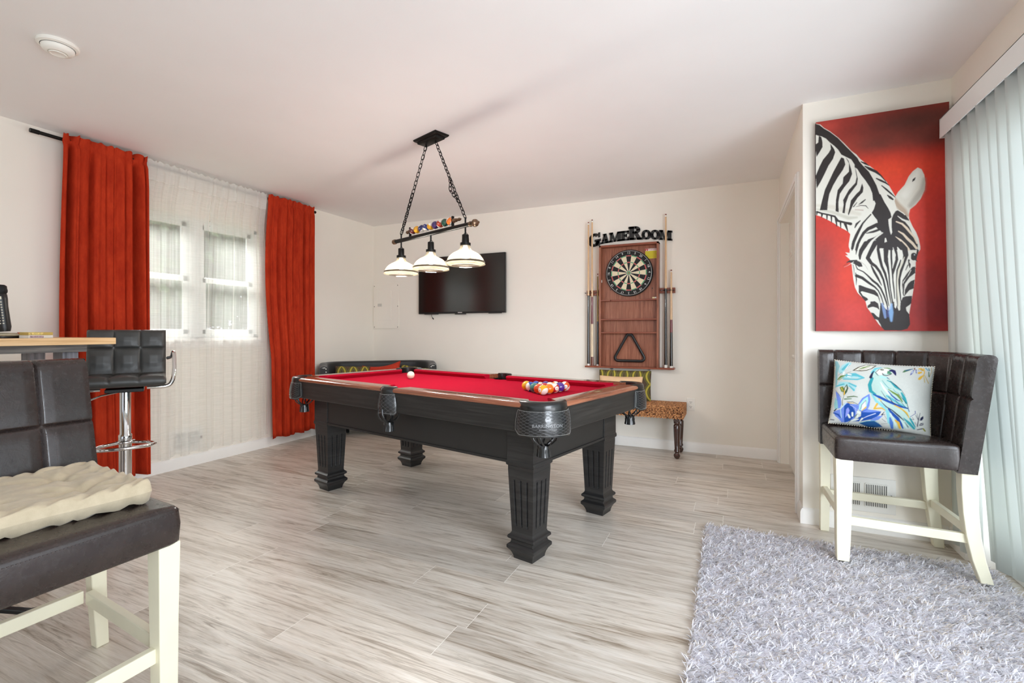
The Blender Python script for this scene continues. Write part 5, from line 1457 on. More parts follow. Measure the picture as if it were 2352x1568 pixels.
def dense(poly, step=0.03, rad=0.03):
    out = []; n = len(poly)
    for i in range(n):
        p0, p1, p2 = Vector(poly[i - 1]), Vector(poly[i]), Vector(poly[(i + 1) % n])
        a = p1 + (p0 - p1).normalized() * rad; c = p1 + (p2 - p1).normalized() * rad
        for k in range(5):
            t = k / 4; out.append(tuple((a * (1 - t) ** 2 + p1 * 2 * t * (1 - t) + c * t * t)))
        e = p2 + (p1 - p2).normalized() * rad; L = (e - c).length; m = int(L / step)
        for k in range(1, m): out.append(tuple(c.lerp(e, k / m)))
    return out
THREAD = mat('leather_stitch_thread', '#4d4443', 0.6)
def stitches(p0, p1, parent, pitch=0.0075, r=0.0009, name='stitching'):
    p0, p1 = Vector(p0), Vector(p1); d = p1 - p0; n = int(d.length / pitch); b = MB()
    for i in range(n): b.tube([p0 + d * (i / n), p0 + d * ((i + 0.62) / n)], r, 5)
    return b.build(name, THREAD, parent, smooth=60)
SZ0, SZ1, BKT = 0.505, 0.613, 1.013

# corner chair at the right
cc = thing('corner_counter_chair', 'dark brown leather corner counter chair with cream legs below the zebra canvas', 'counter chair', (0, 0, 0))
inner = [(0.447, 3.105), (0.70, 3.105)]
for k in range(1, 13):
    a = R(90 - 86 * k / 12); inner.append((0.70 + 0.205 * math.cos(a), 2.86 + 0.245 * math.sin(a)))
inner += [(0.906, 2.78), (0.902, 2.700)]
_, _, LL = path_sampler(inner)
sh = shell(inner, True, 0.062, SZ0 - 0.01, BKT, lambda f: 0.055 + 0.075 * smooth01(f, 0.35, 0.75), [0.075, 0.20, 0.325, 0.435, 0.535, 0.635], [0.82], ns=260, puff=0.005, gr=0.006)
sh.build('backrest', BROWNLEATHER, cc, smooth=60)
poly = dense([(0.450, 2.700), (0.915, 2.700), (0.915, 2.86), (0.87, 3.0), (0.76, 3.10), (0.452, 3.10)], rad=0.022)
seat_block(poly, SZ0, SZ1).build('seat', BROWNLEATHER, cc, smooth=60)
stitches((0.468, 2.6985, SZ1 - 0.017), (0.900, 2.6985, SZ1 - 0.017), cc)
stitches((0.4485, 2.72, SZ1 - 0.017), (0.4485, 3.08, SZ1 - 0.017), cc)
saber_leg([(0.487, 2.737, SZ0 + 0.004), (0.487, 2.737, 0.35), (0.485, 2.737, 0.12), (0.484, 2.737, 0.024)], 0.070, 0.050).build('leg', CREAMPAINT, cc, smooth=0, bevel=0.003)
saber_leg([(0.476, 3.155, SZ0 + 0.004), (0.476, 3.158, 0.25), (0.476, 3.172, 0.0)], 0.050, 0.042).build('leg', CREAMPAINT, cc, smooth=0, bevel=0.003)
saber_leg([(0.945, 2.742, SZ0 + 0.004), (0.944, 2.742, 0.42), (0.948, 2.742, 0.32), (0.958, 2.741, 0.22), (0.976, 2.74, 0.12), (1.003, 2.738, 0.024)], 0.062, 0.044).build('leg', CREAMPAINT, cc, smooth=20, bevel=0.003)
saber_leg([(0.925, 3.130, SZ0 + 0.004), (0.926, 3.13, 0.40), (0.934, 3.135, 0.28), (0.95, 3.145, 0.15), (0.975, 3.17, 0.0)], 0.062, 0.044).build('leg', CREAMPAINT, cc, smooth=20, bevel=0.003)
for p0, p1 in (((0.51, 2.737, 0.215), (0.945, 2.741, 0.205)), ((0.49, 3.155, 0.215), (0.935, 3.14, 0.215)), ((0.482, 2.765, 0.235), (0.476, 3.14, 0.235)), ((0.955, 2.765, 0.235), (0.938, 3.11, 0.235))):
    b = MB(); b.bar(p0, p1, 0.024, 0.040); b.build('stretcher', CREAMPAINT, cc, smooth=0, bevel=0.003)

# counter bench in the left foreground
fb = thing('counter_bench', 'dark brown leather counter bench with cream legs, cut off by the left frame edge', 'bench', (0, 0, 0))
Y0, Y1 = -0.35, 0.905
bk = shell([(-1.975, Y0), (-1.975, Y1)], True, 0.075, SZ0 - 0.01, BKT + 0.004, lambda f: 0.20, [Y1 - Y0 - 0.135, Y1 - Y0 - 0.46, Y1 - Y0 - 0.78, 0.14], [0.802], ns=420, puff=0.006, gr=0.006)
bk.build('backrest', BROWNLEATHER, fb, smooth=60)
poly = dense([(-1.975, Y0 + 0.01), (-1.440, Y0 + 0.01), (-1.440, 0.852), (-1.975, 0.895)], rad=0.022)
seat_block(poly, SZ0, SZ1, bulge=0.008).build('seat', BROWNLEATHER, fb, smooth=60)
stitches((-1.4385, Y0 + 0.03, SZ1 - 0.018), (-1.4385, 0.832, SZ1 - 0.018), fb)
stitches((-1.459, 0.856, SZ1 - 0.018), (-1.95, 0.896, SZ1 - 0.018), fb)
yv = Y1 - 0.135
stitches((-1.957, yv - 0.012, SZ1 + 0.02), (-1.977, yv - 0.012, 0.79), fb); stitches((-1.957, yv + 0.012, SZ1 + 0.02), (-1.977, yv + 0.012, 0.79), fb)
for (x, y) in ((-1.473, 0.823), (-1.473, Y0 + 0.05)):
    saber_leg([(x, y, SZ0 + 0.004), (x, y, 0.3), (x + 0.003, y, 0.0)], 0.058, 0.046).build('leg', CREAMPAINT, fb, smooth=0, bevel=0.003)
for (x, y) in ((-1.985, 0.865), (-1.985, Y0 + 0.05)):
    saber_leg([(x, y + 0.025, SZ0 + 0.004), (x, y + 0.025, 0.36), (x - 0.012, y + 0.035, 0.22), (x - 0.055, y + 0.065, 0.0)], 0.052, 0.038).build('leg', CREAMPAINT, fb, smooth=20, bevel=0.003)
for p0, p1 in (((-1.478, Y0 + 0.06, 0.20), (-1.478, 0.80, 0.20)), ((-1.975, Y0 + 0.06, 0.225), (-1.975, 0.85, 0.225)), ((-1.50, 0.82, 0.222), (-1.955, 0.862, 0.222))):
    b = MB(); b.bar(p0, p1, 0.024, 0.042); b.build('stretcher', CREAMPAINT, fb, smooth=0, bevel=0.003)

# beige tufted pad on the bench
BEIGE = NT('beige_cotton'); _v = BEIGE.coords(); _c = BEIGE.ramp(BEIGE.noise(_v, 30, 4), [(0.3, '#b8aa90'), (0.7, '#c8baa0')])
BEIGE.set(Base_Color=_c, Roughness=0.9, Specular_IOR_Level=0.15, Sheen_Weight=0.2)
BEIGE.l(BEIGE.bump(BEIGE.noise(_v, 420, 3), 0.35, 0.001), BEIGE.bsdf.inputs['Normal']); BEIGE = BEIGE.m
pad = MB()
PWX, PWY = 0.44, 0.50
tufts = [(0.30, 0.27), (0.30, 0.73), (0.70, 0.27), (0.70, 0.73)]
def padfn(side):
    def fn(u, v):
        eu, ev = min(u, 1 - u), min(v, 1 - v)
        e = min(1, eu / 0.09) * min(1, ev / 0.09)
        e = (1 - (1 - min(1, eu / 0.055)) ** 3.2) ** 0.5 * (1 - (1 - min(1, ev / 0.05)) ** 3.2) ** 0.5
        e = max(e, 0.0)
        uu = 0.5 + (u - 0.5) * (1 + 0.0 * e); x = (uu - 0.5) * PWX; y = (v - 0.5) * PWY
        cr_ = min(1, math.hypot(max(0, 0.09 - eu), max(0, 0.09 - ev)) / 0.127); x *= 1 - 0.05 * cr_ ** 2; y *= 1 - 0.05 * cr_ ** 2
        nz = mnoise.noise(Vector((u * 5, v * 5, 3.0 + side)))
        x += 0.006 * mnoise.noise(Vector((u * 3, v * 3, 9))) * (1 - e * 0.5); y += 0.006 * mnoise.noise(Vector((u * 3, v * 3, 19)))
        h = 0.030 * e
        if side > 0:
            h *= 1.0 + 0.15 * nz
            for (a, c) in tufts:
                du, dv = (u - a), (v - c); d = math.hypot(du, dv)
                h -= 0.026 * math.exp(-(d / 0.06) ** 2) * e
                ang = math.atan2(dv, du)
                h -= 0.010 * math.exp(-((d - 0.12) / 0.10) ** 2) * (0.5 + 0.5 * math.sin(ang * 6 + a * 20 + c * 9)) * e
            h += 0.0022 * mnoise.noise(Vector((u * 16, v * 9, 1))) * e
        # wrinkled side band
        if eu < 0.1 or ev < 0.1:
            h *= 1 + 0.16 * math.sin(46 * (u + v) + 6 * nz)
        return (x, y, 0.031 + side * h)
    return fn
pad.grid(padfn(1), 80, 90); pad.grid(padfn(-1), 40, 45, flip=True)
po = pad.build('seat_pad', BEIGE, smooth=180); po.location = (-1.752, 0.602, SZ1 + 0.007); po.rotation_euler = (0, 0, R(-5.5))
tag(po, 'beige tufted seat pad lying on the brown leather bench', 'seat pad')

# ------------------------------------------------------------------ black bar stool with chrome column
st = thing('bar_stool', 'black quilted bar stool with chrome column and arms beside the bar table', 'bar stool', (-3.12, 1.54, 0), R(61))
# local: faces -Y
b = MB(); b.lathe([(0.001, 0.0), (0.195, 0.0), (0.195, 0.006), (0.16, 0.014), (0.06, 0.026), (0.035, 0.05), (0.001, 0.05)], 40, caps=False); b.build('base', CHROME, st, smooth=50)
b = MB(); b.lathe([(0.0295, 0.03), (0.0295, 0.50), (0.031, 0.505), (0.031, 0.53), (0.0255, 0.535), (0.0255, 0.775)], 32); b.build('column', CHROME, st, smooth=50)
b = MB(); b.tube([(0.036 * math.cos(a), 0.036 * math.sin(a), 0.49) for a in [2 * PI * k / 24 for k in range(24)]], 0.010, 10, closed=True)
b.tube([(-0.03, -0.02, 0.49), (-0.10, -0.05, 0.485), (-0.135, -0.11, 0.485), (-0.11, -0.165, 0.485), (0, -0.19, 0.485), (0.11, -0.165, 0.485), (0.135, -0.11, 0.485), (0.10, -0.05, 0.485), (0.03, -0.02, 0.49)], 0.0095, 10)
b.build('footrest', CHROME, st, smooth=60)
b = MB(); b.cbox((0, 0.01, 0.785), 0.17, 0.17, 0.02); b.build('seat_plate', BLACKMETAL, st, smooth=0, bevel=0.003)
b = MB(); b.tube([(-0.03, -0.03, 0.775), (-0.10, -0.09, 0.765), (-0.15, -0.12, 0.745)], 0.005, 8); b.build('lift_lever', CHROME, st, smooth=60)
# seat + back as one quilted slab
prof = [(-0.20, 0.800)]
def quilt(side):
    def fn(u, v):
        # v 0..1 runs from seat front over to back top ; u across
        if v < 0.5:
            t = v / 0.5; y, z = -0.195 + 0.345 * t, 0.868 - 0.012 * t; ny, nz = 0, 1
        elif v < 0.58:
            t = (v - 0.5) / 0.08; a = R(90) * t; y, z = 0.150 + 0.045 * math.sin(a), 0.856 + 0.045 * (1 - math.cos(a)); ny, nz = -math.sin(a), math.cos(a)
        else:
            t = (v - 0.58) / 0.42; y, z = 0.195 + 0.035 * t, 0.901 + 0.225 * t; ny, nz = -1, 0.1
        x = (u - 0.5) * 0.375
        qs = [0.333, 0.667]; qv = [0.25, 0.54, 0.79]
        du = min(abs(u - q) for q in qs) * 0.425; dv = min(abs(v - q) for q in qv) * 0.6
        g = max(math.exp(-(du / 0.007) ** 2), math.exp(-(dv / 0.007) ** 2))
        bl = min(1, min(du, u * 0.425, (1 - u) * 0.425) / 0.05) * min(1, min(dv, v * 0.6, (1 - v) * 0.6) / 0.05)
        eu = min(u, 1 - u) * 0.425; ev = min(v, 1 - v) * 0.6
        edge = (1 - min(1, eu / 0.022)) ** 2 * 0.018 + (1 - min(1, ev / 0.022)) ** 2 * 0.018
        off = (0.010 * bl - 0.007 * g - edge) if side > 0 else (-0.055 + edge * 0.8)
        if side < 0 and v < 0.5: off -= 0.0
        return (x, y + ny * off, z + nz * off)
    return fn
b = MB(); nu, nv = 72, 96
f1, f2 = quilt(1), quilt(-1)
vs = [f1(i / nu, j / nv) for i in range(nu + 1) for j in range(nv + 1)] + [f2(i / nu, j / nv) for i in range(nu + 1) for j in range(nv + 1)]
N = (nu + 1) * (nv + 1); w = nv + 1; fs = []
for i in range(nu):
    for j in range(nv):
        q = (i * w + j, (i + 1) * w + j, (i + 1) * w + j + 1, i * w + j + 1); fs.append(q); fs.append(tuple(N + k for k in reversed(q)))
for i in range(nu):
    fs.append((i * w, N + i * w, N + (i + 1) * w, (i + 1) * w)); fs.append((i * w + nv, (i + 1) * w + nv, N + (i + 1) * w + nv, N + i * w + nv))
for j in range(nv):
    fs.append((j, j + 1, N + j + 1, N + j)); fs.append((nu * w + j, N + nu * w + j, N + nu * w + j + 1, nu * w + j + 1))
b.add(vs, fs); b.build('upholstered_seat', BLACKVINYL, st, smooth=50)
for sx in (-1, 1):
    b = MB(); x0 = 0.10; pts = [(sx * x0, -0.10, 0.800), (sx * 0.185, -0.10, 0.802), (sx * 0.212, -0.095, 0.822), (sx * 0.224, -0.08, 0.87), (sx * 0.226, -0.04, 0.94), (sx * 0.225, 0.0, 0.985), (sx * 0.222, 0.06, 0.99), (sx * 0.216, 0.13, 0.96), (sx * 0.198, 0.19, 0.95)]
    # smooth the arm
    def cr(p, n=5):
        P = [Vector(q) for q in p]; P = [P[0]] + P + [P[-1]]; out = []
        for i in range(1, len(P) - 2):
            for k in range(n):
                t = k / n; a, b_, c, d = P[i - 1], P[i], P[i + 1], P[i + 2]
                out.append(0.5 * ((2 * b_) + (c - a) * t + (2 * a - 5 * b_ + 4 * c - d) * t * t + (3 * b_ - a - 3 * c + d) * t ** 3))
        out.append(P[-2]); return out
    b.tube(cr(pts), 0.0105, 12); b.build('arm', CHROME, st, smooth=60)

# ------------------------------------------------------------------ bar table and things on it
PINE = m_wood('natural_pine_top', '#c79a68', '#dcb482', '#e8c698', 0.45, (70, 3, 70))
GREYWOOD = m_wood('grey_washed_wood', '#4b4a4b', '#686664', '#8d8882', 0.6, (60, 3, 60), bump=0.3)
GREYWOOD_Z = m_wood('grey_washed_wood_upright', '#55555a', '#74737a', '#94939a', 0.6, (60, 60, 3), bump=0.3)
bt = thing('bar_table', 'tall bar table with pale wood top and grey washed frame', 'bar table', (-3.02, 0.55, 0))
ZT = 1.0835
b = MB(); b.box(-0.33, 0.325, -0.75, 0.742, ZT - 0.031, ZT); b.build('tabletop', PINE, bt, smooth=0, bevel=0.002)
b = MB(); b.box(0.215, 0.240, -0.70, 0.665, ZT - 0.066, ZT - 0.031); b.build('apron', GREYWOOD, bt, smooth=0, bevel=0.002)
b = MB(); b.box(-0.245, -0.220, -0.70, 0.665, ZT - 0.066, ZT - 0.031); b.build('apron', GREYWOOD, bt, smooth=0, bevel=0.002)
b = MB(); b.box(-0.22, 0.215, 0.64, 0.665, ZT - 0.066, ZT - 0.031); b.build('apron', GREYWOOD, bt, smooth=0, bevel=0.002)
for sx in (0.155, -0.16):
    for sy in (0.62, -0.66):
        b = MB(); b.cbox((sx + 0.0, sy, (ZT - 0.066) / 2), 0.09, 0.06, ZT - 0.066); b.build('leg', GREYWOOD_Z, bt, smooth=0, bevel=0.003)
mic = thing('microphone', 'black karaoke microphone with keypad standing on the bar table', 'microphone', (-2.86, 0.985, ZT), R(60))
b = MB(); b.M = Matrix.Rotation(R(-5), 4, 'Y')
b.lathe([(0.019, 0.010), (0.0235, 0.03), (0.0215, 0.12), (0.023, 0.150), (0.0225, 0.170), (0.019, 0.175)], 20); b.build('handle', BLACKPLASTIC, mic, smooth=50)
b = MB(); b.M = Matrix.Rotation(R(-5), 4, 'Y')
b.lathe([(0.020, 0.172), (0.0245, 0.180), (0.0255, 0.186), (0.0255, 0.190), (0.0245, 0.196), (0.0245, 0.206), (0.018, 0.212), (0.002, 0.214)], 20); b.build('grille_head', mat('dark_mesh_grille', '#1c1c1c', 0.5, 0.5, bump=0.8, bscale=600), mic, smooth=50)
b = MB(); b.M = Matrix.Rotation(R(-5), 4, 'Y')
for r_ in range(9):
    for c_ in range(2): b.cbox((0.0045 + 0.0 * r_, 0, 0), 0.0001, 0.0001, 0.0001) if False else b.sphere((0.010 * (c_ - 0.5), -0.0235, 0.045 + r_ * 0.0115), 0.0032, 8, 6, sc=(1, 0.6, 0.9))
b.build('keypad', mat('pale_keys', '#c9c4b4', 0.4), mic, smooth=60)
b = MB(); b.M = Matrix.Rotation(R(-5), 4, 'Y'); b.cbox((0.0, -0.0235, 0.155), 0.016, 0.004, 0.012); b.build('display', mat('pale_display', '#d5d3c0', 0.3), mic, smooth=0)
chg = thing('charging_stand', 'silver and black charging stand under the microphone', 'charging stand', (-2.872, 0.955, ZT))
b = MB(); b.lathe([(0.055, 0.0), (0.060, 0.004), (0.060, 0.008), (0.001, 0.008)], 32); b.build('base', BLACKPLASTIC, chg, smooth=50)
b = MB(); b.lathe([(0.061, 0.008), (0.066, 0.012), (0.060, 0.020), (0.045, 0.024), (0.001, 0.024)], 32); b.build('top_cover', mat('silver_plastic', '#b9b39a', 0.25, 0.6), chg, smooth=50)
b = MB(); b.sphere((0.035, 0.045, 0.021), 0.009, 12, 8, sc=(1, 1, 0.5)); b.build('button', mat('red_button', '#d0341c', 0.3), chg)
mic.location = (-2.868, 0.962, ZT + 0.019)
def packet(loc, cols, lab, rz, s=(0.060, 0.088, 0.013)):
    t = thing('card_box', lab, 'box', loc, rz)
    b = MB(); b.cbox((0, 0, s[2] / 2), *s); bo = b.build('carton', mat('carton_' + cols[0][1:], cols[0], 0.4), t, smooth=0, bevel=0.001)
    b = MB(); b.box(s[0] / 2, s[0] / 2 + 0.0004, -s[1] / 2 + 0.003, s[1] * 0.1, 0.002, s[2] - 0.002); b.build('printed_edge', mat('print_' + cols[1][1:], cols[1], 0.4, var=0.5, vscale=160), t, smooth=0)
packet((-2.78, 1.033, ZT), ['#d9d6cf', '#a08a90'], 'small white card box lying on the bar table under the gold one', R(10))
packet((-2.78, 1.033, ZT + 0.0132), ['#b59a4e', '#c9b36a'], 'small gold card box on top of the white box on the bar table', R(8))
t = thing('plastic_case', 'flat black plastic case beside the two small card boxes', 'case', (-2.835, 1.03, ZT), R(4))
b = MB(); b.cbox((0, 0, 0.013), 0.075, 0.055, 0.026); b.build('case_body', mat('dark_olive_plastic', '#4a453a', 0.4), t, smooth=0, bevel=0.003)
b = MB(); b.cbox((0.0375, 0, 0.013), 0.002, 0.057, 0.002); b.build('lid_seam', BLACKPLASTIC, t, smooth=0)

# black foot of a stand behind the bench
t = thing('tripod_stand', 'chrome pole stand with black folding feet on the floor behind the bench', 'stand', (-2.565, 0.80, 0), R(35))
b = MB(); b.tube([(0, 0, 0.05), (0, 0, 0.62)], 0.016, 16); b.build('pole', CHROME, t, smooth=60)
b = MB(); b.tube([(0, 0, 0.045), (0, 0, 0.075)], 0.027, 16); b.build('collar', BLACKPLASTIC, t, smooth=60)
for k in range(3):
    a = R(k * 120 + 20); c, s = math.cos(a), math.sin(a)
    b = MB(); b.bar((0.02 * c, 0.02 * s, 0.062), (0.135 * c, 0.135 * s, 0.016), 0.030, 0.016); b.bar((0.115 * c, 0.115 * s, 0.012), (0.165 * c, 0.165 * s, 0.012), 0.045, 0.022)
    lg = b.build('leg', BLACKPLASTIC, t, smooth=0, bevel=0.003)
    b = MB(); b.bar((0.160 * c, 0.160 * s, 0.019), (0.172 * c, 0.172 * s, 0.019), 0.045, 0.012); b.build('toe_cap', CHROME, lg, smooth=0, bevel=0.002)

# ------------------------------------------------------------------ pillows
def pillow_mesh(w, h, t, nu=40, nv=32, pinch=0.035, seed=0, power=0.42):
    """front faces -Y, lies in XZ plane, base at z=0; returns verts (front, back) arrays & faces"""
    u = np.linspace(0, 1, nu + 1); v = np.linspace(0, 1, nv + 1); U, V = np.meshgrid(u, v, indexing='ij')
    a, c = 2 * U - 1, 2 * V - 1
    prof = np.clip((1 - a ** 2) * (1 - c ** 2), 0, 1) ** power
    x = a * w / 2 * (1 - pinch * (1 - c ** 2) ** 1.0 * np.abs(a) ** 3)
    z = h / 2 + c * h / 2 * (1 - pinch * 1.4 * (1 - a ** 2) * np.abs(c) ** 3)
    wr = np.vectorize(lambda p, q: mnoise.noise(Vector((p * 2.5 + seed, q * 2.5, seed * 1.7))))(a, c)
    th = t / 2 * prof * (1 + 0.12 * wr)
    F = np.stack([x, -th, z], -1).reshape(-1, 3); B = np.stack([x, th, z], -1).reshape(-1, 3)
    I = (np.arange(nu)[:, None] * (nv + 1) + np.arange(nv)[None]).ravel()
    f1 = np.stack([I, I + nv + 1, I + nv + 2, I + 1], 1)
    return F, B, f1, U.ravel(), V.ravel()
def pillow_rim(w, h, pinch, n=56):
    pts = []
    for k in range(n): a = -1 + 2 * k / n; pts.append((a * w / 2, 0, h / 2 - h / 2 * (1 - pinch * 1.4 * (1 - a * a))))
    for k in range(n): c = -1 + 2 * k / n; pts.append((w / 2 * (1 - pinch * (1 - c * c)), 0, h / 2 + c * h / 2))
    for k in range(n): a = 1 - 2 * k / n; pts.append((a * w / 2, 0, h / 2 + h / 2 * (1 - pinch * 1.4 * (1 - a * a))))
    for k in range(n): c = 1 - 2 * k / n; pts.append((-w / 2 * (1 - pinch * (1 - c * c)), 0, h / 2 + c * h / 2))
    return pts
pp = paint_parrot()
PW2, PH2 = 0.405, 0.345
pil = thing('throw_pillow', 'rectangular pillow printed with a blue parrot and flowers on the corner chair', 'pillow', (0.662, 2.93, SZ1 + 0.008), rot=(R(-17), R(2.5), R(-17)))
F, Bk, f1, U, V = pillow_mesh(PW2, PH2, 0.12, 240, 200, 0.035, 3)
cols = pp.sample(U, 1 - V)
fast_mesh('pillow_front', F, f1, m_painted('parrot_print_linen', 0.85, 700, 0.3), pil, cols)
F, Bk, f1, U, V = pillow_mesh(PW2, PH2, 0.12, 40, 32, 0.035, 3)
fast_mesh('pillow_back', Bk, f1[:, ::-1], mat('pale_linen', '#d5d6cf', 0.9), pil)
b = MB()
for q in pillow_rim(PW2, PH2, 0.035, 40): b.sphere(q, 0.0034, 6, 4)
b.build('beaded_trim', mat('cream_beads', '#ded6c2', 0.7), pil, smooth=180)

# ------------------------------------------------------------------ zebra canvas
zb = paint_zebra()
CX0, CX1, CZ0, CZ1, CY = 0.440, 1.030, 1.116, 2.308, 3.200
cv = thing('canvas_picture', 'tall canvas painting of a zebra head on red, above the corner chair', 'painting', ((CX0 + CX1) / 2, CY, (CZ0 + CZ1) / 2))
nu, nv = 330, 600
U, V = np.meshgrid(np.linspace(0, 1, nu + 1), np.linspace(0, 1, nv + 1), indexing='ij'); U, V = U.ravel(), V.ravel()
wv, hv = CX1 - CX0, CZ1 - CZ0
P = np.stack([(U - 0.5) * wv, np.zeros_like(U), (0.5 - V) * hv], 1)
I = (np.arange(nu)[:, None] * (nv + 1) + np.arange(nv)[None]).ravel()
fast_mesh('painted_front', P, np.stack([I, I + 1, I + nv + 2, I + nv + 1], 1), m_painted('zebra_painting', 0.45, 1400, 0.25), cv, zb.sample(U, V))
b = MB(); b.box(-wv / 2, wv / 2, 0.0004, YZ - CY, -hv / 2, hv / 2); b.build('wrapped_canvas', mat('dark_canvas_edge', '#3a2522', 0.6, var=0.3), cv, smooth=0, bevel=0.0)

# ------------------------------------------------------------------ television
tv = thing('television', 'flat black television mounted on the back wall', 'television', (-2.790, 4.66, 1.652))
W2, H2 = 0.567, 0.328
b = MB(); b.box(-W2, W2, 0.0, 0.030, -H2, H2); b.box(-W2 * 0.6, W2 * 0.6, 0.030, 0.05, -H2 * 0.8, H2 * 0.5)
b.build('housing', BLACKPLASTIC, tv, smooth=0, bevel=0.003)
t_ = NT('screen_glass'); t_.set(Base_Color='#0d0e0e', Roughness=0.16, Specular_IOR_Level=0.9); SCREEN = t_.m
b = MB(); b.box(-W2 + 0.010, W2 - 0.010, -0.001, 0.002, -H2 + 0.020, H2 - 0.010); b.build('screen', SCREEN, tv, smooth=0)
b = MB(); b.box(-0.028, 0.028, -0.0008, 0.001, -H2 + 0.005, -H2 + 0.014); b.build('logo_plate', mat('silver_lettering', '#c9c9c9', 0.3, 0.5), tv, smooth=0)
b = MB(); b.box(-0.07, 0.07, 0.004, 0.02, -H2 - 0.012, -H2); b.box(-0.49, -0.30, 0.006, 0.02, -H2 - 0.007, -H2); b.box(0.36, 0.52, 0.006, 0.02, -H2 - 0.007, -H2); b.build('lower_trim', mat('grey_trim_plastic', '#3c3c3c', 0.4), tv, smooth=0)
b = MB(); b.tube([(-0.40, 0.03, -H2 + 0.02), (-0.40, 0.025, -H2 - 0.02), (-0.385, 0.02, -H2 - 0.045)], 0.0025, 8); b.tube([(-0.385, 0.02, -H2 - 0.045), (-0.368, 0.018, -H2 - 0.062)], 0.006, 8); b.build('cable', BLACKPLASTIC, tv, smooth=60)
b = MB(); b.box(-0.2, 0.2, 0.05, 0.06, -0.15, 0.15); b.build('wall_mount', BLACKMETAL, tv, smooth=0)

# ------------------------------------------------------------------ dart cabinet with cue racks
dc = thing('dart_cabinet', 'reddish wooden wall cabinet with cue racks and small shelves', 'cabinet', (-0.899, YB, 0))
X0, X1, Zb, Zt, D = -0.281, 0.281, 0.778, 1.960, 0.098
b = MB(); b.box(X0, X1, -0.022, -0.004, Zb, Zt); b.build('back_panel', CHERRY, dc, smooth=0)
for x in (X0 - 0.002, X1 - 0.016):
    b = MB(); b.box(x, x + 0.018, -D, -0.004, Zb, Zt); b.build('side_panel', CHERRY, dc, smooth=0, bevel=0.0015)
b = MB(); b.box(X0 - 0.002, X1 + 0.002, -D, -0.004, Zt - 0.018, Zt + 0.001); b.build('top_panel', CHERRY_DARK, dc, smooth=0, bevel=0.0015)
for z in (1.241, 1.113):
    b = MB(); b.box(X0 + 0.016, X1 - 0.016, -D + 0.002, -0.02, z - 0.014, z); b.build('shelf', CHERRY_DARK, dc, smooth=0, bevel=0.001)
b = MB(); z = 1.428
b.box(X0 + 0.016, X1 - 0.016, -0.060, -0.02, z - 0.014, z); b.box(X0 + 0.016, X0 + 0.105, -D + 0.002, -0.06, z - 0.014, z); b.box(X1 - 0.110, X1 - 0.016, -D + 0.002, -0.06, z - 0.014, z)
b.build('shelf', CHERRY_DARK, dc, smooth=0, bevel=0.001)
b = MB(); b.box(-0.424, 0.422, -D - 0.008, 0.0, 0.762, 0.778); b.build('cue_ledge', CHERRY_DARK, dc, smooth=0, bevel=0.002)
for x in (-0.17, 0.19):
    b = MB(); b.box(x - 0.006, x + 0.006, -0.03, 0, 0.742, 0.762); b.build('wall_bracket', mat('zinc_bracket', '#9b9c9c', 0.4, 0.8), dc, smooth=0)
for x0, x1, xs in ((-0.424, -0.283, (-0.422, -0.375, -0.325)), (0.283, 0.424, (0.315, 0.368, 0.40))):
    b = MB(); b.box(x0, x1, -0.035, 0, 1.478, 1.528); br = b.build('cue_bracket', CHERRY_DARK, dc, smooth=0, bevel=0.001)
    b = MB()
    for x in xs:
        for dx in (-0.012, 0.012): b.tube([(x + dx, -0.035, 1.503), (x + dx * 1.1, -0.052, 1.503), (x + dx * 0.7, -0.066, 1.503)], 0.0045, 8)
    b.build('clips', BLACKPLASTIC, br, smooth=60)
b = MB(); b.box(0.205, 0.262, -0.0235, -0.022, 1.845, 1.885); wl = b.build('warning_label', mat('yellow_label', '#d8c51c', 0.5, var=0.03), dc, smooth=0)
b = MB(); b.box(0.1555, 0.262, -0.0235, -0.022, 1.8845, 1.905, 0); 
bpy.data.objects.remove(wl)
b = MB(); b.box(0.150, 0.262, -0.0235, -0.022, 1.815, 1.888, 0); b.box(0.150, 0.262, -0.0235, -0.022, 1.888, 1.910, 1); b.box(0.150, 0.175, -0.0237, -0.022, 1.889, 1.909, 2)
add_text(b, 'WARNING', 0.0185, lambda x, y, z: (0.219 + x, -0.0239, 1.899 + y), 2)
b.add([(0.156, -0.0240, 1.892), (0.169, -0.0240, 1.892), (0.1625, -0.0240, 1.905)], [(0, 1, 2)], 1)
for k in range(6): b.box(0.158, 0.255 - 0.01 * (k % 3), -0.0238, -0.022, 1.824 + k * 0.0105, 1.8255 + k * 0.0105, 3)
b.build('warning_label', [mat('yellow_label_paper', '#d9c81e', 0.5, var=0.03), mat('white_label_paper', '#efe9e4', 0.5), mat('red_label_ink', '#c8352c', 0.5), mat('grey_label_ink', '#a79b28', 0.5)], dc, smooth=0)
b = MB()
for x, z in ((-0.185, 1.530), (0.215, 1.530)): b.lathe([(0.005, -0.022), (0.005, -0.0235), (0.001, -0.0237)], 12, axis='y', c=(x, 0, z))
b.build('holes', BLACKPLASTIC, dc, smooth=0)
# magnetic catch on the left side
b = MB(); b.box(X0 + 0.016, X0 + 0.020, -0.07, -0.055, 1.60, 1.625); b.build('catch', WHITEPLASTIC, dc, smooth=0)

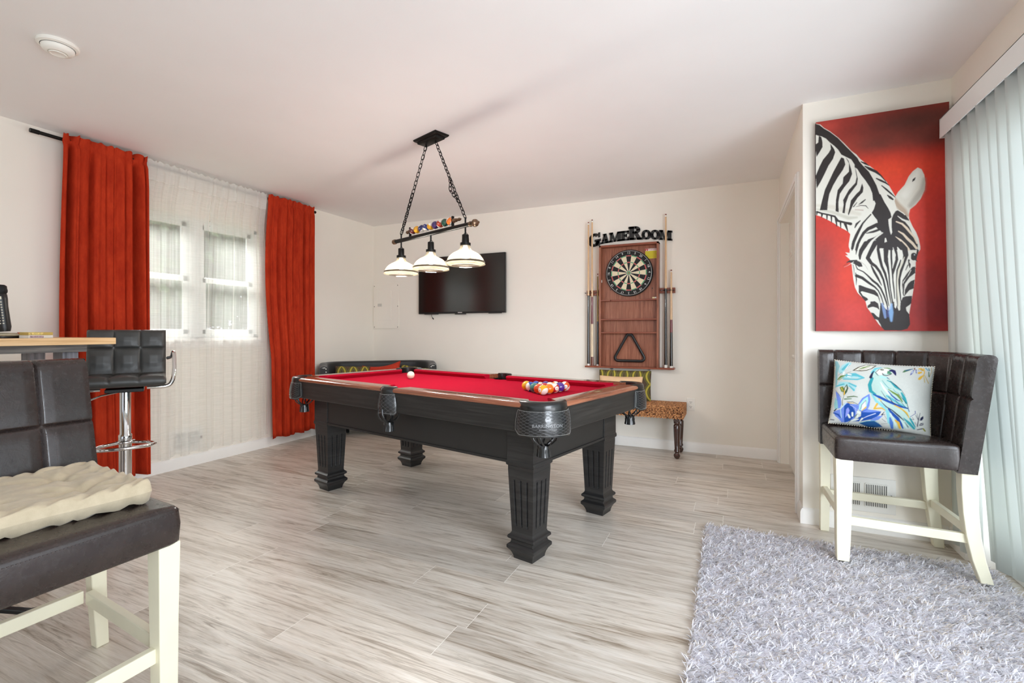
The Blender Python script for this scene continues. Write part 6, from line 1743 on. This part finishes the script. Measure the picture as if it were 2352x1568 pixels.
db = thing('dartboard', 'round dartboard with black and cream sectors and red green rings', 'dartboard', (-0.899, YB - 0.024, 1.683))
b = MB(); b.lathe([(0.001, 0), (0.222, 0), (0.2255, -0.006), (0.2255, -0.030), (0.222, -0.036), (0.001, -0.036)], 80, axis='y', caps=False); b.build('board', mat('black_sisal', '#1d1d1c', 0.85, var=0.4, vscale=90, bump=0.3), db, smooth=30)
DB = [mat('sisal_black', '#201f1e', 0.85, var=0.3, vscale=120), mat('sisal_cream', '#e2d5b4', 0.85, var=0.05, vscale=120), mat('sisal_red', '#cf2b2a', 0.8), mat('sisal_green', '#1f9a5c', 0.8)]
b = MB(); yb = -0.0368
for k in range(20):
    a0 = R(90 - 9 - 18 * k + 18); a1 = a0 - R(18)
    # board is hung one sector round: 12 stands at the top
    dark = (k % 2 == 0)
    for r0, r1, m in ((0.016, 0.099, 0 if dark else 1), (0.099, 0.107, 2 if dark else 3), (0.107, 0.162, 0 if dark else 1), (0.162, 0.170, 2 if dark else 3)):
        n = 4; vs = []
        for r in (r0, r1):
            for j in range(n + 1): a = a0 + (a1 - a0) * j / n; vs.append((r * math.cos(a), yb, r * math.sin(a)))
        b.add(vs, [(j + 1, j, n + 1 + j, n + 2 + j) for j in range(n)], m)
def disc(b, r, y, m, n=24): b.add([(r * math.cos(2 * PI * k / n), y, r * math.sin(2 * PI * k / n)) for k in range(n)], [tuple(range(n))], m)
disc(b, 0.016, yb - 0.0001, 3); disc(b, 0.0065, yb - 0.0003, 2)
b.build('scoring_face', DB, db, smooth=0)
WIRE = mat('white_wire', '#e3e3df', 0.3, 0.2)
b = MB()
for r in (0.0065, 0.016, 0.099, 0.107, 0.162, 0.170): b.tube([(r * math.cos(2 * PI * k / 60), yb - 0.0006, r * math.sin(2 * PI * k / 60)) for k in range(60)], 0.0006, 4, closed=True)
for k in range(20):
    a = R(9 + 18 * k); b.tube([(0.016 * math.cos(a), yb - 0.0006, 0.016 * math.sin(a)), (0.178 * math.cos(a), yb - 0.0006, 0.178 * math.sin(a))], 0.0006, 4)
b.tube([(0.214 * math.cos(2 * PI * k / 80), yb - 0.0010, 0.214 * math.sin(2 * PI * k / 80)) for k in range(80)], 0.0013, 5, closed=True)
nums = [12, 5, 20, 1, 18, 4, 13, 6, 10, 15, 2, 17, 3, 19, 7, 16, 8, 11, 14, 9]
for k, nme in enumerate(nums):
    a = R(90 - 18 * k); th = a - PI / 2
    def fn(x, y, z, a=a, th=th):
        xr, yr = x * math.cos(th) - y * math.sin(th), x * math.sin(th) + y * math.cos(th)
        return (0.194 * math.cos(a) + xr, yb - 0.0012, 0.194 * math.sin(a) + yr)
    add_text(b, str(nme), 0.031, fn, 0)
b.build('wires_and_numbers', WIRE, db, smooth=0)
# chalk and darts bits on the shelf
t = thing('chalk_stub', 'small pale chalk cube on the right end of the cabinet shelf', 'chalk', (-0.665, YB - 0.075, 1.428))
b = MB(); b.cbox((0, 0, 0.007), 0.022, 0.02, 0.014); b.build('chalk', mat('cream_chalk', '#e5d9a8', 0.8), t, smooth=0, bevel=0.003)
t = thing('marker_cap', 'tiny white cap beside the chalk on the cabinet shelf', 'cap', (-0.640, YB - 0.075, 1.428))
b = MB(); b.tube([(-0.012, 0, 0.0075), (0.006, 0, 0.0075)], 0.0072, 12, 0); b.tube([(0.006, 0, 0.0075), (0.014, 0, 0.0075)], 0.0065, 12, 1); b.build('cap_body', [WHITEPLASTIC, BLACKPLASTIC], t, smooth=60)
# triangle rack
t = thing('rack_triangle', 'black plastic ball triangle hanging in the lower part of the cabinet', 'ball rack', (-0.893, YB - 0.055, 0.93))
b = MB(); Rr = 0.178; pts = []
for k in range(3):
    a = R(90 + 120 * k); c = Vector((math.cos(a), 0, math.sin(a))) * (Rr - 0.045)
    for j in range(7): aa = a + R(-60 + 20 * j); pts.append(c + Vector((math.cos(aa), 0, math.sin(aa))) * 0.030)
b.M = Matrix.Diagonal((0.96, 1, 1, 1))
b.tube(pts, 0.0085, 10, closed=True, flat=1.6); b.build('frame', BLACKPLASTIC, t, smooth=60)
b = MB(); b.box(-0.010, 0.016, -0.004, 0.033, Rr - 0.035, Rr - 0.001); b.build('hook', BLACKPLASTIC, t, smooth=0, bevel=0.002)
# cues
MAPLE = mat('pale_maple_shaft', '#d9b68c', 0.3, coat=0.4); CUEBLK = mat('black_cue_lacquer', '#16130f', 0.12, coat=0.8, var=0.1); CUEW = mat('white_ferrule', '#eeebe2', 0.35)
CUETIP = mat('blue_leather_tip', '#8a5a50', 0.8); CUEBRN = mat('brown_cue_lacquer', '#6d3520', 0.2, coat=0.7); CUERED = mat('dark_red_cue_lacquer', '#6a1d22', 0.15, coat=0.7); CUECRM = mat('cream_cue_wrap', '#e4cfae', 0.4); OLIVE = mat('olive_shaft', '#8d7338', 0.3)
def cue_stick(x, y, top, rb, rt, bands, lab, lean=0.0):
    z0 = 0.778; t = thing('pool_cue', lab, 'pool cue', (x, YB + y, z0), group='cues in the wall rack')
    L = top - z0
    def rad(z): return rb + (rt - rb) * (z / L)
    zz = 0
    segs_ = []
    for (f, m) in bands: segs_.append((zz, f * L, m)); zz = f * L
    sh_ = MB(); bt_ = MB(); tp = MB()
    for a, c, m in segs_:
        b = MB(); n = 3
        b.lathe([(rad(a + (c - a) * k / n), a + (c - a) * k / n) for k in range(n + 1)], 14)
        nm = 'tip' if m is CUETIP else 'ferrule' if (m is CUEW and a > 0.5 * L) else 'butt_cap' if a == 0 else 'butt' if a < 0.45 * L else 'shaft'
        b.build(nm, m, t, smooth=60)
    t.rotation_euler = (R(lean), 0, 0)
    return t
cue_stick(-1.300, -0.055, 2.213, 0.0140, 0.0075, [(0.012, CUEW), (0.488, CUEBLK), (0.982, MAPLE), (0.992, CUEW), (1.0, CUETIP)], 'cue with black butt, tall pale shaft, outermost at the left rack')
cue_stick(-1.262, -0.055, 2.235, 0.0140, 0.0075, [(0.060, CUEBRN), (0.285, CUECRM), (0.470, CUERED), (0.982, MAPLE), (0.992, CUEW), (1.0, CUETIP)], 'cue with red and cream butt, second from the left in the left rack')
cue_stick(-1.205, -0.055, 1.693, 0.0130, 0.0060, [(0.014, CUEW), (0.48, CUEBLK), (0.97, OLIVE), (0.985, CUEW), (1.0, CUETIP)], 'short cue with black butt right beside the cabinet in the left rack')
cue_stick(-0.556, -0.055, 2.218, 0.0150, 0.0075, [(0.018, CUEW), (0.515, CUEBLK), (0.982, MAPLE), (0.992, CUEW), (1.0, CUETIP)], 'tall cue with black butt in the right rack, crossing the sign')
cue_stick(-0.507, -0.055, 1.694, 0.0150, 0.0070, [(0.018, CUEW), (0.36, CUEBLK), (0.49, CUERED), (0.975, MAPLE), (0.985, CUEW), (1.0, CUETIP)], 'short cue with dark red butt outermost at the right rack')

# ------------------------------------------------------------------ GameRoom sign, slab letters on an arch
sg_ = thing('wall_sign', 'black cut-out sign reading GameRoom above the dart cabinet', 'sign', (-0.907, YB, 2.0))
SIGNB = mat('black_sign_metal', '#1b1a19', 0.5)
def letter(ch):
    """polygons in a unit-high cell; returns (width, list of polys)"""
    def ring(cx, cy, rx, ry, t, a0, a1, n=22):
        o = [(cx + rx * math.cos(R(a0 + (a1 - a0) * k / n)), cy + ry * math.sin(R(a0 + (a1 - a0) * k / n))) for k in range(n + 1)]
        i = [(cx + (rx - t) * math.cos(R(a0 + (a1 - a0) * k / n)), cy + (ry - t * 0.55) * math.sin(R(a0 + (a1 - a0) * k / n))) for k in range(n + 1)]
        return [[o[k], o[k + 1], i[k + 1], i[k]] for k in range(n)]
    def bx(x0, x1, y0, y1): return [[(x0, y0), (x1, y0), (x1, y1), (x0, y1)]]
    def sl(x0, x1, x2, x3, y0=0, y1=1): return [[(x0, y0), (x1, y0), (x3, y1), (x2, y1)]]
    s = 0.13
    if ch == 'O': return 0.95, ring(0.475, 0.5, 0.46, 0.5, 0.26, 0, 360, 32)
    if ch == 'G': return 0.98, ring(0.47, 0.5, 0.45, 0.5, 0.26, 42, 335) + bx(0.52, 0.96, 0.36, 0.50) + bx(0.62, 0.88, 0.02, 0.40) + bx(0.80, 0.90, 0.66, 1.0)
    if ch == 'A': return 1.02, sl(0.12, 0.28, 0.36, 0.56) + sl(0.58, 0.88, 0.36, 0.62) + bx(0.25, 0.7, 0.26, 0.38) + bx(0.0, 0.40, 0, s) + bx(0.52, 1.02, 0, s) + bx(0.3, 0.6, 0.93, 1.0)
    if ch == 'M': return 1.30, bx(0.10, 0.24, 0, 1) + bx(0.90, 1.18, 0, 1) + sl(0.48, 0.66, 0.10, 0.38) + sl(0.52, 0.68, 0.82, 0.98) + bx(0.0, 0.36, 0, s) + bx(0.80, 1.28, 0, s) + bx(0.0, 0.36, 1 - s, 1) + bx(0.86, 1.28, 1 - s, 1)
    if ch == 'E': return 0.84, bx(0.08, 0.36, 0, 1) + bx(0, 0.80, 0, s) + bx(0, 0.78, 1 - s, 1) + bx(0.3, 0.56, 0.45, 0.56) + bx(0.68, 0.80, 0, 0.32) + bx(0.66, 0.78, 0.70, 1) + bx(0.50, 0.58, 0.36, 0.66)
    if ch == 'R': return 1.00, bx(0.08, 0.38, 0, 1) + bx(0, 0.5, 0, s) + bx(0, 0.55, 1 - s, 1) + ring(0.50, 0.745, 0.34, 0.255, 0.24, -90, 90, 16) + bx(0.3, 0.55, 0.49, 0.62) + sl(0.66, 0.98, 0.42, 0.66, 0, 0.55) + bx(0.62, 1.04, 0, s)
letters = 'GAMEROOM'
hs = [0.128, 0.090, 0.090, 0.090, 0.125, 0.088, 0.088, 0.088]
gap = -0.004
ws = [letter(c)[0] * h * 0.98 for c, h in zip(letters, hs)]
tot = sum(ws) + gap * 7; k_ = 0.81 / tot
x = -0.405
b = MB()
for c, h, w_ in zip(letters, hs, ws):
    uw, polys = letter(c)
    for pl_ in polys:
        def mp(p):
            xx = x + p[0] / uw * w_ * k_ * (uw) / uw; xx = x + p[0] * (w_ * k_ / uw)
            arch = 0.040 * (1 - (xx / 0.42) ** 2)
            base = -0.030 + arch - (0.012 if c == 'G' else 0)
            return (xx, base + p[1] * h)
        q = [mp(p) for p in pl_]
        ar = sum(q[i][0] * q[(i + 1) % len(q)][1] - q[(i + 1) % len(q)][0] * q[i][1] for i in range(len(q)))
        if ar < 0: q = q[::-1]
        mx, my = sum(p[0] for p in q) / len(q), sum(p[1] for p in q) / len(q); e_ = 0.0026
        q = [(p[0] + (e_ if p[0] > mx else -e_), p[1] + (e_ if p[1] > my else -e_)) for p in q]
        b.prism(q, -0.020, -0.011, plane='xz')
    x += (w_ + gap) * k_
b.build('letters', SIGNB, sg_, smooth=0)
b = MB()
for x_ in (-0.3, 0.0, 0.3): b.cbox((x_, -0.0055, 0.04), 0.012, 0.011, 0.012)
b.build('standoffs', SIGNB, sg_, smooth=0)

# ------------------------------------------------------------------ black settee in the corner
BLKVELV = mat('black_sofa_fabric', '#151616', 0.55, var=0.2, sheen=0.3)
sf = thing('settee', 'black curved settee with silver nailheads across the back corner', 'sofa', (0, 0, 0))
A = Vector((-3.87, 3.69)); C_ = Vector((-3.03, 4.50)); dA = (C_ - A).normalized(); nA = Vector((-dA.y, dA.x)); LA = (C_ - A).length
def SP_(s, t): p = A + dA * s + nA * t; return (p.x, p.y)
path = [SP_(0.045, 0.0), SP_(0.03, 0.07)]
for k in range(9):
    a = R(180 - 90 * k / 8); path.append(SP_(0.24 + 0.21 * math.cos(a), 0.12 + 0.20 * math.sin(a)))
for k in range(9):
    a = R(90 - 90 * k / 8); path.append(SP_(LA - 0.24 + 0.21 * math.cos(a), 0.12 + 0.20 * math.sin(a)))
path += [SP_(LA - 0.03, 0.07), SP_(LA - 0.045, 0.0)]
at_, nr_, L_ = path_sampler(path)
bk = shell(path, True, 0.070, 0.14, 0.785, lambda f: 0.0, [], [], ns=90)
# lower the arm fronts a little
bk.v = [(v[0], v[1], v[2] - (0.030 * (1 - smooth01((Vector((v[0], v[1])) - A).dot(nA), 0.0, 0.16)) if v[2] > 0.5 else 0)) for v in bk.v]
bk.build('backrest', BLKVELV, sf, smooth=60)
b = MB(); b.M = Matrix.Translation((A.x, A.y, 0)) @ Matrix.Rotation(math.atan2(dA.y, dA.x), 4, 'Z')
b.box(0.08, LA - 0.08, -0.08, 0.26, 0.16, 0.30); b.build('seat_base', BLKVELV, sf, smooth=0, bevel=0.01)
b = MB(); b.M = Matrix.Translation((A.x, A.y, 0)) @ Matrix.Rotation(math.atan2(dA.y, dA.x), 4, 'Z')
b.box(0.09, LA - 0.09, -0.10, 0.25, 0.30, 0.44); b.build('seat_cushion', BLKVELV, sf, smooth=0, bevel=0.03, bseg=4)
for s_, t_ in ((0.08, 0.0), (LA - 0.08, 0.0), (0.25, 0.24), (LA - 0.25, 0.24)):
    p = SP_(s_, t_); b = MB(); b.lathe([(0.015, 0.0), (0.026, 0.16)], 12, c=(p[0], p[1], 0)); b.build('leg', BLACKMETAL, sf, smooth=60)
b = MB()
for base_s, sgn in ((0.045, -1), (LA - 0.045, 1)):
    for k in range(14):
        for off in (0.010, 0.062):
            p = A + dA * (base_s + sgn * off - sgn * 0.0) + nA * (-0.004); b.sphere((p.x, p.y, 0.725 - 0.032 * k), 0.0075, 8, 6)
    for off in (0.023, 0.036, 0.049):
        p = A + dA * (base_s + sgn * off) + nA * (-0.004); b.sphere((p.x, p.y, 0.737), 0.0075, 8, 6)
b.build('nailheads', mat('silver_nailhead', '#e6e6e2', 0.25, 0.3), sf, smooth=180)

def m_pattern(name, sc, kind=0):
    t = NT(name); v = t.coords('Object', (1, 1, 1))
    sp = t.n('ShaderNodeSeparateXYZ'); t.l(v, sp.inputs[0])
    # ogee-like bands: lime stripes around dark brown diamonds
    a = t.math('MULTIPLY', sp.outputs[0], sc); c = t.math('MULTIPLY', sp.outputs[2], sc * 0.8)
    s1 = t.math('ABSOLUTE', t.math('SINE', t.math('ADD', a, t.math('MULTIPLY', t.math('SINE', c), 0.9))))
    s2 = t.math('ABSOLUTE', t.math('SINE', t.math('SUBTRACT', a, t.math('MULTIPLY', t.math('SINE', c), 0.9))))
    s = t.math('MINIMUM', s1, s2)
    col = t.ramp(s, [(0.0, '#b3a64a'), (0.20, '#a79a3c'), (0.25, '#5a5136'), (0.6, '#6e6a3a'), (0.64, '#54453a'), (1.0, '#604e40')])
    t.set(Base_Color=col, Roughness=0.85, Specular_IOR_Level=0.1)
    return t.m
OGEE = m_pattern('green_brown_ogee_fabric', 26)
REDFAB = mat('plain_red_fabric', '#b8321a', 0.9, var=0.08, vscale=60, bump=0.3, bscale=500)
PEACH = mat('peach_fabric', '#e2bd95', 0.9, var=0.04)
def plain_pillow(label, w, h, t, loc, rot, m, seed, power=0.42, pinch=0.05, trim=None, name='throw_pillow'):
    o_ = thing(name, label, 'pillow', loc, rot=rot)
    F, Bk, f1, U, V = pillow_mesh(w, h, t, 36, 30, pinch, seed, power)
    V_ = np.concatenate([F, Bk]); F_ = np.concatenate([f1, f1[:, ::-1] + len(F)])
    fast_mesh('pillow_cover', V_, F_, m, o_)
    b = MB(); b.tube(pillow_rim(w, h, pinch, 14), 0.003, 6, closed=True); b.build('piping', trim or m, o_, smooth=60)
    return o_
rz = math.atan2(dA.y, dA.x)
p = SP_(0.30, 0.11); plain_pillow('green and brown patterned pillow at the left end of the black settee', 0.36, 0.30, 0.13, (p[0], p[1], 0.442), (R(-12), R(2), rz + R(4)), OGEE, 1, 0.3, 0.02)
p = SP_(0.64, 0.13); plain_pillow('plain red pillow in the middle of the black settee', 0.42, 0.335, 0.13, (p[0], p[1], 0.435), (R(-12), R(-7), rz - R(8)), REDFAB, 2, 0.42, 0.16)
p = SP_(0.93, 0.09); plain_pillow('green and brown patterned pillow at the right end of the black settee', 0.34, 0.285, 0.13, (p[0], p[1], 0.442), (R(-14), R(8), rz - R(20)), OGEE, 5, 0.3, 0.02)

# ------------------------------------------------------------------ woven bench by the back wall
WEAVE = NT('woven_seagrass'); _v = WEAVE.coords()
WEAVE.set(Base_Color=WEAVE.ramp(WEAVE.noise(_v, 95, 3), [(0.36, '#3d2213'), (0.46, '#9c6238'), (0.60, '#dba36d')]), Roughness=0.6); WEAVE = WEAVE.m
DARKLEG = mat('dark_turned_wood', '#3a2018', 0.18, coat=0.7, var=0.15)
wb = thing('woven_bench', 'woven seagrass bench with dark turned legs against the back wall', 'bench', (0, 0, 0))
BX0, BX1, BY0, BY1, BZ0, BZ1 = -1.115, -0.372, 4.362, 4.700, 0.350, 0.466
b = MB(); b.box(BX0 + 0.012, BX1 - 0.012, BY0 + 0.012, BY1 - 0.006, BZ0 + 0.004, BZ1 - 0.010)
b.build('seat_core', mat('dark_seat_core', '#33200f', 0.8), wb, smooth=0, bevel=0.01)
b = MB(); rs = random.Random(5)
def strand(c, ax_u, ax_v, nrm_, ln, ang):
    d = (Vector(ax_u) * math.cos(ang) + Vector(ax_v) * math.sin(ang)); nn = Vector(nrm_); s = d.cross(nn)
    c = Vector(c); vs = []
    for t, r in ((-0.5, 0.25), (-0.25, 0.85), (0.0, 1.0), (0.25, 0.85), (0.5, 0.25)):
        for k in range(6):
            a = 2 * PI * k / 6; vs.append(c + d * ln * t + s * 0.0054 * r * math.cos(a) + nn * 0.0060 * r * math.sin(a))
    fs = [(i * 6 + k, i * 6 + (k + 1) % 6, (i + 1) * 6 + (k + 1) % 6, (i + 1) * 6 + k) for i in range(4) for k in range(6)]
    b.add(vs, fs)
nx = 27; px = (BX1 - BX0 - 0.01) / nx
for i in range(nx):
    for j in range(8):
        z = BZ0 + 0.010 + j * 0.0135
        for sd in (-1, 1): strand((BX0 + 0.005 + (i + 0.5 + sd * 0.25) * px, BY0 + 0.006, z), (1, 0, 0), (0, 0, 1), (0, -1, 0), 0.022, R(-48 * sd) + rs.uniform(-0.12, 0.12))
    for j in range(20):
        y = BY0 + 0.012 + j * 0.0165
        for sd in (-1, 1): strand((BX0 + 0.005 + (i + 0.5 + sd * 0.25) * px, y, BZ1 - 0.008), (1, 0, 0), (0, 1, 0), (0, 0, 1), 0.024, R(-48 * sd) + rs.uniform(-0.12, 0.12))
for i in range(12):
    for j in range(8):
        for sd in (-1, 1): strand((BX1 - 0.008, BY0 + 0.02 + (i + 0.5 + sd * 0.25) * 0.0265, BZ0 + 0.010 + j * 0.0135), (0, 1, 0), (0, 0, 1), (1, 0, 0), 0.022, R(-48 * sd) + rs.uniform(-0.12, 0.12))
b.build('woven_cover', WEAVE, wb, smooth=180)
for x, y in ((BX0 + 0.045, BY0 + 0.045), (BX1 - 0.060, BY0 + 0.045), (BX0 + 0.045, BY1 - 0.035), (BX1 - 0.055, BY1 - 0.035)):
    b = MB(); b.cbox((x, y, 0.34), 0.052, 0.052, 0.024)
    b.lathe([(0.012, 0), (0.019, 0.006), (0.028, 0.024), (0.028, 0.038), (0.018, 0.048), (0.017, 0.054), (0.026, 0.066), (0.024, 0.078), (0.020, 0.084), (0.024, 0.15), (0.029, 0.24), (0.030, 0.288), (0.026, 0.298), (0.020, 0.302), (0.028, 0.312), (0.028, 0.322), (0.022, 0.330)], 20, c=(x, y, 0))
    b.build('leg', DARKLEG, wb, smooth=40)
plain_pillow('large green and brown patterned pillow leaning on the wall, on the woven bench', 0.49, 0.275, 0.12, (-0.930, 4.600, BZ1 + 0.002), (R(-7), 0, R(2)), OGEE, 7, 0.30, 0.02)
plain_pillow('peach pillow in front of the large patterned pillow on the woven bench', 0.40, 0.228, 0.07, (-0.945, 4.500, BZ1 + 0.002), (R(-6), 0, R(2)), PEACH, 9, 0.42, 0.05)

# ------------------------------------------------------------------ shag rug
RX0, RX1, RY0, RY1 = -0.135, 1.095, 0.75, 2.940
rg = thing('shag_rug', 'thick silvery grey shag rug on the floor under the corner chair', 'rug', (0, 0, 0))
b = MB(); b.box(RX0 + 0.01, RX1, RY0, RY1 - 0.01, 0.0, 0.008); b.build('rug_backing', mat('pale_rug_backing', '#dcd9dc', 0.95), rg, smooth=0)
n = 74000
bx_ = RNG.uniform(RX0, RX1, n); by_ = RNG.uniform(RY0, RY1, n)
keep = (by_ > 1.35) | (RNG.random(n) < 0.5); bx_, by_ = bx_[keep], by_[keep]; n = len(bx_)
# clumped lean directions
g1 = np.sin(bx_ * 60 + 3 * np.sin(by_ * 37)) + np.sin(by_ * 53 + 2.2 * np.sin(bx_ * 41)); ang = g1 * 0.8 + RNG.normal(0, 0.9, n) - 0.9
L = RNG.uniform(0.024, 0.038, n); lean = RNG.uniform(0.35, 1.0, n)
dx, dy = np.cos(ang) * np.sin(lean), np.sin(ang) * np.sin(lean); dz = np.cos(lean)
# bend further over towards the tip
wd = RNG.uniform(0.0015, 0.0027, n); tw = ang + PI / 2 + RNG.normal(0, 0.6, n); wx, wy = np.cos(tw) * wd, np.sin(tw) * wd
V = np.zeros((n, 8, 3)); ts = [0, 0.35, 0.7, 1.0]
for k, t in enumerate(ts):
    cx = bx_ + dx * L * t * (0.75 + 0.5 * t); cy = by_ + dy * L * t * (0.75 + 0.5 * t); cz = 0.006 + dz * L * t * (1.1 - 0.35 * t)
    sc = (1.0, 1.0, 0.85, 0.35)[k]
    V[:, 2 * k] = np.stack([cx - wx * sc, cy - wy * sc, cz], 1); V[:, 2 * k + 1] = np.stack([cx + wx * sc, cy + wy * sc, cz + 0.0006], 1)
V[:, :, 0] = np.minimum(V[:, :, 0], np.where(V[:, :, 1] > 2.93, 1.04, 1.125))
base = np.arange(n)[:, None] * 8
F = np.concatenate([np.stack([base[:, 0] + 2 * k, base[:, 0] + 2 * k + 1, base[:, 0] + 2 * k + 3, base[:, 0] + 2 * k + 2], 1) for k in range(3)])
# keep the pile out from under the two front chair feet
def footmask(x, y, r): return (np.abs(bx_ - x) < r) & (np.abs(by_ - y) < r)
m_ = footmask(0.484, 2.737, 0.03) | footmask(1.0, 2.738, 0.03)
V[m_, :, 2] = np.minimum(V[m_, :, 2], 0.012)
sh_ = np.where(RNG.random(n) < 0.15, RNG.uniform(0.45, 0.7, n), RNG.uniform(0.84, 1.0, n)); warm = RNG.random(n) < 0.12
col = np.array(lin('#faf9fd'))[None] * sh_[:, None]; col[warm] = np.array(lin('#ece2d6')) * sh_[warm][:, None]
PILE = NT('shag_pile_yarn'); _at = PILE.n('ShaderNodeVertexColor', layer_name='paint')
_pd = PILE.n('ShaderNodeBsdfDiffuse'); _ptl = PILE.n('ShaderNodeBsdfTranslucent'); PILE.l(_at.outputs[0], _pd.inputs[0]); PILE.l(_at.outputs[0], _ptl.inputs[0])
_pm = PILE.n('ShaderNodeMixShader'); _pm.inputs[0].default_value = 0.45; PILE.l(_pd.outputs[0], _pm.inputs[1]); PILE.l(_ptl.outputs[0], _pm.inputs[2]); PILE.l(_pm.outputs[0], PILE.out.inputs[0]); PILE = PILE.m
po = fast_mesh('rug_pile', V.reshape(-1, 3), F, PILE, rg, np.repeat(col, 8, axis=0)); po['kind'] = 'stuff'
